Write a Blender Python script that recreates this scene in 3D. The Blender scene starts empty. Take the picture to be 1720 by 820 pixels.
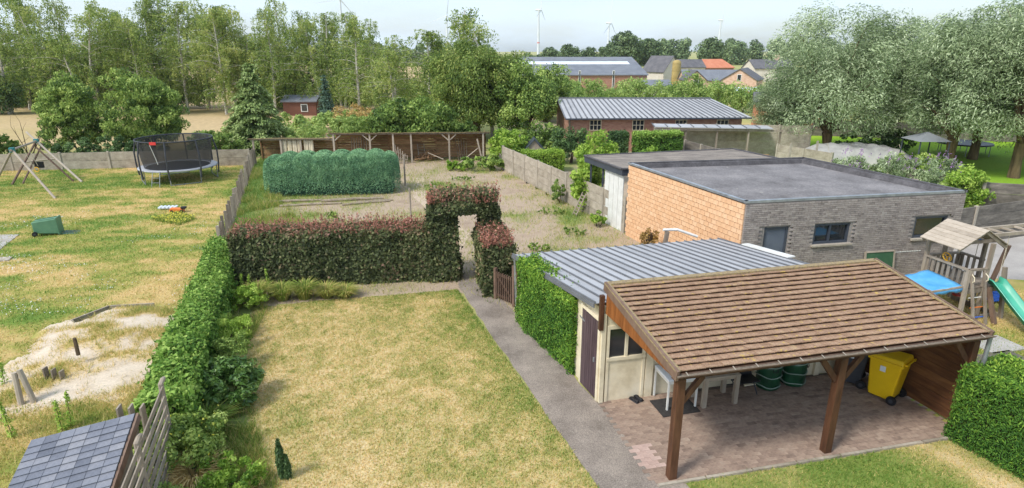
import bpy, math, random
import numpy as np
from mathutils import Vector, Matrix
R = math.radians
random.seed(7)
rng = np.random.default_rng(7)
scene = bpy.context.scene
C = scene.collection

# ---------------------------------------------------------------- camera
cam_d = bpy.data.cameras.new('camera'); cam = bpy.data.objects.new('camera', cam_d); C.objects.link(cam)
cam.location = (0, 0, 7.3); cam.rotation_euler = (R(90 - 17.7), 0, 0)
cam_d.sensor_width = 36; cam_d.lens = 36 * 1018 / 1720; cam_d.clip_end = 6000; cam_d.clip_start = .1
scene.camera = cam

# ---------------------------------------------------------------- sky and sun
SUN_EL, SUN_AZ = 50, 232          # azimuth: compass-like angle of the sun, clockwise from +Y
w = bpy.data.worlds.new('World'); scene.world = w; w.use_nodes = True
nt = w.node_tree; nt.nodes.clear()
def wn(t, **k):
    n = nt.nodes.new(t)
    for a, b in k.items(): setattr(n, a, b)
    return n
sky = wn('ShaderNodeTexSky', sky_type='NISHITA', sun_disc=False, sun_elevation=R(SUN_EL), sun_rotation=R(SUN_AZ),
         air_density=1.0, dust_density=2.0, ozone_density=1.0)
bg1 = wn('ShaderNodeBackground'); bg1.inputs['Strength'].default_value = .14
bg2 = wn('ShaderNodeBackground'); bg2.inputs['Strength'].default_value = .84
bg2.inputs['Color'].default_value = (.66, .79, .95, 1)
geo = wn('ShaderNodeTexCoord')
mp = wn('ShaderNodeMapping'); mp.inputs['Scale'].default_value = (1, 1, 4.0); mp.inputs['Location'].default_value = (.4, .9, .3)
noi = wn('ShaderNodeTexNoise'); noi.inputs['Scale'].default_value = 2.4; noi.inputs['Detail'].default_value = 7
noi.inputs['Roughness'].default_value = .55
rmp = wn('ShaderNodeMapRange'); rmp.inputs['From Min'].default_value = .36; rmp.inputs['From Max'].default_value = .66
rmp.inputs['To Min'].default_value = .22; rmp.inputs['To Max'].default_value = 1.0
mix = wn('ShaderNodeMixShader'); wo = wn('ShaderNodeOutputWorld')
L = nt.links.new
L(geo.outputs['Generated'], mp.inputs['Vector']); L(mp.outputs[0], noi.inputs['Vector']); L(noi.outputs['Fac'], rmp.inputs['Value'])
L(rmp.outputs[0], mix.inputs['Fac']); L(sky.outputs[0], bg1.inputs['Color']); L(bg1.outputs[0], mix.inputs[1]); L(bg2.outputs[0], mix.inputs[2])
L(mix.outputs[0], wo.inputs['Surface'])
sd = bpy.data.lights.new('sun', 'SUN'); sd.energy = 2.15; sd.angle = R(12); sd.color = (1, .965, .91)
so = bpy.data.objects.new('sun', sd); C.objects.link(so)
az, el = R(SUN_AZ), R(SUN_EL)
sv = Vector((math.sin(az) * math.cos(el), math.cos(az) * math.cos(el), math.sin(el)))
so.rotation_euler = sv.to_track_quat('Z', 'Y').to_euler(); so.location = sv * 50
scene.view_settings.view_transform = 'Standard'; scene.view_settings.look = 'None'
scene.view_settings.exposure = 0.72; scene.view_settings.gamma = 1; scene.view_settings.use_curve_mapping = False
scene.cycles.max_bounces = 8; scene.cycles.transparent_max_bounces = 16; scene.cycles.diffuse_bounces = 4
scene.cycles.use_denoising = True; scene.cycles.volume_bounces = 3

# ---------------------------------------------------------------- object helpers
def V(*a): return Vector(a)
ORG = {}
def link(name, me, m=None, parent=None):
    o = bpy.data.objects.new(name, me); C.objects.link(o)
    if m is not None and me is not None and not me.materials: me.materials.append(m)
    if parent is not None: o.parent = parent
    return o
def thing(name, label, cat, loc=(0, 0, 0), rz=0, group=None, local=False):
    o = bpy.data.objects.new(name, None); C.objects.link(o)
    o.location = loc; o.rotation_euler = (0, 0, rz); o.empty_display_size = .2
    o['label'] = label; o['category'] = cat
    if group: o['group'] = group
    ORG[o.name] = Vector((0, 0, 0)) if local else Vector(loc)
    return o
def tag(o, label, cat, group=None):
    o['label'] = label; o['category'] = cat
    if group: o['group'] = group
    return o
def structure(o): o['kind'] = 'structure'; return o
def stuff(o, label=None, cat=None):
    o['kind'] = 'stuff'
    if label: o['label'] = label; o['category'] = cat
    return o
def off(parent):
    while parent is not None:
        if parent.name in ORG: return ORG[parent.name]
        parent = parent.parent
    return Vector((0, 0, 0))
def copy_tree(o, parent=None):
    c = o.copy(); C.objects.link(c); c.parent = parent
    for ch in o.children: copy_tree(ch, c)
    return c

class MB:
    def __init__(s): s.v = []; s.f = []
    def add(s, vs, fs):
        n = len(s.v); s.v += [Vector(p) for p in vs]; s.f += [tuple(i + n for i in f) for f in fs]; return s
    def hexa(s, p):   # p: 4 bottom (ccw) + 4 top
        return s.add(p, [(3, 2, 1, 0), (4, 5, 6, 7), (0, 1, 5, 4), (1, 2, 6, 5), (2, 3, 7, 6), (3, 0, 4, 7)])
    def box(s, c, d, rz=0, M=None):
        hx, hy, hz = d[0] / 2, d[1] / 2, d[2] / 2
        p = [Vector(q) for q in ((-hx, -hy, -hz), (hx, -hy, -hz), (hx, hy, -hz), (-hx, hy, -hz), (-hx, -hy, hz), (hx, -hy, hz), (hx, hy, hz), (-hx, hy, hz))]
        m = M if M is not None else Matrix.Rotation(rz, 3, 'Z')
        return s.hexa([m @ q + Vector(c) for q in p])
    def bar(s, a, b, wd, ht, up=(0, 0, 1)):    # rectangular bar from a to b; wd across, ht along up
        a, b = Vector(a), Vector(b); d = (b - a).normalized(); u = Vector(up)
        if abs(d.dot(u)) > .99: u = Vector((0, 1, 0))
        x = d.cross(u).normalized(); u = x.cross(d).normalized(); x *= wd / 2; u *= ht / 2
        return s.hexa([a - x - u, b - x - u, b + x - u, a + x - u, a - x + u, b - x + u, b + x + u, a + x + u])
    def tube(s, pts, rad, n=8, caps=True):
        pts = [Vector(p) for p in pts]
        if not hasattr(rad, '__len__'): rad = [rad] * len(pts)
        rings = []; prev = None
        for i, p in enumerate(pts):
            d = (pts[min(i + 1, len(pts) - 1)] - pts[max(i - 1, 0)]).normalized()
            ref = prev if prev is not None else (Vector((1, 0, 0)) if abs(d.z) > .7 else Vector((0, 0, 1)))
            x = (ref - d * ref.dot(d)).normalized(); prev = x; y = d.cross(x)
            rings.append([p + (x * math.cos(2 * math.pi * k / n) + y * math.sin(2 * math.pi * k / n)) * rad[i] for k in range(n)])
        vs = [q for r_ in rings for q in r_]; fs = []
        for i in range(len(pts) - 1):
            for k in range(n):
                k2 = (k + 1) % n
                fs.append((i * n + k, i * n + k2, (i + 1) * n + k2, (i + 1) * n + k))
        if caps: fs += [tuple(range(n))[::-1], tuple((len(pts) - 1) * n + k for k in range(n))]
        return s.add(vs, fs)
    def lathe(s, prof, n=16, c=(0, 0, 0)):
        pts = []; c = Vector(c); m = len(prof)
        for k in range(n):
            a = 2 * math.pi * k / n
            pts += [Vector((r_ * math.cos(a), r_ * math.sin(a), z)) + c for r_, z in prof]
        fs = [(k * m + i, ((k + 1) % n) * m + i, ((k + 1) % n) * m + i + 1, k * m + i + 1) for k in range(n) for i in range(m - 1)]
        return s.add(pts, fs)
    def prism(s, poly, z0, z1):
        n = len(poly)
        vs = [(p[0], p[1], z0) for p in poly] + [(p[0], p[1], z1) for p in poly]
        fs = [tuple(range(n))[::-1], tuple(range(n, 2 * n))] + [(i, (i + 1) % n, n + (i + 1) % n, n + i) for i in range(n)]
        return s.add(vs, fs)
    def extr(s, poly, d):   # planar 3d polygon extruded along vector d
        n = len(poly); d = Vector(d); poly = [Vector(p) for p in poly]
        return s.add(poly + [p + d for p in poly], [tuple(range(n)), tuple(range(n, 2 * n))[::-1]] + [(i, n + i, n + (i + 1) % n, (i + 1) % n) for i in range(n)])
    def mesh(s, name, o=(0, 0, 0)):
        me = bpy.data.meshes.new(name); o = Vector(o)
        me.from_pydata([tuple(p - o) for p in s.v], [], s.f); me.update(); return me
    def build(s, name, m, parent=None, smooth=False, bevel=0):
        me = s.mesh(name, off(parent)); o = link(name, me, m, parent)
        if smooth: me.polygons.foreach_set('use_smooth', [True] * len(me.polygons))
        if bevel:
            b = o.modifiers.new('bevel', 'BEVEL'); b.width = bevel; b.segments = 2; b.limit_method = 'ANGLE'
        return o

def npmesh(name, verts, faces, m, parent=None, attrs=None, offset=True):
    """verts (N,3) array, faces (M,k) array, attrs {name: (M,) face values}"""
    verts = np.asarray(verts, dtype=np.float32)
    if parent is not None and offset: verts = verts - np.array(off(parent), dtype=np.float32)
    faces = np.asarray(faces, dtype=np.int32); M_, k = faces.shape
    me = bpy.data.meshes.new(name)
    me.vertices.add(len(verts)); me.vertices.foreach_set('co', verts.ravel())
    me.loops.add(M_ * k); me.loops.foreach_set('vertex_index', faces.ravel())
    me.polygons.add(M_); me.polygons.foreach_set('loop_start', np.arange(0, M_ * k, k, dtype=np.int32))
    me.update(calc_edges=True)
    for a, vals in (attrs or {}).items():
        dom = 'FACE' if len(vals) == M_ else 'POINT'
        at = me.attributes.new(a, 'FLOAT', dom); at.data.foreach_set('value', np.asarray(vals, dtype=np.float32))
    return link(name, me, m, parent)

def pieces(parent, name, me, mats, m, limit=300, rest=None):
    """alike pieces sharing one mesh: the first `limit` as objects, the others joined to one stuff part"""
    if not me.materials: me.materials.append(m)
    o0 = off(parent)
    T0 = Matrix.Translation(-o0)
    for M_ in mats[:limit]:
        o = bpy.data.objects.new(name, me); C.objects.link(o); o.parent = parent; o.matrix_local = T0 @ M_
    if len(mats) > limit:
        co = np.array([v.co[:] for v in me.vertices]); fs = [tuple(p.vertices) for p in me.polygons]
        k = len(fs[0]); f = np.array([q for q in fs if len(q) == k]); VV = []; FF = []
        for i, M_ in enumerate(mats[limit:]):
            A = np.array(M_); VV.append(co @ A[:3, :3].T + A[:3, 3]); FF.append(f + i * len(co))
        o = npmesh(rest or name + '_field', np.concatenate(VV), np.concatenate(FF), m, parent); stuff(o); o.data.polygons.foreach_set('use_smooth', [False] * len(o.data.polygons))

# ---------------------------------------------------------------- noise used by ground cover and hedges
_tab = np.random.default_rng(3).random((256, 256))
def vnoise(x, y):
    x = np.asarray(x, float); y = np.asarray(y, float)
    xi = np.floor(x).astype(int); yi = np.floor(y).astype(int); fx = x - xi; fy = y - yi
    fx = fx * fx * (3 - 2 * fx); fy = fy * fy * (3 - 2 * fy)
    t = lambda i, j: _tab[i % 256, j % 256]
    return (t(xi, yi) * (1 - fx) + t(xi + 1, yi) * fx) * (1 - fy) + (t(xi, yi + 1) * (1 - fx) + t(xi + 1, yi + 1) * fx) * fy
def fnoise(x, y, oct=4, rough=.5):
    s = 0; a = 1; n = 0
    for i in range(oct):
        s = s + a * vnoise(x * 2 ** i + 17.3 * i, y * 2 ** i + 5.1 * i); n += a; a *= rough
    return s / n
def inpoly(x, y, poly):
    x = np.asarray(x); y = np.asarray(y); ins = np.zeros(x.shape, bool); n = len(poly)
    for i in range(n):
        x1, y1 = poly[i][:2]; x2, y2 = poly[(i + 1) % n][:2]
        c = ((y1 > y) != (y2 > y))
        if y1 != y2: ins ^= c & (x < (x2 - x1) * (y - y1) / (y2 - y1) + x1)
    return ins

# ---------------------------------------------------------------- materials
def S(r, g, b, k=1.0):
    f = lambda c: (c / 12.92 if c <= .04045 else ((c + .055) / 1.055) ** 2.4)
    return tuple(f(c / 255) * k for c in (r, g, b)) + (1,)
MATS = {}
def newmat(name):
    m = bpy.data.materials.new(name); m.use_nodes = True; MATS[name] = m
    n = m.node_tree; b = n.nodes['Principled BSDF']; return m, n, b
def node(n, t, ins=None, **k):
    x = n.nodes.new(t)
    for a, b in k.items(): setattr(x, a, b)
    for a, b in (ins or {}).items(): x.inputs[a].default_value = b
    return x
def ramp(n, cols, pos=None):
    r = n.nodes.new('ShaderNodeValToRGB'); e = r.color_ramp.elements
    while len(e) < len(cols): e.new(.5)
    for i, c in enumerate(cols):
        e[i].position = pos[i] if pos else i / (len(cols) - 1); e[i].color = c
    return r
def pmat(name, cols, scale=4, stretch=(1, 1, 1), rough=.8, bump=.15, bscale=None, spec=.3, metal=0, rnd=.0, detail=6, pos=None, fine=0.0, spots=None):
    """noise-mottled surface; rnd = how much each object or island shifts along the ramp"""
    m, n, b = newmat(name); l = n.links.new
    tc = node(n, 'ShaderNodeTexCoord'); mp = node(n, 'ShaderNodeMapping'); mp.inputs['Scale'].default_value = stretch
    l(tc.outputs['Object'], mp.inputs['Vector'])
    no = node(n, 'ShaderNodeTexNoise', {'Scale': scale, 'Detail': detail, 'Roughness': .6}); l(mp.outputs[0], no.inputs['Vector'])
    mr = node(n, 'ShaderNodeMapRange', {'From Min': .3, 'From Max': .7}); l(no.outputs['Fac'], mr.inputs['Value']); fac = mr.outputs[0]
    if rnd:
        oi = node(n, 'ShaderNodeObjectInfo'); ge = node(n, 'ShaderNodeNewGeometry')
        ad = node(n, 'ShaderNodeMath', operation='ADD'); l(oi.outputs['Random'], ad.inputs[0]); l(ge.outputs['Random Per Island'], ad.inputs[1])
        fr = node(n, 'ShaderNodeMath', operation='FRACT'); l(ad.outputs[0], fr.inputs[0])
        mx = node(n, 'ShaderNodeMix', {'Factor': rnd}, data_type='FLOAT'); l(fac, mx.inputs['A']); l(fr.outputs[0], mx.inputs['B']); fac = mx.outputs['Result']
        # offset the noise per piece
        cb = node(n, 'ShaderNodeCombineXYZ'); l(fr.outputs[0], cb.inputs[2]); sc = node(n, 'ShaderNodeVectorMath', operation='SCALE'); sc.inputs['Scale'].default_value = 37
        l(cb.outputs[0], sc.inputs[0]); va = node(n, 'ShaderNodeVectorMath', operation='ADD'); l(mp.outputs[0], va.inputs[0]); l(sc.outputs[0], va.inputs[1]); l(va.outputs[0], no.inputs['Vector'])
    r_ = ramp(n, cols, pos); l(fac, r_.inputs['Fac']); col = r_.outputs['Color']
    bn = node(n, 'ShaderNodeTexNoise', {'Scale': bscale or scale * 6, 'Detail': 4}); l(mp.outputs[0], bn.inputs['Vector'])
    if fine:
        mm = node(n, 'ShaderNodeMapRange', {'From Min': .3, 'From Max': .7, 'To Min': 1 - fine, 'To Max': 1 + fine}); l(bn.outputs['Fac'], mm.inputs['Value'])
        mu = node(n, 'ShaderNodeVectorMath', operation='SCALE'); l(col, mu.inputs[0]); l(mm.outputs[0], mu.inputs['Scale']); col = mu.outputs[0]
    if spots:      # lichen or dirt specks: colour, noise scale, threshold
        sn = node(n, 'ShaderNodeTexNoise', {'Scale': spots[1], 'Detail': 3}); l((va if rnd else mp).outputs[0], sn.inputs['Vector'])
        sr = node(n, 'ShaderNodeMapRange', {'From Min': spots[2], 'From Max': spots[2] + .06}); l(sn.outputs['Fac'], sr.inputs['Value'])
        sm = node(n, 'ShaderNodeMix', data_type='RGBA'); l(sr.outputs[0], sm.inputs['Factor']); l(col, sm.inputs['A']); sm.inputs['B'].default_value = spots[0]; col = sm.outputs['Result']
    l(col, b.inputs['Base Color'])
    b.inputs['Roughness'].default_value = rough; b.inputs['Specular IOR Level'].default_value = spec; b.inputs['Metallic'].default_value = metal
    if bump:
        bu = node(n, 'ShaderNodeBump', {'Strength': bump, 'Distance': .02}); l(bn.outputs['Fac'], bu.inputs['Height']); l(bu.outputs[0], b.inputs['Normal'])
    return m
LEAF_GAIN = 1.45
def leafmat(name, cols, pos=None, trans=.25, rough=.55, spec=.25, hue=.0):
    m, n, b = newmat(name); l = n.links.new
    at = node(n, 'ShaderNodeAttribute', attribute_name='tint'); fac = at.outputs['Fac']
    if hue:
        oi = node(n, 'ShaderNodeObjectInfo'); ma = node(n, 'ShaderNodeMath', {2: -hue / 2}, operation='MULTIPLY_ADD'); ma.inputs[1].default_value = hue
        l(oi.outputs['Random'], ma.inputs[0]); ad = node(n, 'ShaderNodeMath', operation='ADD'); l(ma.outputs[0], ad.inputs[0]); l(fac, ad.inputs[1]); fac = ad.outputs[0]
    cols = [tuple(min(.8, c * LEAF_GAIN) for c in q[:3]) + (1,) for q in cols]
    r_ = ramp(n, cols, pos); l(fac, r_.inputs['Fac'])
    b.inputs['Roughness'].default_value = rough; b.inputs['Specular IOR Level'].default_value = spec
    l(r_.outputs[0], b.inputs['Base Color'])
    tr = node(n, 'ShaderNodeBsdfTranslucent'); l(r_.outputs[0], tr.inputs['Color'])
    mx = node(n, 'ShaderNodeMixShader', {'Fac': trans}); l(b.outputs[0], mx.inputs[1]); l(tr.outputs[0], mx.inputs[2])
    l(mx.outputs[0], n.nodes['Material Output'].inputs['Surface'])
    return m
def groundmat(name, cols, pos=None, fine=40, amt=.35, bump=.5, rough=.95, attr='patch'):
    """ground sheet coloured by its 'patch' attribute with fine grain on top"""
    m, n, b = newmat(name); l = n.links.new
    at = node(n, 'ShaderNodeAttribute', attribute_name=attr); tc = node(n, 'ShaderNodeTexCoord')
    n1 = node(n, 'ShaderNodeTexNoise', {'Scale': fine, 'Detail': 5, 'Roughness': .7}); l(tc.outputs['Object'], n1.inputs['Vector'])
    n2 = node(n, 'ShaderNodeTexNoise', {'Scale': fine / 9, 'Detail': 4, 'Roughness': .6}); l(tc.outputs['Object'], n2.inputs['Vector'])
    a1 = node(n, 'ShaderNodeMath', operation='MULTIPLY_ADD'); a1.inputs[1].default_value = amt; l(n1.outputs['Fac'], a1.inputs[0]); l(at.outputs['Fac'], a1.inputs[2])
    a2 = node(n, 'ShaderNodeMath', operation='MULTIPLY_ADD'); a2.inputs[1].default_value = amt * .8; l(n2.outputs['Fac'], a2.inputs[0]); l(a1.outputs[0], a2.inputs[2])
    a3 = node(n, 'ShaderNodeMath', operation='SUBTRACT'); a3.inputs[1].default_value = amt * .9; l(a2.outputs[0], a3.inputs[0])
    r_ = ramp(n, cols, pos); l(a3.outputs[0], r_.inputs['Fac'])
    mm = node(n, 'ShaderNodeMapRange', {'From Min': .3, 'From Max': .7, 'To Min': .78, 'To Max': 1.22}); l(n1.outputs['Fac'], mm.inputs['Value'])
    mu = node(n, 'ShaderNodeVectorMath', operation='SCALE'); l(r_.outputs[0], mu.inputs[0]); l(mm.outputs[0], mu.inputs['Scale'])
    l(mu.outputs[0], b.inputs['Base Color']); b.inputs['Roughness'].default_value = rough; b.inputs['Specular IOR Level'].default_value = .1
    bu = node(n, 'ShaderNodeBump', {'Strength': bump, 'Distance': .03}); l(n1.outputs['Fac'], bu.inputs['Height']); l(bu.outputs[0], b.inputs['Normal'])
    return m

# ---------------------------------------------------------------- foliage
def unit(a): return a / (np.linalg.norm(a, axis=1, keepdims=True) + 1e-9)
def rdir(n): return unit(rng.normal(size=(n, 3)))
def leaves(name, P, N, Ln, Wd, tint, m, parent=None, axis=None, ajit=.6, njit=.6, mesh_only=False):
    """one rhombic leaf (or leaf spray) per point; N = facing, axis = preferred long direction"""
    n = len(P); P = np.asarray(P, float)
    Ln = np.broadcast_to(Ln, (n,)) * rng.uniform(.5, 1.5, n); Wd = np.broadcast_to(Wd, (n,)) * rng.uniform(.7, 1.3, n)
    N = unit(np.asarray(N, float) + rng.normal(size=(n, 3)) * njit)
    a = rdir(n) if axis is None else unit(np.asarray(axis, float) + rng.normal(size=(n, 3)) * ajit)
    d = unit(a - N * np.sum(a * N, 1, keepdims=True)); wv = np.cross(N, d)
    dl = d * (Ln / 2)[:, None]; wl = wv * (Wd / 2)[:, None]
    sag = N * (Ln * .12)[:, None]
    vs = np.stack([P - dl - sag, P + wl, P + dl - sag, P - wl], 1).reshape(-1, 3)
    fs = np.arange(n * 4).reshape(n, 4)
    return npmesh(name, vs, fs, m, parent, {'tint': np.clip(tint, 0, 1)})
def puffs(centers, radii, per, squash=1.0, inner=.55, tvar=.22, tbase=.5):
    """leaf points on many small shells; returns P, N, tint"""
    centers = np.asarray(centers, float); k = len(centers); radii = np.broadcast_to(radii, (k,))
    per = np.broadcast_to(per, (k,)).astype(int); idx = np.repeat(np.arange(k), per); n = len(idx)
    D = rdir(n); r = radii[idx] * (inner + (1.08 - inner) * rng.random(n) ** .6)
    sc = np.array([1, 1, squash]); P = centers[idx] + D * sc * r[:, None]
    t = tbase + rng.normal(size=k)[idx] * tvar * .6 + rng.normal(size=n) * tvar * .6
    return P, D, t
def crown_points(R3, k, shell=.75, lump=.25, bottom=-.7):
    """centres of leaf clumps filling an uneven ellipsoid (origin at its middle)"""
    D = rdir(k * 3); D = D[D[:, 2] > bottom][:k]; k = len(D)
    rr = (shell + (1 - shell) * rng.random(k)) * np.where(rng.random(k) < .75, 1, rng.uniform(.3, .8, k))
    lum = 1 + lump * (fnoise(D[:, 0] * 2 + 9 + rng.random() * 50, D[:, 1] * 2 + D[:, 2] * 2.3 + 7) - .5) * 2
    return D * np.array(R3) * (rr * lum)[:, None]
def limb(mb, a, b, r0, r1, bend=.15, n=6, seg=4):
    a, b = Vector(a), Vector(b); L_ = (b - a).length
    j = Vector((random.uniform(-1, 1), random.uniform(-1, 1), random.uniform(-.3, .6))) * bend * L_
    pts = [a.lerp(b, t) + j * (4 * t * (1 - t)) * .5 for t in [i / seg for i in range(seg + 1)]]
    mb.tube(pts, [r0 + (r1 - r0) * i / seg for i in range(seg + 1)], n, caps=False); return pts
def bush(name, label, cat, loc, R3, m, n=4000, leaf=.12, asp=.6, group=None, k=60, prad=.28, stems=4, lift=None, tbase=.5, tvar=.25, up=None, squash=.8, lump=.25, stem_m='bark', bottom=-.75, shell=.7, crown='foliage'):
    t = thing(name, label, cat, loc, 0, group)
    cz = R3[2] if lift is None else lift
    cp = crown_points(R3, k, shell, lump, bottom)
    c = cp + np.array([loc[0], loc[1], loc[2] + cz])
    c[:, 2] = np.maximum(c[:, 2], loc[2] + .08)
    pr = prad * min(R3) * rng.uniform(.7, 1.35, len(c))
    P, N, ti = puffs(c, pr, max(6, n // len(c)), squash, tvar=tvar, tbase=tbase)
    keep = P[:, 2] > loc[2] + .01
    ax = None if up is None else np.tile(np.array([0, 0, up]), (len(P), 1)) + N * .7
    leaves(crown, P[keep], N[keep], leaf, leaf * asp, ti[keep], m, t, axis=None if ax is None else ax[keep])
    mb = MB()
    for i in range(stems):
        q = c[rng.integers(len(c))]; limb(mb, (loc[0] + random.uniform(-.1, .1), loc[1] + random.uniform(-.1, .1), loc[2] - .05), q, .04 * min(R3) + .01, .01, .2, 5)
    if stems: mb.build('stem', MATS[stem_m], t)
    return t
def hedge_box(name, a, b, depth, h0, h1, m, core_m, parent, n, leaf, asp=.6, lump=.12, jit=.10, tfun=None, z0=0.0, rnd=.25, top_r=.15, axis=None, faces='lrftb', inset=.16, name2='dark_core', njit=.6, tip=0.0):
    """clipped hedge along a->b (left face to right face are its two long sides)"""
    a = np.array(a, float)[:2]; b = np.array(b, float)[:2]; Ld = np.linalg.norm(b - a); d = (b - a) / Ld; p = np.array([-d[1], d[0]])
    hm = (h0 + h1) / 2
    ar = {'f': Ld * hm, 'b': Ld * hm, 't': Ld * depth * 1.2, 'l': depth * hm, 'r': depth * hm}
    tot = sum(ar[k] for k in faces); Ps = []; Ns = []
    for k in faces:
        q = int(n * ar[k] / tot); s = rng.random(q); u = rng.random(q); j = rng.random(q)
        if k in 'fb':
            sg = -1 if k == 'f' else 1
            lx = s * Ld; ly = np.full(q, sg * depth / 2); lz = u; nn = np.stack([0 * s, 0 * s + sg, 0 * s], 1)
        elif k == 't': lx = s * Ld; ly = (u - .5) * depth; lz = np.ones(q); nn = np.stack([0 * s, 0 * s, 0 * s + 1], 1)
        else:
            sg = -1 if k == 'l' else 1
            lx = np.full(q, 0. if k == 'l' else Ld); ly = (s - .5) * depth; lz = u; nn = np.stack([0 * s + sg, 0 * s, 0 * s], 1)
        ht = h0 + (h1 - h0) * lx / Ld
        zz = lz * ht
        # rounded shoulders, lumpy faces
        dt = np.clip((zz - (ht - top_r)) / top_r, 0, 1)
        pull = top_r * (1 - np.sqrt(np.clip(1 - dt ** 2, 0, 1)))
        if k == 't':
            ed = np.maximum(np.abs(ly) - (depth / 2 - top_r), 0) / top_r; zz = zz - top_r * (1 - np.sqrt(np.clip(1 - ed ** 2, 0, 1))) * .8
        lum = (fnoise(lx * 1.7 + 3 + a[0], (ly + zz) * 1.9 + 11 + a[1], 3) - .5) * 2 * lump
        dd = lum - np.abs(rng.normal(size=q)) * jit + (rng.random(q) < .06) * rng.random(q) * jit * 1.5
        if k == 't': zz = zz + dd
        else:
            lx = lx + nn[:, 0] * (dd - pull); ly = ly + nn[:, 1] * (dd - pull)
        x = a[0] + d[0] * lx + p[0] * ly; y = a[1] + d[1] * lx + p[1] * ly
        Ps.append(np.stack([x, y, z0 + np.maximum(zz, .02)], 1)); Ns.append(np.stack([d[0] * nn[:, 0] + p[0] * nn[:, 1], d[1] * nn[:, 0] + p[1] * nn[:, 1], nn[:, 2] + .25], 1))
    P = np.concatenate(Ps); N = np.concatenate(Ns)
    t = .45 + (fnoise(P[:, 0] * 1.3 + 5, P[:, 1] * 1.1 + P[:, 2] * 1.5, 3) - .5) * .7 + rng.normal(size=len(P)) * rnd * .6
    if tfun is not None: t = tfun(P, t)
    o = leaves(name, P, N, leaf, leaf * asp, t, m, parent, axis=axis if axis is None else np.tile(np.array(axis, float), (len(P), 1)) + N, njit=njit)
    i2 = inset; A = a + d * i2; B = b - d * i2; hw = max(.05, depth / 2 - i2)
    mb = MB(); nx = max(2, int(Ld / .5))
    for i in range(nx):
        s0, s1 = i / nx, (i + 1) / nx; q = []
        for zc in (0, 1):
            for (s_, sg) in ((s0, -1), (s1, -1), (s1, 1), (s0, 1)):
                pt = A + (B - A) * s_ + p * sg * hw; q.append((pt[0], pt[1], z0 + (.0 if zc == 0 else (h0 + (h1 - h0) * s_) - i2)))
        mb.hexa(q)
    mb.build(name2, core_m, parent)  # solid core against see-through, its dark colour stands for shade inside
    return o
def blades(name, pts, hgt, wid, tint, m, parent=None, lean=.5):
    n = len(pts); pts = np.asarray(pts, float); h = hgt * rng.uniform(.6, 1.4, n); a = rng.random(n) * 2 * np.pi
    wv = np.stack([np.cos(a), np.sin(a), 0 * a], 1) * (wid / 2 * rng.uniform(.7, 1.3, n))[:, None]
    tp = pts + np.stack([rng.normal(size=n) * lean * h, rng.normal(size=n) * lean * h, h], 1)
    vs = np.stack([pts - wv, pts + wv, tp], 1).reshape(-1, 3)
    return npmesh(name, vs, np.arange(n * 3).reshape(n, 3), m, parent, {'tint': np.clip(tint, 0, 1)})
def scatter(poly, n):
    xs = [p[0] for p in poly]; ys = [p[1] for p in poly]; out = []
    while sum(map(len, out)) < n:
        x = rng.uniform(min(xs), max(xs), n); y = rng.uniform(min(ys), max(ys), n); k = inpoly(x, y, poly); out.append(np.stack([x[k], y[k]], 1))
    return np.concatenate(out)[:n]
def sheet(name, poly, z, step, patch, m, edge=.15, zfun=None):
    xs = [p[0] for p in poly]; ys = [p[1] for p in poly]
    nx = int((max(xs) - min(xs)) / step) + 3; ny = int((max(ys) - min(ys)) / step) + 3
    gx = min(xs) - step + np.arange(nx) * step; gy = min(ys) - step + np.arange(ny) * step
    X, Y = np.meshgrid(gx, gy, indexing='ij'); Xf, Yf = X.ravel(), Y.ravel()
    Z = np.full(Xf.shape, z) + (zfun(Xf, Yf) if zfun else 0)
    I = np.arange(nx * ny).reshape(nx, ny)
    f = np.stack([I[:-1, :-1], I[1:, :-1], I[1:, 1:], I[:-1, 1:]], -1).reshape(-1, 4)
    cx = Xf[f].mean(1); cy = Yf[f].mean(1)
    jx = (fnoise(cx * 2.1, cy * 2.1, 3) - .5) * 2 * edge; jy = (fnoise(cx * 2.3 + 40, cy * 2.2 + 9, 3) - .5) * 2 * edge
    f = f[inpoly(cx + jx, cy + jy, poly)]
    used = np.unique(f); remap = np.zeros(nx * ny, int); remap[used] = np.arange(len(used))
    o = npmesh(name, np.stack([Xf, Yf, Z], 1)[used], remap[f], m, None, {'patch': patch(Xf, Yf)[used]})
    return structure(o)

# ---------------------------------------------------------------- colours of things
pmat('bark', [S(60, 48, 36), S(105, 90, 72)], 6, (1, 1, .3), .9, .5)
pmat('birch_bark', [S(90, 82, 72), S(190, 184, 172), S(212, 206, 195)], 5, (1, 1, 3), .8, .2)
pmat('willow_bark', [S(70, 58, 42), S(128, 108, 80)], 5, (1, 1, .25), .95, .6)
pmat('grey_wood', [S(92, 82, 72), S(140, 128, 114), S(172, 160, 144)], 5, (1, 1, .25), .85, .3, rnd=.5)
pmat('pale_wood', [S(138, 126, 112), S(166, 154, 138), S(186, 174, 158)], 5, (1, 1, .3), .85, .3, rnd=.5)
pmat('brown_post', [S(58, 38, 26), S(88, 58, 40), S(106, 74, 52)], 7, (1.5, 1.5, .25), .6, .3, rnd=.25)
pmat('orange_cladding', [S(104, 60, 28), S(138, 84, 42), S(154, 98, 52)], 6, (2, 2, .3), .55, .25, rnd=.4)
pmat('brown_fascia', [S(84, 66, 54), S(114, 92, 78), S(130, 108, 92)], 6, (1, 1, .4), .7, .3, rnd=.3)
pmat('dark_boards', [S(46, 30, 20), S(96, 62, 38), S(142, 100, 62)], 3, (.6, .6, 3), .75, .4, rnd=.5)
pmat('fence_boards', [S(96, 74, 54), S(146, 114, 82), S(174, 140, 104)], 3, (.5, 2, 3), .85, .3, rnd=.55)
pmat('concrete', [S(122, 112, 98), S(160, 150, 134), S(182, 172, 156)], 2.2, (1, 1, 1.4), .9, .35, rnd=.35, fine=.12)
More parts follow.
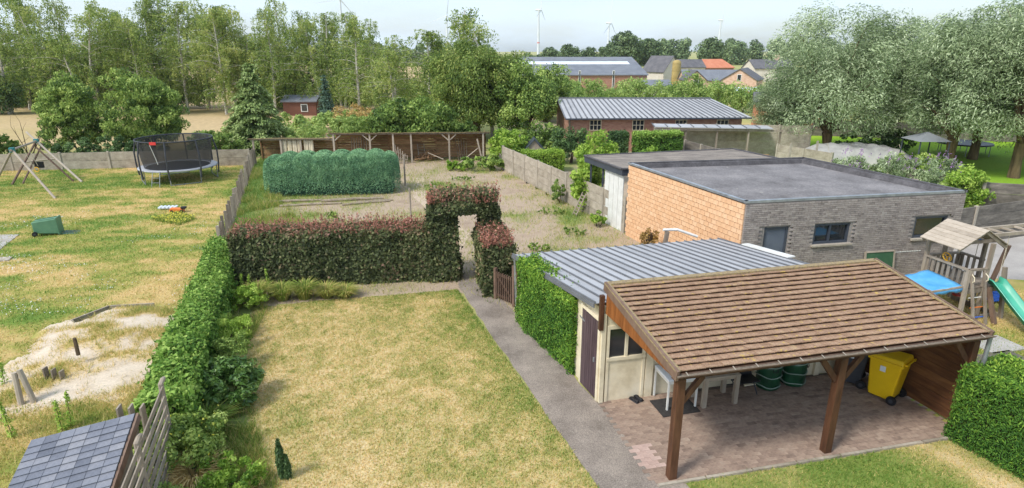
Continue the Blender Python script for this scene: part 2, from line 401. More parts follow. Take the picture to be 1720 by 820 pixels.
pmat('dark_concrete', [S(74, 70, 64), S(108, 102, 94), S(146, 138, 126)], 1.8, (.7, .7, 3.0), .9, .35, rnd=.35, fine=.15)
pmat('concrete_post', [S(140, 132, 118), S(182, 172, 156)], 4, (1, 1, 1), .9, .3, rnd=.3)
pmat('zinc', [S(148, 149, 151), S(164, 165, 167), S(176, 177, 179)], 1.1, (1, 1, 1), .6, .05, metal=.0, spec=.4, rnd=.45, fine=.03)
pmat('zinc_seam', [S(92, 94, 98), S(116, 118, 122)], 2, (1, 1, 1), .6, .05, metal=.0, rnd=.3)
pmat('cream_paint', [S(196, 182, 152), S(218, 206, 178), S(226, 216, 192)], 2, (1, 1, 1), .7, .12, fine=.04)
pmat('white_paint', [S(200, 200, 194), S(224, 224, 220)], 3, (1, 1, 1), .5, .06)
pmat('purple_boards', [S(58, 46, 50), S(84, 68, 72), S(98, 82, 84)], 5, (2, 2, .3), .6, .2, rnd=.45)
pmat('roof_tile', [S(120, 94, 73), S(146, 117, 94), S(160, 131, 107), S(170, 146, 114)], 7, (1, 1, 1), .9, .5, rnd=.30, fine=.26, spots=(S(186, 158, 88), 10, .63))
pmat('slate_tile', [S(88, 92, 102), S(116, 119, 128), S(140, 140, 144)], 5, (1, 1, 1), .65, .25, rnd=.75, fine=.1)
pmat('tile_moss', [S(110, 96, 76), S(150, 132, 104), S(166, 150, 90)], 20, (1, 1, 1), .95, .6)
pmat('gutter_moss', [S(96, 88, 76), S(140, 128, 112)], 20, (1, 1, 1), .95, .6)
pmat('orange_block', [S(208, 162, 122), S(220, 178, 138), S(228, 192, 156)], 3, (1, 1, 1), .9, .4, bscale=25, rnd=.5, fine=.12)
pmat('orange_mortar', [S(150, 110, 82), S(170, 130, 98)], 3, (1, 1, 1), .95, .3)
pmat('grey_brick', [S(108, 101, 97), S(142, 133, 127), S(158, 149, 142), S(172, 163, 155)], 9, (1, 1, 1), .95, .4, rnd=.5, fine=.12, spec=.15)
pmat('grey_mortar', [S(134, 128, 123), S(150, 144, 138)], 9, (1, 1, 1), .95, .3)
pmat('anthracite', [S(56, 62, 72), S(70, 76, 86)], 2, (1, 1, 1), .45, .03, spec=.4)
pmat('door_grey', [S(82, 90, 104), S(100, 108, 120)], 1.5, (1, 1, 1), .4, .03, spec=.4)
pmat('roof_felt', [S(102, 99, 99), S(122, 119, 119), S(138, 134, 133)], .9, (1, 1, 1), .95, .5, bscale=14, fine=.2, spec=.1, spots=(S(150, 146, 140), 5, .66))
pmat('roof_felt_warm', [S(104, 98, 92), S(130, 122, 114), S(150, 141, 130)], 1.2, (1, 2.5, 1), .95, .4, bscale=12, fine=.18, spec=.1)
pmat('roof_felt_dark', [S(70, 68, 70), S(98, 96, 98)], 2, (1, 1, 1), .95, .5, fine=.2)
pmat('paving_brick', [S(108, 93, 84), S(142, 122, 108), S(156, 136, 120), S(166, 149, 133)], 2.5, (1, 1, 1), .95, .4, rnd=.38, fine=.16, spec=.15)
pmat('paving_brick_pale', [S(168, 142, 130), S(188, 164, 152)], 2.5, (1, 1, 1), .95, .4, rnd=.4, fine=.12)
pmat('paving_joint', [S(104, 94, 84), S(126, 115, 102)], 6, (1, 1, 1), 1, .4)
pmat('sand_path', [S(168, 150, 130), S(192, 174, 152)], 6, (1, 1, 1), 1, .5)
pmat('asphalt', [S(116, 107, 98), S(138, 128, 118), S(154, 143, 131)], 1.2, (1, 1, 1), 1.0, .6, bscale=45, fine=.34, spec=.1, spots=(S(172, 164, 152), 26, .68))
pmat('pale_asphalt', [S(150, 145, 140), S(172, 167, 160)], .9, (1, 1, 1), .95, .3, bscale=40, fine=.12)
pmat('slab', [S(150, 146, 140), S(176, 172, 166)], 2, (1, 1, 1), .9, .3)
pmat('black_plastic', [S(24, 24, 26), S(38, 38, 42)], 3, (1, 1, 1), .5, .05)
pmat('grey_plastic', [S(54, 56, 62), S(68, 70, 76)], 3, (1, 1, 1), .5, .05)
pmat('yellow_plastic', [S(222, 178, 14), S(236, 196, 26)], 2, (1, 1, 1), .4, .03, spec=.4)
pmat('green_plastic', [S(78, 118, 92), S(104, 142, 112)], 2, (1, 1, 1), .5, .05)
pmat('dark_green_plastic', [S(48, 82, 62), S(66, 100, 78)], 2, (1, 1, 1), .5, .05)
pmat('slide_green', [S(52, 150, 122), S(86, 176, 148)], 1.5, (1, 1, 1), .3, .02, spec=.5)
pmat('bag_green', [S(14, 52, 34), S(28, 82, 54)], 4, (1, 1, 1), .35, .5, bscale=9, spec=.5)
pmat('bag_band', [S(120, 140, 128), S(150, 166, 154)], 4, (1, 1, 1), .5, .05)
pmat('tarp_blue', [S(72, 150, 206), S(104, 178, 226)], 3, (1, 1, 1), .45, .35, bscale=7)
pmat('crate_blue', [S(36, 84, 176), S(52, 104, 196)], 3, (1, 1, 1), .45, .05)
pmat('rope', [S(170, 160, 140), S(200, 190, 170)], 20, (1, 1, 1), .9, .2)
pmat('orange_rung', [S(210, 110, 40), S(226, 130, 60)], 3, (1, 1, 1), .5, .02)
pmat('red_plastic', [S(196, 52, 52), S(212, 72, 66)], 3, (1, 1, 1), .5, .02)
pmat('yellow_wheel', [S(214, 158, 42), S(230, 176, 60)], 3, (1, 1, 1), .4, .02)
pmat('chalk_green', [S(48, 84, 58), S(70, 104, 76)], 2, (1, 1, 1), .7, .05)
pmat('steel', [S(130, 134, 138), S(170, 174, 178)], 4, (1, 1, 1), .4, .05, metal=.5)
pmat('rim_pad', [S(150, 152, 156), S(176, 178, 182)], 3, (1, 1, 1), .6, .15)
pmat('teal_metal', [S(40, 110, 116), S(60, 140, 140)], 3, (1, 1, 1), .5, .05)
pmat('red_brick', [S(138, 98, 82), S(162, 122, 104), S(178, 142, 124)], 3, (1, 1, 3), .9, .3, bscale=20, fine=.15)
pmat('pale_brick', [S(176, 140, 118), S(200, 168, 146), S(214, 186, 166)], 1.2, (1, 1, 3), .9, .3, fine=.1)
pmat('cream_wall', [S(196, 186, 172), S(214, 206, 194)], 1.2, (1, 1, 1), .9, .1)
pmat('far_roof_grey', [S(104, 108, 116), S(124, 128, 134)], .6, (1, 1, 1), .8, .1, fine=.06)
pmat('far_roof_dark', [S(84, 84, 88), S(108, 106, 108)], .9, (1, 1, 1), .85, .15, fine=.08)
pmat('far_roof_orange', [S(184, 112, 84), S(200, 134, 104)], .9, (1, 1, 1), .85, .15, fine=.08)
pmat('skylight', [S(206, 214, 222), S(226, 232, 238)], 1, (1, 1, 1), .5, .02)
pmat('silo_ochre', [S(150, 130, 76), S(180, 160, 104)], .8, (1, 1, 1), .7, .1)
pmat('turbine_white', [S(202, 206, 212), S(214, 218, 222)], .1, (1, 1, 1), .6, 0)
pmat('turbine_red', [S(206, 120, 120), S(210, 130, 128)], .1, (1, 1, 1), .6, 0)
pmat('orange_wall', [S(184, 108, 80), S(202, 134, 104)], .7, (1, 1, 1), .9, .2)
pmat('brown_hut', [S(98, 64, 52), S(124, 84, 68)], 2, (1, 1, 4), .8, .2, rnd=.4)
pmat('canvas', [S(196, 182, 152), S(222, 210, 184)], 3, (1, 1, 1), .9, .2)
pmat('grey_tarp', [S(140, 138, 136), S(170, 168, 164), S(184, 182, 178)], 1.2, (1, 1, 1), .5, .5, bscale=4)
pmat('gazebo_grey', [S(112, 116, 120), S(132, 136, 140)], 1, (1, 1, 1), .7, .05)
pmat('rubber_mat', [S(48, 46, 46), S(66, 64, 62)], 12, (1, 1, 1), .95, .5, bscale=90)
pmat('log', [S(120, 108, 92), S(166, 152, 134)], 6, (1, 1, 1), .95, .6)
def glass(name, tint=(.02, .025, .03, 1)):
    m, n, b = newmat(name); b.inputs['Base Color'].default_value = tint; b.inputs['Roughness'].default_value = .06
    b.inputs['Specular IOR Level'].default_value = .8; return m
glass('glass'); glass('glass_far', (.03, .035, .04, 1))
def netmat(name, col, alpha):
    m, n, b = newmat(name); b.inputs['Base Color'].default_value = col; b.inputs['Roughness'].default_value = .8
    tr = node(n, 'ShaderNodeBsdfTransparent'); mx = node(n, 'ShaderNodeMixShader', {'Fac': alpha})
    n.links.new(tr.outputs[0], mx.inputs[1]); n.links.new(b.outputs[0], mx.inputs[2]); n.links.new(mx.outputs[0], n.nodes['Material Output'].inputs['Surface']); return m
netmat('net', S(52, 50, 50), .70)

leafmat('lf_birch', [S(70, 90, 44), S(106, 126, 62), S(138, 152, 80), S(166, 168, 100)], None, .4, hue=.2)
leafmat('lf_willow', [S(74, 90, 60), S(112, 128, 90), S(146, 160, 122), S(180, 190, 156)], None, .3, hue=.1)
leafmat('lf_mid', [S(58, 80, 40), S(94, 118, 56), S(132, 152, 76), S(164, 178, 100)], None, .35, hue=.15)
leafmat('lf_dark', [S(48, 70, 42), S(74, 98, 56), S(100, 122, 72)], None, .25, hue=.15)
leafmat('lf_bright', [S(76, 108, 42), S(112, 142, 52), S(148, 170, 74), S(172, 188, 98)], None, .4)
leafmat('lf_ivy', [S(48, 76, 32), S(82, 114, 46), S(118, 146, 66), S(150, 170, 90)], None, .3, .6, .15)
leafmat('lf_beech', [S(56, 62, 44), S(82, 92, 58), S(106, 110, 74), S(128, 110, 90), S(154, 118, 104)], [0, .3, .55, .78, 1], .3, .6, .15)
leafmat('lf_red_shoot', [S(104, 88, 64), S(152, 104, 88), S(176, 124, 110)], None, .35)
leafmat('lf_yew', [S(40, 72, 30), S(74, 110, 42), S(112, 144, 54), S(156, 178, 74)], None, .25, .6, .15)
leafmat('lf_blue', [S(66, 102, 74), S(96, 134, 98), S(128, 162, 120), S(158, 188, 144)], None, .2)
leafmat('lf_conifer', [S(70, 90, 48), S(106, 126, 72), S(140, 154, 98)], None, .2)
leafmat('lf_spruce', [S(40, 62, 52), S(70, 94, 78), S(100, 122, 104)], None, .2)
leafmat('lf_far', [S(68, 86, 58), S(96, 114, 76), S(122, 138, 96)], None, .2, hue=.15)
leafmat('lf_field_shrub', [S(84, 112, 54), S(124, 146, 76), S(160, 174, 104)], None, .35, hue=.25)
leafmat('lf_purple', [S(130, 96, 140), S(164, 130, 172)], None, .3)
leafmat('lf_yellow', [S(190, 176, 60), S(220, 204, 90)], None, .3)
leafmat('lf_brown', [S(110, 88, 50), S(160, 134, 80), S(190, 166, 110)], None, .2)
leafmat('lf_rhodo', [S(44, 72, 34), S(82, 112, 52), S(124, 146, 80)], None, .2, .35, .5)
leafmat('grass_mix', [S(194, 170, 124), S(186, 166, 112), S(156, 150, 84), S(112, 132, 58), S(90, 118, 48)], [0, .35, .55, .78, 1], .35)
leafmat('white_bloom', [S(220, 222, 206), S(236, 238, 226)], None, .2)
# hedge cores coloured dark for the shade inside; beech also colours real twigs
pmat('twigs', [S(40, 44, 26), S(64, 66, 40)], 9, (1, 1, 1), 1, .8)
pmat('dark_core_blue', [S(44, 70, 58), S(62, 92, 76)], 9, (1, 1, 1), 1, .8)
pmat('beech_core_and_twigs', [S(40, 38, 30), S(66, 58, 46)], 9, (1, 1, 1), 1, .8)

U = Vector((.977, .213, 0)); W = Vector((-.335, .942, 0))      # across and along the garden
ORD = ['first', 'second', 'third', 'fourth', 'fifth', 'sixth', 'seventh', 'eighth', 'ninth', 'tenth', 'eleventh', 'twelfth',
       'thirteenth', 'fourteenth', 'fifteenth', 'sixteenth', 'seventeenth', 'eighteenth', 'nineteenth', 'twentieth']

# ================================================================ THE GROUND
pmat('far_ground', [S(120, 132, 74), S(150, 150, 90), S(184, 164, 110)], .05, (1, 1, 1), 1, .2, bscale=3, fine=.1)
mb = MB(); mb.add([(-3000, -200, 0), (3000, -200, 0), (3000, 4000, 0), (-3000, 4000, 0)], [(0, 1, 2, 3)])
structure(mb.build('ground', MATS['far_ground']))
groundmat('lawn_ground', [S(208, 188, 148), S(194, 176, 130), S(162, 154, 98), S(124, 138, 70), S(102, 124, 56)], [0, .25, .5, .78, 1], 22, .55)
groundmat('neighbour_ground', [S(198, 168, 122), S(182, 160, 106), S(146, 144, 76), S(112, 132, 60), S(94, 120, 52)], [0, .28, .5, .75, 1], 14, .4)
groundmat('soil_ground', [S(146, 128, 110), S(168, 150, 130), S(162, 146, 122), S(136, 142, 88), S(104, 130, 66)], [0, .25, .45, .66, 1], 16, .35)
groundmat('field_ground', [S(176, 152, 116), S(182, 160, 122), S(166, 150, 104), S(124, 132, 76)], [0, .4, .65, 1], 2, .35)
groundmat('green_lawn_ground', [S(150, 172, 56), S(134, 166, 48), S(112, 152, 46)], [0, .5, 1], 6, .4)
groundmat('sand_ground', [S(204, 190, 170), S(192, 176, 154), S(196, 172, 120), S(158, 152, 84), S(120, 140, 66)], [0, .3, .5, .75, 1], 20, .4)

def patch_lawn(x, y):
    p = .20 + .50 * (fnoise(x * .45 + 3, y * .38 + 8, 4, .55) - .38) + .30 * (fnoise(x * 1.6, y * 1.4 + 5, 3, .6) - .5) + .55 * (fnoise(x * 5.3, y * 4.6 + 5, 3, .7) - .5)
    e = (x - (-1.72)) * .946 + (y - 18.15) * .325           # distance left of the path edge (negative inside)
    p = p + .26 * np.exp(-np.abs(e) / .7) + .20 * np.exp(-((x + .6) ** 2 / 7 + (y - 13.5) ** 2 / 16))
    return np.clip(p + .35 * np.exp(-np.abs(y - (18.2 + .2 * (x + 1.7))) / .5) * (fnoise(x, y) > .45), 0, 1)
def patch_neighbour(x, y):
    p = .50 + 1.1 * (fnoise(x * .28 + 13, y * .5 + 2, 4, .6) - .5) + .75 * (fnoise(x * 1.5, y * 2.2 + 5, 3) - .5)
    p = p + .25 * np.exp(-np.abs(y - 35.5) / 2.5) - .12 * np.exp(-((y - 24) / 4) ** 2)
    return np.clip(p, 0, 1)
def patch_soil(x, y):
    p = .36 + .85 * (fnoise(x * .55 + 31, y * .55 + 12, 4, .6) - .5) + .3 * (fnoise(x * 2.5, y * 2.5, 3) - .5)
    dl = (x + 9.6) * .946 + (y - 19.5) * .325               # distance right of the picket fence
    p = p + .75 * np.exp(-np.maximum(dl, 0) / 1.3) * (y > 19) + .3 * np.exp(-((x + 7) ** 2 / 3 + (y - 23.5) ** 2 / 5))
    p = p + .35 * np.exp(-((x + 3.4) ** 2 / 5 + (y - 34) ** 2 / 3)) + .4 * np.exp(-((x - 2.6) ** 2 / .5 + (y - 26.5) ** 2 / 4))
    return np.clip(p, 0, .95)
LAWN = [(-7.63, 16.41), (-6.82, 16.85), (-5.49, 17.22), (-4.08, 17.5), (-1.75, 18.04), (1.47, 8.89), (3.1, 4.2), (-6.0, 4.2), (-5.01, 8.81), (-5.31, 10.57), (-6.92, 13.57)]
NEIGH = [(-60, 4), (-6.0, 4), (-6.9, 9), (-7.9, 12), (-9.8, 18.2), (-11.4, 23.3), (-17.3, 40.6), (-17.3, 41.5), (-32, 38.5), (-60, 34)]
SOIL = [(-9.9, 17.3), (-7.6, 16.7), (-1.9, 18.0), (.1, 16.2), (.2, 16.7), (6.9, 18.2), (4.75, 24.2), (-.5, 38.5), (-1.4, 43.5), (-18, 43.5), (-17.4, 40.6)]
def fn(f): return f
sheet('neighbour_lawn', NEIGH, .004, .22, patch_neighbour, MATS['neighbour_ground'], .1)
sheet('plot_soil', SOIL, .004, .14, patch_soil, MATS['soil_ground'], .12, lambda x, y: .03 * (fnoise(x * 1.2, y * 1.2, 3) - .5) * 0)
sheet('border_soil', [(-8.4, 17.0), (-7.42, 16.33), (-6.77, 13.57), (-5.19, 10.57), (-4.0, 4.2), (-6.9, 4.2), (-7.2, 9)], .008, .15, lambda x, y: np.clip(patch_soil(x, y) * .3 + .62, 0, 1), MATS['soil_ground'])
sheet('lawn', LAWN, .012, .09, patch_lawn, MATS['lawn_ground'], .07)
# the field behind the birches and the gardens to the right
sheet('field', [(-160, 43), (-18, 43.2), (-14, 46), (-6, 60), (2, 130), (0, 330), (-420, 330), (-420, 60)], .004, 2.0,
      lambda x, y: np.clip(.25 + .9 * (fnoise(x * .03 + 3, y * .06, 4) - .45) + .5 * np.exp(-np.abs(y - 45) / 3) + .45 * np.exp(-np.abs(y - 78) / 3), 0, 1), MATS['field_ground'], 2)
sheet('back_garden_ground', [(-1.2, 43), (-.5, 38.6), (4.9, 24.3), (16, 26), (14, 48), (25, 60), (0, 70)], .004, .5, lambda x, y: np.clip(.35 + (fnoise(x * .3, y * .3) - .4) * 1.2, 0, 1), MATS['soil_ground'], .3)
GL = [(17.5, 28.6), (26.9, 31.3), (34, 24), (80, 20), (90, 70), (25, 62), (16, 40)]
sheet('green_lawn', GL, .006, .8, lambda x, y: np.clip(fnoise(x * .25, y * .4) * 1.1, 0, 1), MATS['green_lawn_ground'], .2)
YARD = [(9.2, 9.2), (20, 4), (30, 14), (20.5, 26), (14.6, 19.2), (7.2, 17.5), (8.3, 13)]
sheet('play_yard_grass', YARD, .004, .2, lambda x, y: np.clip(.5 + .9 * (fnoise(x * .5 + 77, y * .5) - .5) + .3 * (fnoise(x * 2, y * 2) - .5), 0, 1), MATS['neighbour_ground'], .1)
FRONT = [(3.05, 8.93), (8.55, 10.16), (9.1, 9.6), (13, 4.2), (4.6, 4.2)]
def patch_front(x, y): return np.clip(.78 + .8 * (fnoise(x * .8 + 5, y * .8 + 30, 4) - .5) - .6 * np.exp(-np.abs((x - 8.3) * .85 + (y - 9.4) * .5) / .5), .05, 1)
sheet('front_lawn', FRONT, .012, .09, patch_front, MATS['lawn_ground'], .05)
# drive beside the grey building, asphalt path beside the lawn
mb = MB(); mb.prism([(14.6, 19.3), (15.4, 19.2), (17.1, 18.9), (20, 15.8), (30, 13), (32, 20), (22.4, 26.6), (13.0, 26.2)], -.05, .012); structure(mb.build('drive', MATS['pale_asphalt']))
def ribbon(L_, R_, z):
    def sub(Q): return [(Q[i][0] + (Q[i + 1][0] - Q[i][0]) * k / 8 + random.uniform(-.035, .035), Q[i][1] + (Q[i + 1][1] - Q[i][1]) * k / 8) for i in range(len(Q) - 1) for k in range(8)] + [Q[-1]]
    L_, R_ = sub(L_), sub(R_); mb = MB(); n = len(L_); mb.add([(p[0], p[1], z) for p in L_] + [(p[0], p[1], z) for p in R_], [(i, i + n, i + n + 1, i + 1) for i in range(n - 1)]); return mb
pl = [(-1.76, 18.9), (-1.74, 18.6), (-1.70, 18.15), (-.55, 14.8), (.62, 11.4), (1.50, 8.85), (3.15, 4.0)]
prr = [(-.95, 19.0), (-.85, 18.6), (-.30, 17.2), (.65, 14.8), (1.9, 11.4), (3.15, 8.75), (4.75, 4.0)]
structure(ribbon(pl, prr, .016).build('asphalt_path', MATS['asphalt']))
structure(ribbon([(-3.0, 19.6), (-2.4, 24), (-5.2, 31.0), (-6.0, 36)], [(-2.2, 19.7), (-1.7, 24.1), (-4.5, 31.1), (-5.3, 36)], .010).build('plot_path', MATS['sand_path']))
structure(MB().prism([(-1.2, 19.5), (-.5, 19.5), (4.9, 20.6), (4.8, 20.9), (-.6, 19.95)], -.02, .012).build('plot_edging', MATS['sand_path']))

# paved floor under the carport: bricks one by one
PA0 = Vector((2.55, 8.90, 0)); uu = Vector((.975, .222, 0)); vv = Vector((-.222, .975, 0))
pf = structure(MB().prism([(2.2, 8.86), (9.0, 10.36), (8.42, 12.98), (1.8, 11.55), (2.35, 9.6)], -.03, .012).build('patio', MATS['paving_joint']))
bm_ = MB().box((0, 0, 0), (.196, .096, .05)).mesh('paving_brick')
bl = []; pale = []
poly = [(2.55, 8.90), (9.0, 10.37), (8.4, 12.9), (1.92, 11.5), (2.2, 10.2)]
for j in range(34):
    for i in range(-4, 36):
        c = PA0 + uu * ((i + (.5 if j % 2 else 0)) * .2 + .1) + vv * (j * .1 + .05)
        if bool(inpoly(np.array([c.x]), np.array([c.y]), poly)[0]):
            M_ = Matrix.Translation((c.x, c.y, -.001 + random.uniform(-.003, .003))) @ Matrix.Rotation(math.atan2(.222, .975) + random.uniform(-.012, .012), 4, 'Z') @ Matrix.Rotation(random.uniform(-.012, .012), 4, 'X')
            (pale if 2.25 < c.x + .25 * (c.y - 9.6) < 2.78 and 9.35 < c.y < 10.02 else bl).append((c.length, M_))
bl.sort(key=lambda q: q[0]); pieces(pf, 'paving_brick', bm_, [q[1] for q in bl], MATS['paving_brick'], 300 - len(pale), 'paving_field')
pieces(pf, 'paving_brick', MB().box((0, 0, 0), (.196, .096, .05)).mesh('pale_paving_brick'), [q[1] for q in pale], MATS['paving_brick_pale'])
kb = MB()
for k in range(7): kb.box(PA0 + uu * (.46 + k * .93 + .0) + vv * -.06, (.90, .06, .10), math.atan2(.222, .975))
structure(kb.build('patio_kerb', MATS['concrete']))

# ---- short grass and weeds
def grass_on(name, poly, n, patch, h, wd, label, gain=1.0, thr=None, z=.01, lean=.6):
    p = scatter(poly, n); t = patch(p[:, 0], p[:, 1]) * gain + rng.normal(size=len(p)) * .22
    if thr is not None:
        k = t > thr; p = p[k]; t = t[k]
    hh = h * (.6 + .7 * np.clip(t, 0, 1))
    return stuff(blades(name, np.c_[p, np.full(len(p), z)], hh, wd, t, MATS['grass_mix'], None, lean), label, 'grass')
grass_on('lawn_grass', LAWN, 200000, patch_lawn, .042, .018, 'short dry yellow grass of the back lawn')
grass_on('front_grass', FRONT, 50000, patch_front, .045, .016, 'short green grass in front of the carport')
grass_on('neighbour_grass', [(-36, 9), (-7, 9), (-9.8, 18.2), (-17.3, 40.4), (-40, 38)], 230000, patch_neighbour, .055, .03, 'patchy dry and green grass of the neighbouring lawn')
grass_on('plot_weeds', SOIL, 110000, patch_soil, .13, .02, 'green weeds growing on the bare vegetable plot', 1.0, .50, lean=.5)
grass_on('yard_grass', [(9.2, 10.2), (15, 9), (19, 16), (14.6, 19.2), (8.0, 15)], 60000, lambda x, y: .52 + .9 * (fnoise(x * .5 + 77, y * .5) - .5), .05, .02, 'dry grass around the play tower')
p = scatter([(-9.9, 18.8), (-8.2, 18.8), (-6.5, 22.0), (-10, 27), (-16.5, 39), (-17.3, 40)], 24000)
kk = fnoise(p[:, 0] * .9, p[:, 1] * .9 + 3) > .5
stuff(blades('tall_grass', np.c_[p[kk], np.full(kk.sum(), 0)], .28, .025, .70 + rng.normal(size=kk.sum()) * .2, MATS['grass_mix'], None, .35), 'tall light green grass along the inside of the picket fence', 'grass')
p = scatter([(-30, 16), (-9.5, 16), (-12, 27), (-34, 30)], 9000); kk = fnoise(p[:, 0] * .6 + 9, p[:, 1] * .9) > .6; p = p[kk]
stuff(leaves('clover_flowers', np.c_[p, np.full(len(p), .07)], np.tile([0, 0, 1.], (len(p), 1)), .035, .03, rng.random(len(p)), MATS['white_bloom']), 'tiny white clover flowers in the neighbouring lawn', 'flowers')

# ---- the sand heap at the left
def sand_z(x, y):
    q = np.exp(-(((x + 10.6) / 2.3) ** 2 + ((y - 14.6) / 2.0) ** 2)); return .36 * q + .09 * (fnoise(x * 1.5, y * 1.5, 3) - .5) * np.clip(q * 3, 0, 1) - .05 * (1 - np.clip(q * 6, 0, 1))
SAND = [(-10.76, 10.17), (-11.88, 12.43), (-12.42, 14.91), (-11.42, 16.16), (-9.3, 16.08), (-8.33, 13.57), (-7.73, 10.99), (-7.0, 9.3), (-7.6, 8.0), (-11.5, 8.6)]
patch_sand = lambda x, y: np.clip(.24 + 1.5 * (fnoise(x * 1.1 + 21, y * 1.2 + 4, 4, .65) - .45) + .25 * (fnoise(x * 3, y * 3) - .5) + .5 * np.exp(-((x + 13) ** 2 / 2 + (y - 11) ** 2 / 3)) + .38 * (1 - np.clip(1.7 * np.exp(-(((x + 10.2) / 3.0) ** 2 + ((y - 13.4) / 3.3) ** 2)), 0, 1)), 0, 1)
sheet('sand_heap', SAND, .03, .1, patch_sand, MATS['sand_ground'], .7, sand_z)
p = scatter(SAND, 60000); t = patch_sand(p[:, 0], p[:, 1]) + rng.normal(size=len(p)) * .15; kk = t > .48; p = p[kk]; t = t[kk]
stuff(blades('sand_weeds', np.c_[p, .0 + sand_z(p[:, 0], p[:, 1])], .13, .016, t - .25 * (rng.random(len(p)) < .5), MATS['grass_mix'], None, .5), 'dry weeds and grass tufts on the sand heap', 'weeds')

BORD = [(-8.9, 17.4), (-7.29, 16.67), (-6.67, 13.57), (-5.17, 10.57), (-4.07, 8.81), (-3.4, 6), (-6.3, 6), (-6.6, 9.4), (-7.4, 12.8)]
p = scatter(BORD, 30000); kk = fnoise(p[:, 0] * 1.3 + 4, p[:, 1] * 1.3) > .40; p = p[kk]
stuff(blades('border_grass', np.c_[p, np.zeros(len(p))], .20 * (.3 + fnoise(p[:, 0] * 2, p[:, 1] * 2)), .018, .72 + rng.normal(size=len(p)) * .22, MATS['grass_mix'], None, .5), 'green grass and seedlings growing through the left border', 'grass')

p = scatter([(-16.27, 26.41), (-14.55, 25.44), (-14.36, 26.62), (-15.73, 27.68)], 1500)
stuff(blades('toy_weeds', np.c_[p, np.zeros(len(p))], .16, .03, .8 + rng.normal(size=len(p)) * .2, MATS['grass_mix'], None, .5), 'green weed patch in front of the orange toy', 'weeds')
p = p[:420]
stuff(leaves('yellow_weed_flowers', np.c_[p, rng.uniform(.1, .2, len(p))], np.tile([0, 0, 1.], (len(p), 1)), .06, .05, rng.random(len(p)), MATS['lf_yellow']), 'yellow flowers on the weed patch before the orange toy', 'flowers')

# ================================================================ FENCES AND WALLS
def concrete_fence(name, label, a, b, h, bays, rows, mp, ms, z0=0, lean=0):
    a = Vector((a[0], a[1], z0)); b = Vector((b[0], b[1], z0)); t = thing(name, label, 'fence', a)
    d = (b - a); L_ = d.length; d.normalize(); rz = math.atan2(d.y, d.x); bw = L_ / bays
    pm = MB().box((0, 0, h / 2), (.12, .13, h + .06)).mesh('post'); sm = MB().box((0, 0, 0), (bw - .10, .05, h / rows - .012)).mesh('panel')
    pieces(t, 'post', pm, [Matrix.Translation(a + d * bw * i + V(0, 0, random.uniform(-.02, .02))) @ Matrix.Rotation(rz, 4, 'Z') @ Matrix.Rotation(random.uniform(-.012, .012), 4, 'X') for i in range(bays + 1)], ms)
    pieces(t, 'panel', sm, [Matrix.Translation(a + d * bw * (i + .5) + V(random.uniform(-.006, .006), random.uniform(-.006, .006), (j + .5) * h / rows)) @ Matrix.Rotation(rz + random.uniform(-.004, .004), 4, 'Z') @ Matrix.Rotation(random.uniform(-.006, .006), 4, 'Y') for i in range(bays) for j in range(rows)], mp)
    return t
concrete_fence('concrete_fence', 'weathered concrete panel fence between vegetable plot and grey building', (4.72, 24.45), (-.57, 38.5), 1.52, 8, 4, MATS['concrete'], MATS['concrete_post'])
concrete_fence('concrete_wall', 'low concrete panel wall behind the swing set and trampoline', (-46, 36.2), (-17.5, 40.2), 1.08, 10, 2, MATS['concrete'], MATS['concrete_post'])
concrete_fence('concrete_fence', 'tall dark stained concrete fence right of the grey building', (14.75, 21.6), (24.5, 25.2), 1.55, 3, 4, MATS['dark_concrete'], MATS['concrete_post']).location.z = 0
concrete_fence('concrete_fence', 'low grey concrete fence in front of the green lawn under willows', (21.3, 33.9), (23.4, 28.6), 1.2, 3, 3, MATS['dark_concrete'], MATS['concrete_post'])
concrete_fence('concrete_fence', 'low grey concrete fence right of the round green shrub', (21.9, 27.6), (32, 24.2), 1.5, 5, 3, MATS['dark_concrete'], MATS['concrete_post'])
concrete_fence('concrete_fence', 'dark concrete fence slanting away behind the flat roof', (11.8, 41.5), (14.9, 29.5), 1.5, 6, 3, MATS['dark_concrete'], MATS['concrete_post'])
concrete_fence('concrete_fence', 'pale tall concrete wall under the corrugated lean-to roof', (10.3, 44.2), (21.0, 43.0), 2.3, 5, 4, MATS['concrete'], MATS['concrete_post'])
concrete_fence('concrete_fence', 'grey concrete fence left of the tarpaulin covered heap', (17.6, 40.2), (19.4, 36.6), 1.4, 2, 3, MATS['concrete'], MATS['concrete_post'])

# picket fence between the two gardens
t = thing('picket_fence', 'row of grey weathered wooden stakes between the two gardens', 'fence', (-9.9, 18.9, 0))
for i in range(25):
    s = i / 24; x = -10.75 + (-17.3 + 10.75) * s; y = 21.2 + (40.4 - 21.2) * s; h = 1.12 + random.uniform(-.08, .12)
    lx, ly = random.uniform(-.05, .05), random.uniform(-.05, .05)
    m_ = MB(); q = Matrix.Rotation(R(19 + random.uniform(-8, 8)), 3, 'Z')
    hw, hd = .055, .04
    pts = [V(-hw, -hd, -.1), V(hw, -hd, -.1), V(hw, hd, -.1), V(-hw, hd, -.1), V(-hw + lx, -hd + ly, h), V(hw + lx, -hd + ly, h), V(hw + lx, hd + ly, h), V(-hw + lx, hd + ly, h)]
    m_.hexa([q @ p + V(x, y, 0) for p in pts]); m_.build('stake', MATS['grey_wood'], t)
for z in (.30, .85):
    MB().bar((-10.75, 21.2, z), (-17.3, 40.4, z), .012, .012).build('rail', MATS['grey_wood'], t)

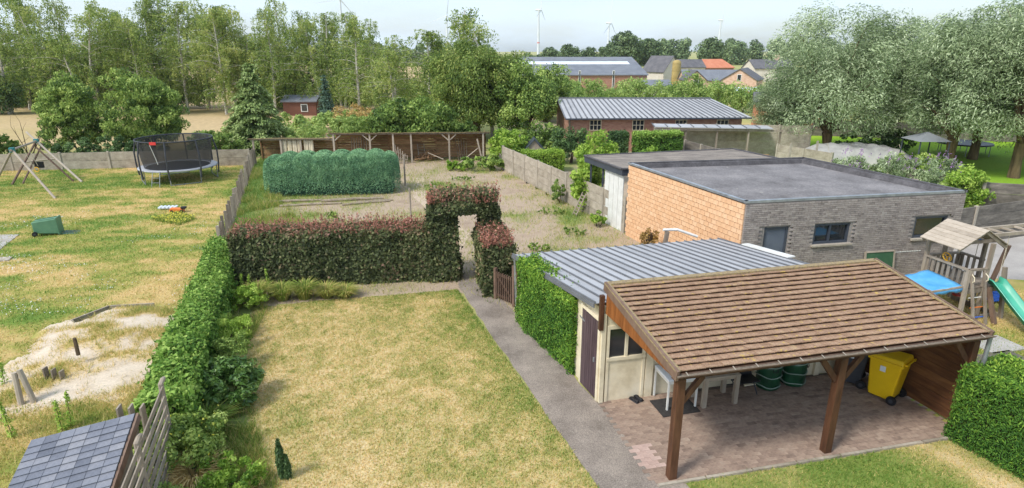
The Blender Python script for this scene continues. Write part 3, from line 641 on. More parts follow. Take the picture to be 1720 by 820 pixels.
# ================================================================ GREY BUILDING
FL = V(7.01, 17.67, 0); FR = V(14.62, 19.12, 0); BL = V(4.72, 24.2, 0); BR = V(12.31, 25.47, 0); HT = 2.97
gb = thing('flat_roof_building', 'grey brick flat roofed building with an orange block side wall', 'building', FL)
def inset(q, k): 
    c = (FL + FR + BL + BR) / 4; return q + (c - q).normalized() * k
ring = [FL, FR, BR, BL]
mb = MB(); mb.prism([tuple(inset(q, .16)) for q in ring], 0, HT - .3); mb.build('wall_core', MATS['grey_mortar'], gb)
# parapet ring with sloping felt upstand inside
mb = MB()
for i in range(4):
    a, b = ring[i], ring[(i + 1) % 4]; a2, b2 = inset(a, .42), inset(b, .42)
    ai, bi = inset(a, .12), inset(b, .12)
    mb.hexa([ai + V(0, 0, HT - .32), bi + V(0, 0, HT - .32), b2 + V(0, 0, HT - .32), a2 + V(0, 0, HT - .32), ai + V(0, 0, HT - .002), bi + V(0, 0, HT - .002), b2.lerp(bi, .5) + V(0, 0, HT - .01), a2.lerp(ai, .5) + V(0, 0, HT - .01)])
mb.build('parapet', MATS['roof_felt_dark'], gb)
MB().prism([tuple(inset(q, .2)) for q in ring], HT - .24, HT - .17).build('roof', MATS['roof_felt'], gb)
for i in range(4):      # metal coping
    a, b = ring[i], ring[(i + 1) % 4]; d = (b - a).normalized(); p_ = V(d.y, -d.x, 0)
    MB().bar(a + V(0, 0, HT + .012) - d * .04 + p_ * -.02, b + V(0, 0, HT + .012) + d * .04 * (i % 2) + p_ * -.02, .13, .07).build('coping', MATS['steel'] if i in (0, 3) else MATS['roof_felt_dark'], gb)
# front wall: grey bricks around the openings
fd = (FR - FL); FLEN = fd.length; fd.normalize(); fn_ = V(fd.y, -fd.x, 0); frz = math.atan2(fd.y, fd.x)
def fs(px_x, z): return FL + fd * px_x + V(0, 0, z)
OPEN = [(.72, 1.55, 0, 2.15), (2.45, 3.70, 1.50, 2.16), (6.06, 7.28, 1.50, 2.21)]      # door, two windows (along, from FL)
bk = MB().box((0, 0, 0), (.2, .05, .055)).mesh('brick')
bl = []
for j in range(45):
    z = .035 + j * .0645
    for i in range(-1, 38):
        x0_ = max(.004, i * .21 + (.105 if j % 2 else 0)); x1_ = min(FLEN - .004, i * .21 + (.105 if j % 2 else 0) + .2); s = (x0_ + x1_) / 2
        if x1_ - x0_ < .03 or z > HT - .05: continue
        if any(o[0] - .1 < s < o[1] + .1 and o[2] - .03 < z < o[3] + .03 for o in OPEN): continue
        bl.append(Matrix.Translation(fs(s, z) + fn_ * (.03 + random.uniform(-.004, .003))) @ Matrix.Rotation(frz + random.uniform(-.01, .01), 4, 'Z') @ Matrix.Scale((x1_ - x0_) / .2, 4, (1, 0, 0)))
pieces(gb, 'brick', bk, bl, MATS['grey_brick'], 0, 'front_bricks')
# mortar plate behind the bricks, split around openings
mb = MB()
def plate(s0, s1, z0, z1): mb.hexa([fs(s0, z0) - fn_ * .10, fs(s1, z0) - fn_ * .10, fs(s1, z0) - fn_ * -.012, fs(s0, z0) - fn_ * -.012][::-1] + [fs(s0, z1) - fn_ * .10, fs(s1, z1) - fn_ * .10, fs(s1, z1) + fn_ * .012, fs(s0, z1) + fn_ * .012][::-1])
edges = [0.0]; 
for o in OPEN: edges += [o[0], o[1]]
edges.append(FLEN)
for i in range(0, len(edges), 2): plate(edges[i], edges[i + 1], 0, HT - .03)
for o in OPEN:
    plate(o[0], o[1], o[3], HT - .03)
    if o[2] > 0: plate(o[0], o[1], 0, o[2])
mb.build('front_wall', MATS['grey_mortar'], gb)
# right side wall
d = (BR - FR); RL_ = d.length; d.normalize(); mb = MB().bar(FR + V(-.06, 0, HT / 2 - .02), BR + V(-.06, 0, HT / 2 - .02), .12, HT - .06); mb.build('side_wall', MATS['grey_brick'], gb)
mb = MB().bar(BL + V(0, -.06, HT / 2 - .02), BR + V(0, -.06, HT / 2 - .02), .12, HT - .06); mb.build('rear_wall', MATS['grey_brick'], gb)
# door
dr = MB().box(fs(1.135, 1.06) - fn_ * .07, (.74, .05, 2.0), frz).build('door', MATS['door_grey'], gb)
fb = MB()
for s_ in (.755, 1.515): fb.box(fs(s_, 1.06) - fn_ * .05, (.07, .09, 2.12), frz)
fb.box(fs(1.135, 2.11) - fn_ * .05, (.69, .09, .07), frz); fb.build('door_frame', MATS['anthracite'], dr)
MB().box(fs(1.42, 1.0) - fn_ * .03, (.10, .06, .03), frz).build('handle', MATS['steel'], dr)
for k, o in enumerate(OPEN[1:]):
    s0, s1, z0, z1 = o; sm_ = (s0 + s1) / 2
    wf = MB()
    for s_ in (s0 + .035, s1 - .035): wf.box(fs(s_, (z0 + z1) / 2) - fn_ * .05, (.07, .08, z1 - z0), frz)
    for z_ in (z0 + .035, z1 - .035): wf.box(fs(sm_, z_) - fn_ * .05, (s1 - s0 - .14, .08, .07), frz)
    if k == 0: wf.box(fs(sm_ - .05, (z0 + z1) / 2) - fn_ * .052, (.06, .07, z1 - z0 - .14), frz)
    wo_ = wf.build('window', MATS['anthracite'], gb)
    MB().box(fs(sm_, (z0 + z1) / 2) - fn_ * .075, (s1 - s0 - .13, .012, z1 - z0 - .13), frz).build('pane', MATS['glass'], wo_)
    MB().box(fs(sm_, z0 - .03) + fn_ * .05, (s1 - s0 + .16, .16, .055), frz).build('sill', MATS['concrete_post'], wo_)
for k in range(11):   # row of small white marks on the front wall
    MB().box(fs(5.52 + k * .09, 1.07 + (k % 2) * .004) + fn_ * .058, (.07, .014, .03), frz).build('white_mark', MATS['white_paint'], gb)
# orange block wall
od = (BL - FL); OL = od.length; od.normalize(); on = V(od.y, -od.x, 0) * -1; orz = math.atan2(od.y, od.x)
MB().bar(FL + V(0, 0, HT / 2 - .03) - on * .07, BL + V(0, 0, HT / 2 - .03) - on * .07, .13, HT - .07).build('side_wall', MATS['orange_mortar'], gb)
ob = MB().box((0, 0, 0), (.228, .05, .147)).mesh('block'); bl = []
for j in range(18):
    for i in range(-1, 28):
        x0_ = max(.012, i * .245 + (.1225 if j % 2 else 0)); x1_ = min(OL - .01, i * .245 + (.1225 if j % 2 else 0) + .228); s = (x0_ + x1_) / 2
        if x1_ - x0_ < .03: continue
        bl.append((-(j * .2) + s * .15, Matrix.Translation(FL + od * s + on * (.012 + random.uniform(-.003, .004)) + V(0, 0, .08 + j * .1615)) @ Matrix.Rotation(orz + random.uniform(-.006, .006), 4, 'Z') @ Matrix.Scale((x1_ - x0_) / .228, 4, (1, 0, 0))))
bl.sort(key=lambda q: q[0]); pieces(gb, 'block', ob, [q[1] for q in bl], MATS['orange_block'], 300, 'block_field')
# green chalk board leaning on the front wall
cb = thing('chalk_board', 'green chalk board with pale frame leaning on grey brick wall', 'board', fs(4.88, 0) + fn_ * .3)
M_ = Matrix.Rotation(frz, 3, 'Z') @ Matrix.Rotation(R(-8), 3, 'X')
c0 = fs(4.88, .74) + fn_ * .16
MB().box(c0, (1.02, .02, .80), M=M_).build('board', MATS['chalk_green'], cb)
fr_ = MB()
for sx in (-.53, .53): fr_.box(c0 + M_ @ V(sx, -.012, 0), (.05, .04, .88), M=M_)
for sz in (-.42, .42): fr_.box(c0 + M_ @ V(0, -.012, sz), (1.01, .04, .05), M=M_)
fr_.build('frame', MATS['pale_wood'], cb)
lg = MB(); lg.box(c0 + M_ @ V(-.4, .0, -.60), (.05, .04, .30), M=M_); lg.box(c0 + M_ @ V(.4, .0, -.60), (.05, .04, .30), M=M_); lg.build('feet', MATS['pale_wood'], cb)
# open canopy behind the building
cp = thing('canopy', 'flat felt roofed open canopy with dark fascia behind the grey building', 'canopy', (4.5, 25.5, 0))
q = [V(4.50, 24.55, 0), V(12.4, 26.0, 0), V(10.9, 29.9, 0), V(3.35, 27.9, 0)]
MB().prism([tuple(p) for p in q], 2.40, 2.66).build('roof_edge', MATS['anthracite'], cp)
MB().prism([tuple(p + ((q[0] + q[2]) / 2 - p).normalized() * .1) for p in q], 2.655, 2.68).build('roof', MATS['roof_felt_warm'], cp)
for i in range(4):
    MB().bar(q[i] + V(0, 0, 2.69), q[(i + 1) % 4] + V(0, 0, 2.69), .1, .05).build('roof_trim', MATS['roof_felt_dark'], cp)
for p in ((3.62, 27.5), (4.02, 26.4)): MB().box((p[0], p[1], 1.2), (.08, .08, 2.4)).build('post', MATS['anthracite'], cp)
for k in range(4):
    a = V(4.62, 24.62, 0).lerp(V(4.08, 26.15, 0), k / 4); b = V(4.62, 24.62, 0).lerp(V(4.08, 26.15, 0), (k + 1) / 4)
    MB().bar(a.lerp(b, .03) + V(0, 0, 1.2), b.lerp(a, .03) + V(0, 0, 1.2), .04, 2.39).build('wall_panel', MATS['white_paint'], cp)

# ================================================================ CREAM SHED WITH ZINC ROOF
SA = V(1.88, 11.55, 0); SB = V(8.25, 12.98, 0); SC = V(6.42, 18.02, 0); SD_ = V(.16, 16.55, 0)
sh = thing('garden_shed', 'cream garden shed with grey standing seam metal roof behind the carport', 'shed', SA)
def wall(a, b, z0, z1a, z1b, th, name, m, par, shift=0):
    d = (b - a).normalized(); p_ = V(d.y, -d.x, 0); a2, b2 = a - p_ * shift, b - p_ * shift
    return MB().hexa([a2 + V(0, 0, z0), b2 + V(0, 0, z0), b2 - p_ * th + V(0, 0, z0), a2 - p_ * th + V(0, 0, z0), a2 + V(0, 0, z1a), b2 + V(0, 0, z1b), b2 - p_ * th + V(0, 0, z1b), a2 - p_ * th + V(0, 0, z1a)]).build(name, m, par)
wall(SA, SB, 0, 2.24, 2.24, .1, 'front_wall', MATS['cream_paint'], sh)
wall(SD_ + (SA - SD_).normalized() * .02, SA.lerp(SD_, .02), 0, 1.6, 2.2, .1, 'left_wall', MATS['cream_paint'], sh, .01)
wall(SB, SC, 0, 2.2, 1.6, .1, 'right_wall', MATS['cream_paint'], sh, .01)
wall(SC, SD_, 0, 1.58, 1.58, .1, 'back_wall', MATS['red_brick'], sh)
# metal roof: single trays with raised seams, falling to the back
NL, FLc, NR, FRc = V(1.72, 11.58, 2.32), V(.02, 16.62, 1.68), V(7.9, 13.0, 2.32), V(6.45, 18.15, 1.68)
N_ = 23
for k in range(N_):
    a, b = NL.lerp(NR, k / N_), NL.lerp(NR, (k + 1) / N_); c, d = FLc.lerp(FRc, (k + 1) / N_), FLc.lerp(FRc, k / N_)
    zo = V(0, 0, random.uniform(-.002, .002)); e = (b - a) * .012
    MB().hexa([a + e + V(0, 0, -.02) + zo, b - e + V(0, 0, -.02) + zo, c - e + V(0, 0, -.02) + zo, d + e + V(0, 0, -.02) + zo, a + e + zo, b - e + zo, c - e + zo, d + e + zo]).build('roof_panel', MATS['zinc'], sh)
for k in range(N_ + 1):
    a, d = NL.lerp(NR, k / N_), FLc.lerp(FRc, k / N_)
    MB().bar(a + V(0, 0, .012), d + V(0, 0, .012), .028, .05).build('roof_seam', MATS['zinc_seam'], sh)
MB().bar(FLc + V(0, 0, -.06), FRc + V(0, 0, -.06), .05, .10).build('eaves_board', MATS['zinc_seam'], sh)
MB().bar(NL + V(-.02, 0, -.06), FLc + V(-.02, 0, -.06), .03, .09).build('verge_board', MATS['zinc_seam'], sh)
MB().tube([FLc + V(.06, -.12, -.1), (.13, 16.45, 0)], .035, 10).build('downpipe', MATS['steel'], sh)
MB().bar(FLc + V(.12, -.10, -.12), V(.16, 16.5, -.05), .1, .1).build('corner_post', MATS['brown_post'], sh)
MB().bar(NR.lerp(FRc, .42) + V(.10, 0, .05), NR.lerp(FRc, .78) + V(.10, 0, .05), .24, .03).build('flashing', MATS['white_paint'], sh)
# purple plank door in the left wall
ld = (SD_ - SA).normalized(); ln = V(-ld.y, ld.x, 0)
def ls(s, z, o=0): return SA + ld * s + ln * o + V(0, 0, z)
dr = MB().bar(ls(.10, .96, .015), ls(.84, .96, .015), .03, 1.84).build('door', MATS['purple_boards'], sh)
for k in range(7): MB().bar(ls(.105 + k * .105, .96, .04), ls(.198 + k * .105, .96, .04), .02, 1.84).build('plank', MATS['purple_boards'], dr)
MB().bar(ls(.70, 1.62, .056), ls(.95, 1.66, .056), .012, .03).build('hinge', MATS['steel'], dr)
MB().bar(ls(.16, .95, .06), ls(.20, .95, .06), .03, .10).build('handle', MATS['steel'], dr)
fb = MB(); fb.bar(ls(.0, 1.05, .02), ls(.09, 1.05, .02), .05, 2.1); fb.bar(ls(.85, 1.0, .02), ls(.92, 1.0, .02), .05, 2.0); fb.bar(ls(.0, 1.93, .022), ls(.92, 1.93, .022), .05, .07); fb.build('door_frame', MATS['cream_paint'], dr)
# front: cream half-glazed door and posts
fdv = (SB - SA).normalized(); fnv = V(fdv.y, -fdv.x, 0); srz = math.atan2(fdv.y, fdv.x)
def ss(s, z, o=0): return SA + fdv * s + fnv * o + V(0, 0, z)
wd_ = MB().box(ss(.56, .52, .02), (.86, .04, 1.02), srz).build('panel_door', MATS['cream_paint'], sh)
fb = MB()
for s_ in (.14, .56, .98): fb.box(ss(s_, 1.40, .03), (.06, .06, .72), srz)
fb.box(ss(.56, 1.78, .032), (.90, .06, .08), srz); fb.box(ss(.56, 1.04, .034), (.90, .08, .07), srz)
for s_ in (.14, .98): fb.box(ss(s_, .50, .036), (.06, .05, 1.0), srz)
fb.box(ss(.56, 2.02, .02), (.90, .04, .40), srz)
fb.build('door_frame', MATS['cream_paint'], wd_)
for s_ in (.35, .77): MB().box(ss(s_, 1.41, .012), (.35, .014, .66), srz).build('pane', MATS['glass'], wd_)
MB().box(ss(.03, 1.06, .03), (.09, .08, 2.1), srz).build('corner_trim', MATS['cream_paint'], sh)
MB().box(ss(1.12, 1.06, .03), (.17, .08, 2.1), srz).build('pilaster', MATS['cream_paint'], sh)
MB().box(ss(3.88, 1.06, .03), (.13, .08, 2.1), srz).build('pilaster', MATS['cream_paint'], sh)
MB().box(ss(5.4, 1.06, .03), (.13, .08, 2.1), srz).build('pilaster', MATS['cream_paint'], sh)

# ================================================================ CARPORT
ca = thing('carport', 'open carport with brown plain tile lean-to roof and brown posts', 'carport', (2.85, 9.1, 0))
EL, ER, RLf, RRt = V(2.74, 8.90, 2.20), V(8.98, 10.38, 2.20), V(1.93, 11.50, 2.73), V(8.20, 12.96, 2.73)
ax = (ER - EL); AL = ax.length; ax.normalize(); up_ = (RLf - EL); SL = up_.length; up_.normalize(); nn_ = ax.cross(up_).normalized()
if nn_.z < 0: nn_ = -nn_
NT, NC = 38, 17; tw, tg = AL / NT, SL / NC
sx_ = up_ - ax * up_.dot(ax); sx_.normalize()
tm = MB(); w2 = tw / 2 - .003
tm.hexa([V(-w2, -.01, -.004), V(w2, -.01, -.004), V(w2, tg * 1.25, -.004), V(-w2, tg * 1.25, -.004), V(-w2, -.01, .014), V(w2, -.01, .014), V(w2, tg * 1.25, .008), V(-w2, tg * 1.25, .008)])
tme = tm.mesh('roof_tile'); bl = []
for j in range(NC):
    for i in range(NT + (1 if j % 2 else 0)):
        s = (i + .5 - (.5 if j % 2 else 0)) * tw
        s = min(max(s, tw * .42), AL - tw * .42)
        o = EL + ax * s + up_ * (j * tg) + nn_ * (.061 + random.uniform(-.004, .005))
        B = Matrix((ax, sx_, nn_)).transposed().to_4x4()
        bl.append(Matrix.Translation(o) @ B @ Matrix.Rotation(R(-15.6) + random.uniform(-.012, .012), 4, 'X') @ Matrix.Rotation(random.uniform(-.02, .02), 4, 'Z') @ Matrix.Rotation(random.uniform(-.012, .012), 4, 'Y'))
pieces(ca, 'roof_tile', tme, bl, MATS['roof_tile'], 300, 'roof_tile_field')
MB().hexa([EL - nn_ * .03, ER - nn_ * .03, RRt - nn_ * .03, RLf - nn_ * .03, EL + nn_ * .012, ER + nn_ * .012, RRt + nn_ * .012, RLf + nn_ * .012]).build('roof_deck', MATS['dark_boards'], ca)
MB().bar(RLf + nn_ * .05 - ax * .03, RRt + nn_ * .05 + ax * .03, .14, .05).build('ridge_cap', MATS['tile_moss'], ca)
for a, b in ((EL, RLf), (ER, RRt)):
    sg = -1 if a is EL else 1
    MB().bar(a + ax * sg * .03 - up_ * .06 + nn_ * .0, b + ax * sg * .03 + up_ * .02, .05, .20, nn_).build('barge_board', MATS['brown_fascia'], ca)
    MB().bar(a + ax * sg * .01 - up_ * .02 + nn_ * .075, b + ax * sg * .01 + nn_ * .075, .10, .03, nn_).build('verge_tiles', MATS['tile_moss'], ca)
# gutter with brackets
gp = []
for k in range(7):
    a_ = math.pi + math.pi * k / 6; gp.append((math.cos(a_) * .05, math.sin(a_) * .04))
g0, g1 = EL - ax * .04, ER + ax * .06; gx = V(ax.y, -ax.x, 0)
vs = [g0 + gx * (p[0] + .07) + V(0, 0, p[1] + .012) for p in gp] + [g1 + gx * (p[0] + .07) + V(0, 0, p[1] + .012) for p in gp]
gu = MB().add(vs, [(i, i + 1, i + 8, i + 7) for i in range(6)]).build('gutter', MATS['brown_fascia'], ca)
sm_ = gu.modifiers.new('solid', 'SOLIDIFY'); sm_.thickness = .006
MB().bar(g0 + gx * .07 + V(0, 0, -.012), g1 + gx * .07 + V(0, 0, -.012), .075, .02).build('gutter_debris', MATS['gutter_moss'], ca)
for k in range(15):
    p = g0.lerp(g1, (k + .4) / 15); MB().bar(p + gx * .118 + V(0, 0, .016), p + gx * .03 + V(0, 0, .035), .016, .006).build('gutter_bracket', MATS['concrete_post'], ca)
MB().bar(EL + V(0, 0, -.06) + gx * .0, ER + V(0, 0, -.06), .04, .09).build('fascia', MATS['brown_post'], ca)
bm0 = EL + ax * .0 + V(-.03, .14, -.10); bm1 = ER + V(-.03, .14, -.10)
MB().bar(bm0, bm1, .10, .16).build('beam', MATS['brown_post'], ca)
for k in range(9):
    p = EL.lerp(ER, (k + .5) / 9) + up_ * .1; MB().bar(p - nn_ * .10, p + up_ * (SL - .2) - nn_ * .10, .06, .12, nn_).build('rafter', MATS['brown_post'], ca)
posts = [EL.lerp(ER, .022) + V(-.03, .14, 0), EL.lerp(ER, .523) + V(-.03, .14, 0), EL.lerp(ER, .985) + V(-.03, .14, 0)]
for i, p in enumerate(posts):
    p.z = 0
    po = MB(); po.bar(p + V(0, 0, -.02), p + V(0, 0, 2.03), .15, .15, ax); po.build('post', MATS['brown_post'], ca, bevel=.008)
    for sg in (-1, 1):
        if (i == 0 and sg < 0) or (i == 2 and sg > 0): continue
        MB().bar(p + ax * sg * .06 + V(0, 0, 1.56), p + ax * sg * .42 + V(0, 0, 2.02), .07, .10, V(0, 0, 1)).build('brace', MATS['brown_post'], ca)
# gable cladding, board by board
gb_n = 24
for k in range(gb_n):
    s0, s1 = .04 + .94 * k / gb_n, .04 + .94 * (k + 1) / gb_n
    a, b = EL.lerp(RLf, s0), EL.lerp(RLf, s1); e = (b - a) * .03
    lo = 2.08 + .06 * s0
    o_ = -ax * .012 + ax * .0
    a1, b1 = a + e - nn_ * .08 + o_, b - e - nn_ * .08 + o_
    MB().extr([V(a1.x, a1.y, min(lo, a1.z - .01)), V(b1.x, b1.y, lo), b1, a1], ax * .022).build('cladding_board', MATS['orange_cladding'], ca)
MB().bar(RLf + V(-.06, 0, -.20) - ax * .02, RLf + V(-.06, 0, -.98) - ax * .02, .09, .09, ax).build('ridge_post', MATS['brown_post'], ca)
# board wall at the right end
wa, wb = V(9.02, 10.72, 0), V(8.35, 12.85, 0)
for j in range(10):
    zt = .06 + j * .205
    MB().bar(wa + V(random.uniform(-.008, .008), 0, zt + .10), wb + V(random.uniform(-.008, .008), 0, zt + .10), .035, .195).build('wall_board', MATS['dark_boards'], ca)
for s_ in (.0, .5, 1.0):
    p = wa.lerp(wb, s_) + V(.06, .02, 0); MB().bar(p, p + V(0, 0, 2.05 + .55 * s_), .08, .08, ax).build('wall_post', MATS['brown_post'], ca)
MB().tube([ER + V(.05, -.02, -.05), ER + V(.05, .02, -2.1)], .04, 10).build('downpipe', MATS['steel'], ca)

# ================================================================ THINGS UNDER AND NEAR THE CARPORT
def table(label, px, L_, Wd, h, leg, mat_top, mat_leg, rz, th=.04):
    t = thing('table', label, 'table', px, rz, local=True)
    MB().box((0, 0, h - th / 2), (L_, Wd, th)).build('tabletop', mat_top, t, bevel=.004)
    for sx in (-1, 1):
        for sy in (-1, 1): MB().box((sx * (L_ / 2 - leg / 2 - .005), sy * (Wd / 2 - leg / 2 - .005), (h - th) / 2), (leg, leg, h - th)).build('leg', mat_leg, t)
    a = MB()
    for sy in (-1, 1): a.box((0, sy * (Wd / 2 - leg / 2 - .005), h - th - .04), (L_ - 2 * leg - .02, leg * .5, .07))
    for sx in (-1, 1): a.box((sx * (L_ / 2 - leg / 2 - .005), 0, h - th - .04), (leg * .5, Wd - 2 * leg - .02, .07))
    a.build('apron', mat_leg, t); return t
table('white metal table with thin legs by the cream shed wall', (3.53, 11.54, .03), .70, .66, .74, .035, MATS['skylight'], MATS['white_paint'], R(13))
table('rough pale wooden table with thick legs under the carport', (4.40, 11.60, .03), .84, .56, .72, .09, MATS['pale_wood'], MATS['pale_wood'], R(13), .03)
mt = MB().box((3.49, 11.33, .036), (.86, .64, .014), R(14)).build('door_mat', MATS['rubber_mat']); tag(mt, 'black rubber mat on the bricks beneath the white table', 'mat')
for k, (x, y) in enumerate(((2.66, 11.55), (2.76, 11.62))):
    sc = thing('shoe', ['left black clog of the pair by the cream door', 'right black clog of the pair by the cream door'][k], 'shoe', (x, y, .03), R(35), 'pair of black clogs', local=True)
    m_ = MB(); prof = [(-.13, .030, .05), (-.10, .040, .065), (-.04, .040, .05), (.02, .046, .075), (.08, .045, .068), (.12, .030, .04)]
    vs = []; n_ = 8
    for (yy, hw, ht) in prof: vs += [(math.cos(2 * math.pi * i / n_) * hw, yy, max(0, ht / 2 + math.sin(2 * math.pi * i / n_) * ht / 2)) for i in range(n_)]
    fs_ = [(r_ * n_ + i, r_ * n_ + (i + 1) % n_, (r_ + 1) * n_ + (i + 1) % n_, (r_ + 1) * n_ + i) for r_ in range(5) for i in range(n_)] + [tuple(range(n_))[::-1], tuple(40 + i for i in range(n_))]
    m_.add(vs, fs_); m_.build('upper', MATS['black_plastic'], sc, True)
    MB().box((0, -.005, .008), (.09, .25, .016)).build('sole', MATS['grey_plastic'], sc)
def garden_bag(label, loc):
    t = thing('garden_waste_bag', label, 'waste bag', loc, random.uniform(0, 6), 'green garden waste bags', local=True)
    m_ = MB(); n_ = 28; prof = [(.02, .01), (.24, .01), (.255, .05), (.262, .2), (.255, .36), (.262, .52), (.258, .60), (.245, .60), (.24, .40), (.10, .36), (0.01, .37)]
    m_.lathe(prof, n_); 
    for v in m_.v:
        r_ = math.hypot(v.x, v.y); a_ = math.atan2(v.y, v.x)
        if r_ > .2: f = 1 + .03 * math.sin(a_ * 5 + v.z * 9) + .02 * math.sin(a_ * 11 - v.z * 14); v.x *= f; v.y *= f
    m_.build('bag', MATS['bag_green'], t, True)
    for z in (.10, .34, .59):
        ring = MB(); ring.tube([(.275 * math.cos(2 * math.pi * k / 24), .275 * math.sin(2 * math.pi * k / 24), z + (.015 * math.sin(k) if z < .5 else 0)) for k in range(25)], .012, 6, False); ring.build('band', MATS['bag_band'], t)
    for sg in (-1, 1): MB().tube([(sg * .27, -.06, .58), (sg * .29, -.05, .50), (sg * .29, .05, .50), (sg * .27, .06, .58)], .008, 5).build('handle', MATS['black_plastic'], t)
    return t
garden_bag('left of the two dark green garden waste bags under carport', (5.80, 12.16, .03))
garden_bag('right of the two dark green garden waste bags under carport', (6.44, 12.32, .03))
# folded dark camping chair between table and bags
t = thing('folding_chair', 'dark folded camp chair between wooden table and waste bags', 'chair', (5.12, 12.05, .03), R(13), local=True)
MB().box((0, 0, .50), (.50, .03, .50), M=Matrix.Rotation(R(-10), 3, 'X')).build('backrest', MATS['black_plastic'], t)
MB().box((0, -.18, .36), (.48, .38, .03)).build('seat', MATS['black_plastic'], t)
for sx in (-.25, .25):
    MB().tube([(sx, .12, .78), (sx, -.02, .38), (sx, -.32, 0)], .014, 6).build('leg', MATS['grey_plastic'], t); MB().tube([(sx * .96, -.36, .38), (sx * .96, .20, 0)], .014, 6).build('leg', MATS['grey_plastic'], t)
t = thing('wooden_rack', 'small white wooden rack leaning against the cream shed wall', 'rack', (5.42, 12.20, .03), R(13), local=True)
for sx in (-.12, .12): MB().bar((sx, -.02, 0), (sx, .05, .62), .05, .03).build('side', MATS['cream_paint'], t)
for z in (.04, .3, .56): MB().box((0, z * .11 - .02, z), (.30, .10, .025)).build('shelf', MATS['cream_paint'], t)

def wheelie_bin(name, label, loc, rz, body_m, lid_m, sticker=True):
    t = thing(name, label, 'wheelie bin', loc, rz, local=True)
    b = MB(); b.hexa([V(-.235, -.27, .06), V(.235, -.27, .06), V(.235, .20, .06), V(-.235, .20, .06), V(-.285, -.34, .93), V(.285, -.34, .93), V(.285, .30, .93), V(-.285, .30, .93)])
    b.build('body', body_m, t, bevel=.03)
    for sx in (-.16, .16):
        MB().bar((sx, -.285, .12), (sx * 1.15, -.345, .86), .03, .02, (1, 0, 0)).build('rib', body_m, t)
    r_ = MB(); r_.box((0, -.02, .935), (.61, .70, .05)); r_.build('rim', body_m, t, bevel=.012)
    ld_ = MB(); ld_.hexa([V(-.30, -.385, .962), V(.30, -.385, .962), V(.30, .32, .962), V(-.30, .32, .962), V(-.26, -.34, 1.02), V(.26, -.34, 1.02), V(.26, .29, 1.06), V(-.26, .29, 1.06)])
    lid = ld_.build('lid', lid_m, t, bevel=.02)
    MB().box((0, -.395, .972), (.20, .05, .02)).build('lid_grip', lid_m, lid)
    MB().tube([(-.24, .36, .985), (.24, .36, .985)], .018, 8).build('handle', body_m, t)
    for sx in (-.20, .20): MB().box((sx, .335, .975), (.03, .08, .04)).build('handle_bracket', body_m, t)
    MB().tube([(-.27, .22, .10), (.27, .22, .10)], .014, 6).build('axle', MATS['black_plastic'], t)
    for sx in (-.275, .275):
        wl = MB(); wl.tube([(sx - .025, .22, .10), (sx + .025, .22, .10)], .10, 18); wh = wl.build('wheel', MATS['black_plastic'], t)
        MB().tube([(sx + (.026 if sx > 0 else -.026), .22, .10), (sx + (.032 if sx > 0 else -.032), .22, .10)], .045, 12).build('hub', MATS['grey_plastic'], wh)
    if sticker:
        MB().box((0, -.334, .74), (.14, .004, .06), M=Matrix.Rotation(R(4.6), 3, 'X')).build('sticker', MATS['cream_paint'], t)
        MB().box((.284, -.05, .76), (.004, .11, .13), M=Matrix.Rotation(R(3.3), 3, 'Y')).build('sticker', MATS['skylight'], t)
    return t
wheelie_bin('wheelie_bin', 'bright yellow wheelie bin under the right end of the carport', (8.22, 11.72, .03), R(-142), MATS['yellow_plastic'], MATS['yellow_plastic'])
wheelie_bin('wheelie_bin', 'dark grey wheelie bin behind the yellow one under carport', (7.80, 12.40, .03), R(-120), MATS['grey_plastic'], MATS['black_plastic'])
# overturned green bin on the neighbour's grass
gbn = wheelie_bin('wheelie_bin', 'green wheelie bin lying on its side in the dry grass', (-19.75, 24.2, .36), 0, MATS['green_plastic'], MATS['dark_green_plastic'], False)
zz_ = V(.93, .34, .03).normalized(); yy_ = (V(0, 0, -1) - zz_ * V(0, 0, -1).dot(zz_)).normalized(); xx_ = yy_.cross(zz_)
gbn.rotation_euler = Matrix((xx_, yy_, zz_)).transposed().to_euler(); gbn.location = (-19.75, 24.0, .34)
for ch in gbn.children:
    if ch.name.startswith('lid'):      # the lid lies open on the grass
        Q = Matrix.Rotation(R(-98), 3, 'X'); ch.rotation_euler = Q.to_euler(); hp = Vector((0, .33, .99)); ch.location = hp - Q @ hp

# ================================================================ GARDEN GATE
ga, gbp = V(-.50, 17.30, 0), V(.06, 16.72, 0)
t = thing('garden_gate', 'small grey brown slatted wooden gate beside the beech hedge', 'gate', ga)
gd = (gbp - ga); GLn = gd.length; gd.normalize(); gn = V(gd.y, -gd.x, 0)
for s_, hh in ((0, 1.02), (1, 1.30)):
    p = ga.lerp(gbp, s_); MB().bar(p + V(0, 0, -.02), p + V(0, 0, hh), .09, .09, gd).build('gate_post', MATS['brown_fascia'], t)
for k in range(8):
    p = ga + gd * (.09 + k * (GLn - .18) / 7); MB().bar(p + V(0, 0, .08) + gn * .03, p + V(0, 0, .92 + .015 * (k % 2)) + gn * .03, .055, .02, gd).build('slat', MATS['brown_fascia'], t)
for z in (.18, .84): MB().bar(ga + gd * .05 + V(0, 0, z), gbp - gd * .05 + V(0, 0, z), .03, .08).build('rail', MATS['brown_fascia'], t)
MB().bar(ga + gd * .08 + V(0, 0, .80) + gn * .006, gbp - gd * .08 + V(0, 0, .22) + gn * .006, .025, .07).build('diagonal_brace', MATS['brown_fascia'], t)
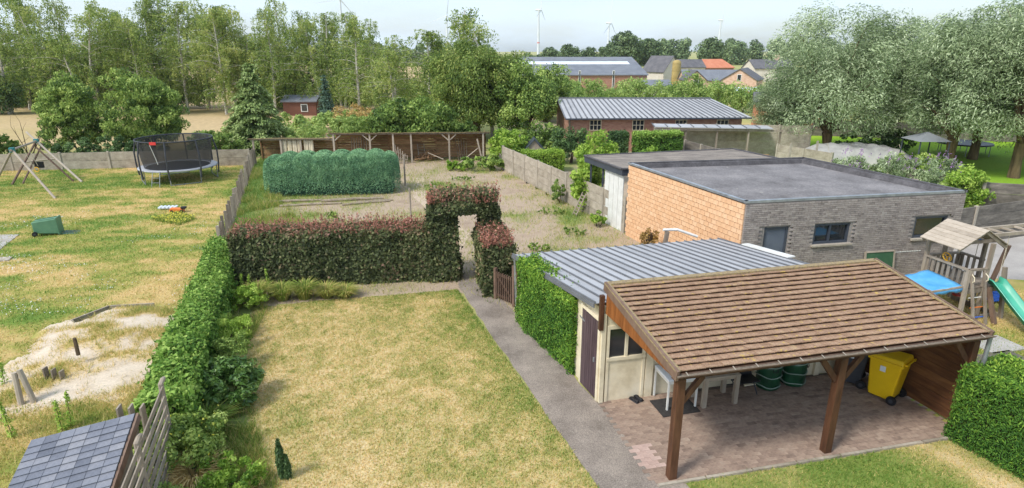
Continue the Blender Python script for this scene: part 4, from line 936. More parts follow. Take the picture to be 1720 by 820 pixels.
# handrail of white pipe and stump beside orange wall
t = thing('roof_ladder_rail', 'white bent rail on a grey post behind the metal roof', 'rail', (4.85, 18.4, 0))
MB().bar((4.70, 18.35, 0), (4.92, 18.4, 1.84), .12, .12).build('post', MATS['grey_wood'], t)
MB().tube([(4.78, 18.4, 1.90), (5.25, 18.45, 1.89), (5.9, 18.45, 1.66)], .045, 8).build('rail', MATS['white_paint'], t)
t = thing('tree_stump', 'small ivy covered stump at the foot of the orange wall', 'stump', (5.05, 21.2, 0))
MB().tube([(5.05, 21.2, 0), (5.07, 21.25, .5), (5.02, 21.2, .95)], [.22, .17, .10], 9).build('trunk', MATS['bark'], t)
c_ = crown_points((.28, .28, .45), 26) + np.array([5.05, 21.2, .62]); P, N, ti = puffs(c_, .12, 26, tbase=.25); leaves('ivy', P, N, .09, .07, ti, MATS['lf_brown'], t)

# ================================================================ PLAY TOWER
PO = V(12.62, 15.72, 0); tu, tv = V(.978, .208, 0), V(-.23, .973, 0)
pt = thing('play_tower', 'wooden play tower with plank roof, green slide and blue tarpaulin', 'play tower', PO)
def tp(u, v, z): return PO + tu * u + tv * v + V(0, 0, z)
gw = MATS['grey_wood']; DZ = .98; TW, TD = 1.22, 1.36
for (u, v, h) in ((0.62, 0, 2.25), (TW, TD * .5, 2.2), (0, TD, 2.15), (.62, TD, 2.3)):
    MB().bar(tp(u, v, -.02), tp(u, v, h), .09, .09, tu).build('post', gw, pt)
for (u, v) in ((0, 0), (TW, 0), (TW, TD)):
    MB().bar(tp(u - .12 * (1 if u == 0 else -1), v - .14 * (1 if v == 0 else -1), -.02), tp(u, v, 1.52), .09, .09, tu).build('post', gw, pt)
for k in range(9): MB().bar(tp(-.02, .05 + k * .155, DZ), tp(TW + .02, .05 + k * .155, DZ), .145, .03).build('deck_board', gw, pt)
for v in (0, TD): MB().bar(tp(-.05, v, DZ - .09), tp(TW + .05, v, DZ - .09), .05, .13).build('joist', gw, pt)
for u in (0, TW): MB().bar(tp(u, -.05, DZ - .09), tp(u, TD + .05, DZ - .09), .05, .12).build('joist', gw, pt)
def rail(a, b, n, skip=()):
    MB().bar(tp(*a, 1.52), tp(*b, 1.52), .10, .05).build('handrail', gw, pt)
    for k in range(n):
        if k in skip: continue
        s_ = (k + .5) / n; u, v = a[0] + (b[0] - a[0]) * s_, a[1] + (b[1] - a[1]) * s_
        dd = (tp(*b, 0) - tp(*a, 0)).normalized()
        MB().bar(tp(u, v, DZ - .06), tp(u, v, 1.50), .02, .085, dd).build('baluster', gw, pt)
rail((0, 0), (0, TD), 8); rail((0, TD), (TW, TD), 7); rail((TW, TD), (TW, .62), 4); MB().bar(tp(0, 0, 1.52), tp(TW * .5, 0, 1.52), .09, .05).build('handrail', gw, pt)
# plank roof: ridge runs away from the camera
RZ, EZ = 2.62, 2.12; ru = .40
for side, ue in ((-1, -.42), (1, 1.22)):
    for k in range(7):
        s0, s1 = k / 7, (k + 1.12) / 7
        u0, z0_ = ru + (ue - ru) * s0, RZ + (EZ - RZ) * s0; u1, z1_ = ru + (ue - ru) * min(s1, 1.02), RZ + (EZ - RZ) * min(s1, 1.02)
        lift = .014 * (1 if True else 0)
        MB().hexa([tp(u0, .02, z0_), tp(u0, 1.30, z0_), tp(u1, 1.30, z1_ + lift), tp(u1, .02, z1_ + lift), tp(u0, .02, z0_ + .02), tp(u0, 1.30, z0_ + .02), tp(u1, 1.30, z1_ + .02 + lift), tp(u1, .02, z1_ + .02 + lift)]).build('roof_plank', MATS['pale_wood'], pt)
for v in (.10, 1.22):
    for ue in (-.40, 1.20): MB().bar(tp(ru, v, RZ - .05), tp(ue, v, EZ - .05), .04, .08).build('roof_rafter', gw, pt)
    MB().bar(tp(ru - .44, v, EZ + .18), tp(ru + .46, v, EZ + .18), .03, .10).build('collar_tie', gw, pt)
# ladder
for u in (.08, .50): MB().bar(tp(u, -.42, 0), tp(u, -.02, 1.50), .05, .07, tu).build('ladder_side', MATS['grey_wood'], pt)
for k in range(4): MB().tube([tp(.08, -.42 + .105 * (k + 1), .25 * (k + .9)), tp(.50, -.42 + .105 * (k + 1), .25 * (k + .9))], .016, 7).build('rung', MATS[['crate_blue', 'orange_rung', 'white_paint', 'red_plastic'][k]], pt)
for u in (.06, .52): MB().tube([tp(u, -.05, 1.42), tp(u, -.15, 1.35), tp(u, -.17, 1.25), tp(u, -.10, 1.17)], .014, 6).build('grab_handle', MATS['cream_paint'], pt)
# steering wheel
t_ = MB(); wc = tp(.10, .80, 1.64)
t_.tube([wc + (tu * math.cos(a_) * .13 + (V(0, 0, 1) * .8 + tv * .6).normalized() * math.sin(a_) * .13) for a_ in [2 * math.pi * k / 18 for k in range(19)]], .018, 6, False)
for k in range(3): a_ = 2 * math.pi * k / 3; t_.bar(wc, wc + tu * math.cos(a_) * .13 + (V(0, 0, 1) * .8 + tv * .6).normalized() * math.sin(a_) * .13, .03, .02)
t_.build('steering_wheel', MATS['yellow_wheel'], pt)
# slide
sp = [(.95, .02, 1.08), (.95, -.14, 1.05), (.96, -.40, .86), (.98, -.75, .58), (1.0, -1.10, .32), (1.02, -1.38, .17), (1.04, -1.68, .13)]
prof = [(-.24, .14), (-.25, .15), (-.21, .15), (-.19, .0), (0, -.015), (.19, .0), (.21, .15), (.25, .15), (.24, .14)]
vs = []; dirv = (tp(1.04, -1.68, 0) - tp(.95, .02, 0)).normalized(); pv = V(-dirv.y, dirv.x, 0)
for (u, v, z) in sp: vs += [tp(u, v, z) + pv * q[0] + V(0, 0, q[1]) for q in prof]
m_ = MB().add(vs, [(r_ * 9 + i, r_ * 9 + i + 1, r_ * 9 + i + 10, r_ * 9 + i + 9) for r_ in range(6) for i in range(8)])
sl_ = m_.build('slide', MATS['slide_green'], pt, True); q_ = sl_.modifiers.new('solid', 'SOLIDIFY'); q_.thickness = .012
MB().bar(tp(.80, -.42, 0), tp(.74, -.06, .98), .10, .10).build('slide_post', MATS['brown_fascia'], pt)
# blue tarpaulin on a frame to the left
tf = [tp(-1.16, .05, .96), tp(-.06, .0, 1.06), tp(-.06, 1.15, 1.14), tp(-1.02, 1.05, 1.06)]
m_ = MB(); NN = 10; vs = []
for i in range(NN + 1):
    for j in range(NN + 1):
        s_, r_ = i / NN, j / NN; p = tf[0].lerp(tf[1], s_).lerp(tf[3].lerp(tf[2], s_), r_)
        p = p - V(0, 0, .06 * (16 * s_ * (1 - s_) * r_ * (1 - r_)) * .6 + .008 * math.sin(9 * s_ + 4 * r_)); vs.append(p)
fs_ = [(i * 11 + j, (i + 1) * 11 + j, (i + 1) * 11 + j + 1, i * 11 + j + 1) for i in range(NN) for j in range(NN)]
# hanging hem at the two outer edges
base = len(vs)
for i in range(NN + 1): vs.append(vs[i * 11] - V(0, 0, .13 + .03 * math.sin(i * 1.7)) + tv * -.03)
fs_ += [(i * 11, base + i, base + i + 1, (i + 1) * 11) for i in range(NN)]
b2 = len(vs)
for j in range(NN + 1): vs.append(vs[j] - V(0, 0, .12 + .03 * math.cos(j * 1.3)) - tu * .03)
fs_ += [(j, j + 1, b2 + j + 1, b2 + j) for j in range(NN)]
o_ = MB().add(vs, fs_).build('tarpaulin', MATS['tarp_blue'], pt, True); q_ = o_.modifiers.new('solid', 'SOLIDIFY'); q_.thickness = .006
MB().bar(tf[0] - V(0, 0, .02), tf[1] - V(0, 0, .02), .04, .05).build('tarpaulin_frame', gw, pt); MB().bar(tf[3] - V(0, 0, .03), tf[2] - V(0, 0, .03), .04, .05).build('tarpaulin_frame', gw, pt)
for p in (tp(-1.08, .12, 0), tp(-.95, .98, 0)): MB().bar(p, p + V(.03, 0, .98), .07, .07).build('tarpaulin_post', gw, pt)
# climbing frame reaching to the right from the tower
for v in (.9, 1.5): MB().bar(tp(.95, v, 2.14), tp(5.5, v + .1, 2.2), .06, .10).build('monkey_bar_beam', MATS['pale_wood'], pt)
for k in range(9): MB().bar(tp(1.2 + k * .5, .9, 2.16), tp(1.2 + k * .5, 1.55, 2.16), .05, .05).build('monkey_bar', MATS['pale_wood'], pt)
for v in (.6, 1.8): MB().bar(tp(5.4, v, 0), tp(5.4, 1.2 + (v - 1.2) * .5, 2.2), .09, .09).build('post', gw, pt)
MB().bar(tp(2.45, 1.3, 0), tp(2.75, 1.2, 1.7), .10, .10).build('post', MATS['brown_fascia'], pt)
MB().tube([tp(1.35, 1.0, 2.1), tp(1.35, 1.0, 1.3)], .01, 5).build('rope', MATS['rope'], pt)
MB().box(tp(1.35, 1.0, 1.98), (.06, .06, .16)).build('rope_clip', MATS['crate_blue'], pt)
MB().bar(tp(-.06, 0, .05), tp(TW, 0, .05), .04, .14).build('sandbox_board', gw, pt); MB().bar(tp(TW + .04, -.1, .08), tp(TW + .04, TD, .08), .04, .16).build('sandbox_board', gw, pt)
# other toys about the tower
t = thing('crate_swing', 'blue plastic crate swing seat beside the green slide', 'swing seat', tp(2.35, .95, .12))
for z in range(4):
    for (a, b) in (((2.0, .7), (2.7, .7)), ((2.7, .7), (2.7, 1.15)), ((2.7, 1.15), (2.0, 1.15)), ((2.0, 1.15), (2.0, .7))): MB().bar(tp(*a, .14 + z * .09), tp(*b, .14 + z * .09), .015, .05).build('slat', MATS['crate_blue'], t)
MB().box(tp(2.35, .92, .12), (.66, .42, .02), math.atan2(.208, .978)).build('base', MATS['crate_blue'], t)
for (u, v) in ((2.0, .7), (2.7, 1.15)): MB().tube([tp(u, v, .45), tp(2.35, .95, 2.1)], .008, 5).build('rope', MATS['rope'], t)
t = thing('disc_swing', 'small red disc seat hanging under the play tower', 'swing seat', tp(.72, .75, .42))
MB().lathe([(.001, 0), (.13, 0), (.14, .025), (.12, .04), (.001, .04)], 18, tp(.72, .75, .42)).build('seat', MATS['red_plastic'], t)
MB().tube([tp(.72, .75, .45), tp(.72, .75, .92)], .008, 5).build('rope', MATS['rope'], t)
t = thing('garden_stool', 'pale grey metal stool at the foot of the slide', 'stool', (14.6, 14.3, 0))
MB().box((14.6, 14.3, .42), (.36, .34, .05), R(20)).build('seat', MATS['skylight'], t, bevel=.01)
for sx in (-.2, .2):
    for sy in (-.18, .18): MB().tube([(14.6 + sx * .7, 14.3 + sy * .7, .40), (14.6 + sx * 1.3, 14.3 + sy * 1.3, 0)], .012, 6).build('leg', MATS['skylight'], t)
sl = MB(); sl.box((12.55, 14.2, .02), (1.1, .8, .05), R(14)); structure(sl.build('paving_slab', MATS['slab']))
sl = MB(); sl.box((12.0, 13.35, .02), (1.5, .7, .05), R(14)); structure(sl.build('paving_slab', MATS['dark_concrete']))

# ================================================================ NEIGHBOUR'S LAWN: TRAMPOLINE, SWING, TOYS
TC = V(-19.75, 35.6, 0); TRD = 2.08
t = thing('trampoline', 'round trampoline with black safety net standing on the lawn', 'trampoline', TC)
def tc(a, r_, z): return TC + V(math.cos(a) * r_, math.sin(a) * r_, z)
def ring(r_, z, n=40): return [tc(2 * math.pi * k / n, r_, z) for k in range(n + 1)]
MB().lathe([(.001, .82), (1.0, .82), (TRD - .35, .83)], 40, TC).build('mat', MATS['black_plastic'], t)
MB().lathe([(TRD - .38, .84), (TRD - .02, .86), (TRD + .03, .84), (TRD + .03, .78), (TRD - .02, .77)], 40, TC).build('rim_pad', MATS['rim_pad'], t, True)
MB().lathe([(TRD - .32, .85), (TRD - .22, 1.4), (TRD - .10, 2.42)], 40, TC).build('safety_net', MATS['net'], t, True)
MB().tube(ring(TRD - .06, 2.44), .035, 7, False).build('top_ring', MATS['grey_plastic'], t)
for k in range(8):
    a = 2 * math.pi * (k + .32) / 8
    MB().tube([tc(a, TRD + .06, .35), tc(a, TRD + .13, 1.0), tc(a, TRD + .13, 1.7), tc(a, TRD - .04, 2.46)], .045, 8).build('net_pole', MATS['grey_plastic'], t)
    MB().tube([tc(a, TRD - .02, .8), tc(a, TRD - .02, .03)], .028, 7).build('leg', MATS['steel'], t)
for k in range(4):
    a0, a1 = 2 * math.pi * (2 * k + .32) / 8, 2 * math.pi * (2 * k + 1.32) / 8
    MB().tube([tc(a0, TRD - .02, .04), tc(a1, TRD - .02, .04)], .026, 7).build('foot_bar', MATS['steel'], t)
af = -math.pi / 2 - .05
MB().box(tc(af, TRD - .04, 2.40), (.36, .03, .16)).build('badge', MATS['red_plastic'], t)
MB().tube([tc(af - .1, TRD - .06, 2.3), tc(af - .05, TRD - .2, 1.6), tc(af - .02, TRD - .25, 1.2)], .02, 6).build('zip_flap', MATS['white_paint'], t)
lad = [tc(af - .12, TRD + .3, 0), tc(af - .12, TRD + .03, .85), tc(af + .08, TRD + .3, 0), tc(af + .08, TRD + .03, .85)]
MB().tube(lad[:2], .02, 6).build('ladder_side', MATS['steel'], t); MB().tube(lad[2:], .02, 6).build('ladder_side', MATS['steel'], t)
for s_ in (.3, .6): MB().bar(lad[0].lerp(lad[1], s_), lad[2].lerp(lad[3], s_), .05, .02).build('ladder_step', MATS['steel'], t)

t = thing('swing_set', 'round pole wooden swing set with teal joints on the lawn', 'swing set', (-25, 34, 0))
def hz_(px, py, z): return Vector((px, py, z))
T1, T2 = V(*(-26.68, 32.33, 2.25)), V(*(-27.89, 35.68, 2.25))
pw = MATS['pale_wood']
MB().tube([T1 - (T2 - T1) * .06, T2 + (T2 - T1) * .05], .06, 9).build('top_beam', pw, t)
def lg_(a, b, r_=.06, name='leg', m=None, ext=0): MB().tube([a + (a - b) * ext, b], r_, 9).build(name, m or pw, t)
lg_(T1, V(*(-23.61, 30.57), 0)); lg_(T1, V(*(-28.51, 32.53), 0)); lg_(T2, V(*(-25.05, 34.74), 0), ext=.22)
lg_(T2, V(*(-28.5, 33.92), 0), m=MATS['brown_fascia']); lg_(T2 + V(.1, .3, -.2), V(*(-28.13, 34.24), 0), .05, m=MATS['brown_fascia']); lg_(T2 + V(.3, -.5, -.3), V(*(-25.65, 34.91), 0), .05, m=MATS['brown_fascia'])
MB().tube([V(*(-28.84, 35.8, 1.0)), V(*(-27.48, 36.26, 1.1))], .045, 8).build('cross_beam', pw, t)
for T_ in (T1, T2): MB().box(T_, (.22, .22, .24), R(20)).build('joint', MATS['teal_metal'], t)
for k, s_ in enumerate((.38, .55)):
    p = T1.lerp(T2, s_); MB().tube([p, p + V(.25, .2, -1.25)], .014, 5).build('rope', MATS['rope'], t)
p = T1.lerp(T2, .45); MB().tube([p + V(.26 + .13 * math.cos(a_), .2, -1.38 + .13 * math.sin(a_)) for a_ in [2 * math.pi * k / 12 for k in range(13)]], .022, 6, False).build('ring', MATS['yellow_wheel'], t)
MB().box(V(*(-27.8, 35.37, 0.9)), (.46, .1, .36), R(15)).build('swing_seat', MATS['black_plastic'], t)
for T_ in (T1,): MB().tube([T_ + V(.1, 0, -.1), V(*(-28.6, 33.71, 1.2))], .012, 5).build('rope', MATS['rope'], t)

t = thing('toy_car', 'small orange toy car lying in the grass near the trampoline', 'toy', V(*(-15.84, 27.79), 0), R(15), local=True)
b_ = MB(); b_.hexa([V(-.32, -.16, .06), V(.32, -.16, .06), V(.32, .16, .06), V(-.32, .16, .06), V(-.26, -.14, .24), V(.22, -.14, .20), V(.22, .14, .20), V(-.26, .14, .24)]); b_.build('body', MATS['orange_rung'], t, bevel=.03)
for sx in (-.2, .22):
    for sy in (-.17, .17): MB().tube([(sx, sy - .03, .08), (sx, sy + .03, .08)], .08, 12).build('wheel', MATS['black_plastic'], t)
MB().box((.30, 0, .22), (.22, .24, .08)).build('hood', MATS['black_plastic'], t)
t = thing('slatted_rack', 'small white slatted rack lying behind the orange toy', 'rack', V(*(-16.57, 28.35), 0), R(8), local=True)
for k in range(5): MB().box((-.34 + k * .17, 0, .13), (.09, .42, .05), M=Matrix.Rotation(R(20), 3, 'Y')).build('slat', MATS['skylight'], t)
MB().box((0, 0, .07), (.84, .05, .06)).build('rail', MATS['skylight'], t)
MB().prism([(-21.27, 24.09), (-20.47, 24.09), (-19.93, 22.72), (-19.68, 22.12), (-24, 21.6), (-24, 24.2)], -.02, .03).build('concrete_slab', MATS['slab'])['kind'] = 'structure'
MB().prism([(-18.89, 21.14), (-18.46, 21.21), (-18.32, 20.81), (-18.57, 20.74)], -.02, .05).build('concrete_slab', MATS['concrete_post'])['kind'] = 'structure'

# timbers and posts about the sand heap
def post(name, label, x, y, h, r_, m, z=0, lean=(0, 0)):
    o = MB().tube([(x, y, z - .1), (x + lean[0], y + lean[1], z + h)], [r_, r_ * .9], 8).build(name, MATS[m]); return tag(o, label, 'post')
post('wooden_stake', 'short brown stake on top of the sand heap', *(-10.32, 12.94), .34, .045, 'bark', .5)
post('wooden_stake', 'pale leaning stake left of the sand heap', *(-10.58, 11.39), .75, .06, 'pale_wood', 0, (-.05, .1))
post('wooden_stake', 'second pale leaning stake beside the sand heap', *(-10.34, 11.48), .80, .06, 'pale_wood', 0, (-.2, .05))
t = thing('plank_edging', 'pair of grey upright planks holding the sand', 'planks', V(*(-10.57, 12.3), 0))
for k in range(3): x, y = (-10.65, 12.3); MB().bar((x + k * .16, y + .02 * k, 0), (x + k * .16, y + .02 * k, .42 - .05 * k), .14, .03, (1, 0, 0)).build('plank', MATS['grey_wood'], t)
t = thing('timber_edging', 'low grey timber edging behind the sand heap', 'edging', V(*(-12.33, 15.48), 0))
for (a, b) in (((-12.28, 15.36), (-11.84, 16.41)), ((-11.8, 16.41), (-10.62, 16.59))): MB().bar((a[0], a[1], .08), (b[0], b[1], .08), .05, .18).build('plank', MATS['grey_wood'], t)

# ================================================================ SLATE ROOFED SHED AND SLATTED SCREEN, BOTTOM LEFT
TR, TL = V(-5.95, 8.30, 1.80), V(-7.30, 7.86, 1.62); dn = V(.30, -1.18, -.36)
ss_ = thing('slate_shed', 'little shed with grey slate tiled roof beside the slatted screen', 'shed', (-6.6, 7.4, 0))
eU = (TL - TR).normalized(); eD = dn.normalized(); eN = eU.cross(eD).normalized()
if eN.z < 0: eN = -eN
eP = eN.cross(eU).normalized()
if eP.dot(eD) < 0: eP = -eP
RW, CW, CG = (TL - TR).length, .222, .128
sm0 = MB().hexa([V(-.109, -.02, 0), V(.109, -.02, 0), V(.109, .15, .002), V(-.109, .15, .002), V(-.109, -.02, .010), V(.109, -.02, .010), V(.109, .15, .024), V(-.109, .15, .024)]).mesh('slate')
B = Matrix((eU, eP, eN)).transposed().to_4x4(); bl = []
nrow, ncol = 20, 7
for j in range(nrow):
    for i in range(ncol):
        s_ = (i + .5) * RW / ncol ; s_ = min(max(s_, .10), RW - .10)
        q = TR + eU * s_ + eD * (j * CG / max(.2, eD.dot(eP))) + eN * (.03 + random.uniform(-.002, .003))
        bl.append(Matrix.Translation(q) @ B @ Matrix.Rotation(R(3.5), 4, 'X') @ Matrix.Scale(RW / ncol / .222 * .985, 4, (1, 0, 0)))
pieces(ss_, 'slate', sm0, bl, MATS['slate_tile'])
LQ = eD * (nrow * CG / eD.dot(eP))
MB().hexa([TR - eN * .05, TL - eN * .05, TL + LQ - eN * .05, TR + LQ - eN * .05, TR + eN * .02, TL + eN * .02, TL + LQ + eN * .02, TR + LQ + eN * .02]).build('roof_deck', MATS['grey_wood'], ss_)
MB().bar(TR - eU * .03 + V(0, .03, -.02), TR + LQ - eU * .03 - V(0, 0, .02), .035, .12, eN).build('verge_board', MATS['orange_cladding'] if False else MATS['brown_fascia'], ss_)
bx_ = [TR + LQ + eU * .1, TL + LQ - eU * .1, TL - eU * .1 + eD * .12, TR + eU * .1 + eD * .12]
MB().hexa([V(p.x, p.y, 0) for p in bx_] + [p - V(0, 0, .09) for p in bx_]).build('wall', MATS['grey_wood'], ss_)
t = thing('plank_screen', 'two short grey upright boards behind the slate roof', 'planks', (-6.55, 8.6, 0))
for k, (x, y) in enumerate(((-6.62, 8.88), (-6.44, 8.91), (-6.26, 8.93))): MB().bar((x, y, 0), (x, y, 1.60 - .01 * k), .17, .03, (.97, .2, 0)).build('plank', MATS['grey_wood'], t)
# slatted screen in two bays
t = thing('slatted_screen', 'grey weathered screen of slanting slats by the ivy hedge', 'fence', (-6.0, 8.4, 0))
sp_ = [V(-6.11, 9.30, 0), V(-5.55, 7.64, 0), V(-4.99, 5.98, 0)]
for k, p in enumerate(sp_): MB().tube([p, p + V(0, 0, 1.5), p + V(0, 0, 1.78), p + V(.02, .05, 1.84), p + V(.0, .12, 1.83)], [.045, .045, .045, .042, .03], 8).build('post', MATS['grey_wood'], t)
for k in range(2):
    a, b = sp_[k], sp_[k + 1]
    for j in range(8):
        z = 1.70 - j * .19; MB().bar(a.lerp(b, .02) + V(.03, 0, z), b.lerp(a, .02) + V(.03, 0, z), .02, .10).build('slat', MATS['grey_wood'], t)

# ================================================================ HEDGES
def shoots(par, a, b, depth, h, n, m='lf_red_shoot', hh=.30, nm='new_shoots'):
    a = np.array(a); b = np.array(b); d = (b - a); Ld = np.linalg.norm(d); d = d / Ld; p = np.array([-d[1], d[0]])
    k = n // 9; bx = rng.random(k) * Ld; by = (rng.random(k) - .5) * depth; hs = hh * rng.random(k) ** 1.3 + .06; idx = np.repeat(np.arange(k), 9); f = rng.random(len(idx))
    lean = rng.normal(size=(k, 2)) * .25
    x = a[0] + d[0] * bx[idx] + p[0] * by[idx] + lean[idx, 0] * f * hs[idx]; y = a[1] + d[1] * bx[idx] + p[1] * by[idx] + lean[idx, 1] * f * hs[idx]
    P = np.stack([x, y, h - .08 + f * hs[idx]], 1) + rng.normal(size=(len(idx), 3)) * .015
    leaves(nm, P, rdir(len(P)), .07, .04, rng.random(len(P)), MATS[m], par, axis=np.tile([0, 0, 1.], (len(P), 1)), ajit=.8)
    mb = MB()
    for i in range(0, k, 2):
        q = V(a[0] + d[0] * bx[i] + p[0] * by[i], a[1] + d[1] * bx[i] + p[1] * by[i], h - .15); mb.add([q + V(-.006, 0, 0), q + V(.006, 0, 0), q + V(lean[i, 0] * hs[i], lean[i, 1] * hs[i], hs[i] + .1)], [(0, 1, 2)])
    stuff(mb.build('twigs', MATS['beech_core_and_twigs'], par))
t = thing('ivy_hedge', 'long ivy covered hedge between the lawn and the neighbouring garden', 'hedge', (-8.5, 14, 0))
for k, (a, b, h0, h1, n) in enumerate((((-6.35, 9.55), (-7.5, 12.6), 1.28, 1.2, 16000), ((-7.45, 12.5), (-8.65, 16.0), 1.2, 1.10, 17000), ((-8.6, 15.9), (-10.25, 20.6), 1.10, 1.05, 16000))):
    hedge_box('foliage', a, b, .98, h0, h1, MATS['lf_ivy'], MATS['twigs'], t, n, .095, .8, lump=.16, jit=.10, top_r=.35, rnd=.35, name2='dark_core', tfun=lambda P, q: q + .12 * (P[:, 2] > 1.0))
for a, b in (((-6.4, 9.6), (-7.5, 12.6)), ((-7.5, 12.6), (-8.65, 16.0)), ((-8.65, 16.0), (-10.2, 20.5))): shoots(t, a, b, .9, 1.12, 900, 'lf_ivy', .22, 'stray_shoots')
red = lambda P, q: np.clip(.31 + (q - .45) * .8 + .26 * np.clip((P[:, 2] - 1.55) / .35, 0, 1) * rng.random(len(P)) * 1.6 * (P[:, 2] < 5), 0, 1)
t = thing('beech_hedge', 'long clipped dark beech hedge with reddish top behind the lawn', 'hedge', (-5.8, 19, 0))
hedge_box('foliage', (-8.95, 18.60), (-2.7, 19.35), 1.15, 1.84, 1.80, MATS['lf_beech'], MATS['beech_core_and_twigs'], t, 46000, .105, .7, lump=.14, jit=.09, tfun=red, rnd=.45)
shoots(t, (-8.9, 18.61), (-2.7, 19.35), 1.15, 1.80, 7600, hh=.42)
# arch over the path
t = thing('hedge_arch', 'tall clipped beech arch over the garden path', 'hedge', (-1.75, 19.3, 0))
red2 = lambda P, q: np.clip(.31 + (q - .45) * .8 + .24 * np.clip((P[:, 2] - 2.50) / .4, 0, 1) * rng.random(len(P)) * 1.6, 0, 1)
hedge_box('foliage', (-2.78, 19.25), (-1.84, 19.40), 1.15, 2.40, 2.40, MATS['lf_beech'], MATS['beech_core_and_twigs'], t, 15000, .105, .7, lump=.16, tfun=red2, rnd=.45)
hedge_box('foliage', (-1.10, 19.47), (-.45, 19.58), 1.1, 2.40, 2.40, MATS['lf_beech'], MATS['beech_core_and_twigs'], t, 9000, .105, .7, lump=.14, tfun=red2, rnd=.45)
hedge_box('foliage', (-2.66, 19.26), (-.55, 19.57), 1.1, .72, .72, MATS['lf_beech'], MATS['beech_core_and_twigs'], t, 15000, .105, .7, lump=.2, tfun=red2, z0=2.24, top_r=.60, rnd=.45)
shoots(t, (-2.75, 19.25), (-.45, 19.58), 1.2, 2.74, 3400, hh=.42)
t = thing('beech_hedge', 'short dark beech hedge between the arch and the wooden gate', 'hedge', (-.3, 18.4, 0))
hedge_box('foliage', (-.62, 17.35), (-.95, 19.3), 1.0, 1.68, 1.78, MATS['lf_beech'], MATS['beech_core_and_twigs'], t, 16000, .105, .7, lump=.14, tfun=lambda P, q: red(P, q) + .05, rnd=.45)
for ch in t.children: ch.location = Vector(ch.location) + V(.22, .10, 0)
shoots(t, (-.40, 17.45), (-.74, 19.4), .95, 1.70, 4000, hh=.42)
# yews
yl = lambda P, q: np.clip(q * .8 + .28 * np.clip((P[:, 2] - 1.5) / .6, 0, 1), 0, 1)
t = thing('yew_hedge', 'bright green yew hedge against the shed beside the path', 'hedge', (1.0, 13.8, 0))
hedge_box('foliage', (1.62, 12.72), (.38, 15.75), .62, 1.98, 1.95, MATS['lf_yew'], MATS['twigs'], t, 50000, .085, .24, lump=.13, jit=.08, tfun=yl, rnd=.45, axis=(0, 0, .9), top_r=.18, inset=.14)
shoots(t, (1.62, 12.72), (.38, 15.75), .5, 1.97, 1500, 'lf_yew', .22, 'top_sprays')
t = thing('yew_hedge', 'dense green clipped hedge at the right end of the carport', 'hedge', (9.9, 9.6, 0))
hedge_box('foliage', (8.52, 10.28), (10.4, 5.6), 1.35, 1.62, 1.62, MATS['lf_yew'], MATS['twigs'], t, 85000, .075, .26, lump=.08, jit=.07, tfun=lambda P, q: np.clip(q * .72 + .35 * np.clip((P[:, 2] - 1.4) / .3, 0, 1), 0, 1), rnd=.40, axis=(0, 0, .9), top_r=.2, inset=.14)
for ch in t.children: ch.location = Vector(ch.location) + V(.64, .26, 0)
shoots(t, (9.15, 10.5), (11.0, 5.9), 1.2, 1.62, 2600, 'lf_yew', .14, 'top_sprays')
# blue green clipped conifers
t = thing('blue_conifer_hedge', 'rounded blue green clipped conifer hedge with lobed top', 'hedge', (-9.5, 32, 0))
n = 135000; s = rng.random(n); th = rng.random(n) * np.pi; Lh = 7.1; ex = np.clip(1 - np.abs(2 * s - 1) ** 7, 0, 1) ** .5
ct, st = np.cos(th), np.sin(th)
hy = 1.15 * np.sign(ct) * np.abs(ct) ** .45; lob = .17 * np.abs(np.sin(np.pi * (s * 7.6 + .2))) ** .8
hz2 = (2.00 + lob + .10 * s) * np.abs(st) ** .42
hy = hy * (.25 + .75 * ex); hz2 = hz2 * (.72 + .28 * ex); rj = 1 - np.abs(rng.normal(size=n)) * .022
lu = 1 + .035 * (fnoise(s * 30, th * 5) - .5) * 2 + .03 * np.abs(np.sin(np.pi * (s * 7.6 + .2))) * (np.abs(ct) > .3)
xs_ = (s - .5) * Lh; P = np.stack([xs_ * (1 - .02 * st), hy * rj * lu, hz2 * rj], 1)
N = np.stack([(2 * s - 1) ** 9, ct * .8, st * .9 + .1], 1); rot = R(6.5); c6, s6 = math.cos(rot), math.sin(rot)
P = np.stack([P[:, 0] * c6 - P[:, 1] * s6 - 9.62, P[:, 0] * s6 + P[:, 1] * c6 + 32.25, P[:, 2]], 1); N = np.stack([N[:, 0] * c6 - N[:, 1] * s6, N[:, 0] * s6 + N[:, 1] * c6, N[:, 2]], 1)
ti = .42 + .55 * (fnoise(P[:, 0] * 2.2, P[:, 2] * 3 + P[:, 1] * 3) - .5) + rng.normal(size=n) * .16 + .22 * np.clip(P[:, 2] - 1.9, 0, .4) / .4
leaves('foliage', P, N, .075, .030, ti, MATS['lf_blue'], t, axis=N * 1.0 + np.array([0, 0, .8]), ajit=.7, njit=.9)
mb = MB()
for k in range(7): mb.box((-9.62 + (k - 3) * .9 * c6, 32.25 + (k - 3) * .86 * s6, .88), (.92, 1.7, 1.76), rot)
mb.build('dark_core', MATS['dark_core_blue'], t)  # solid boxes, coloured dark in place of the shaded hedge interior

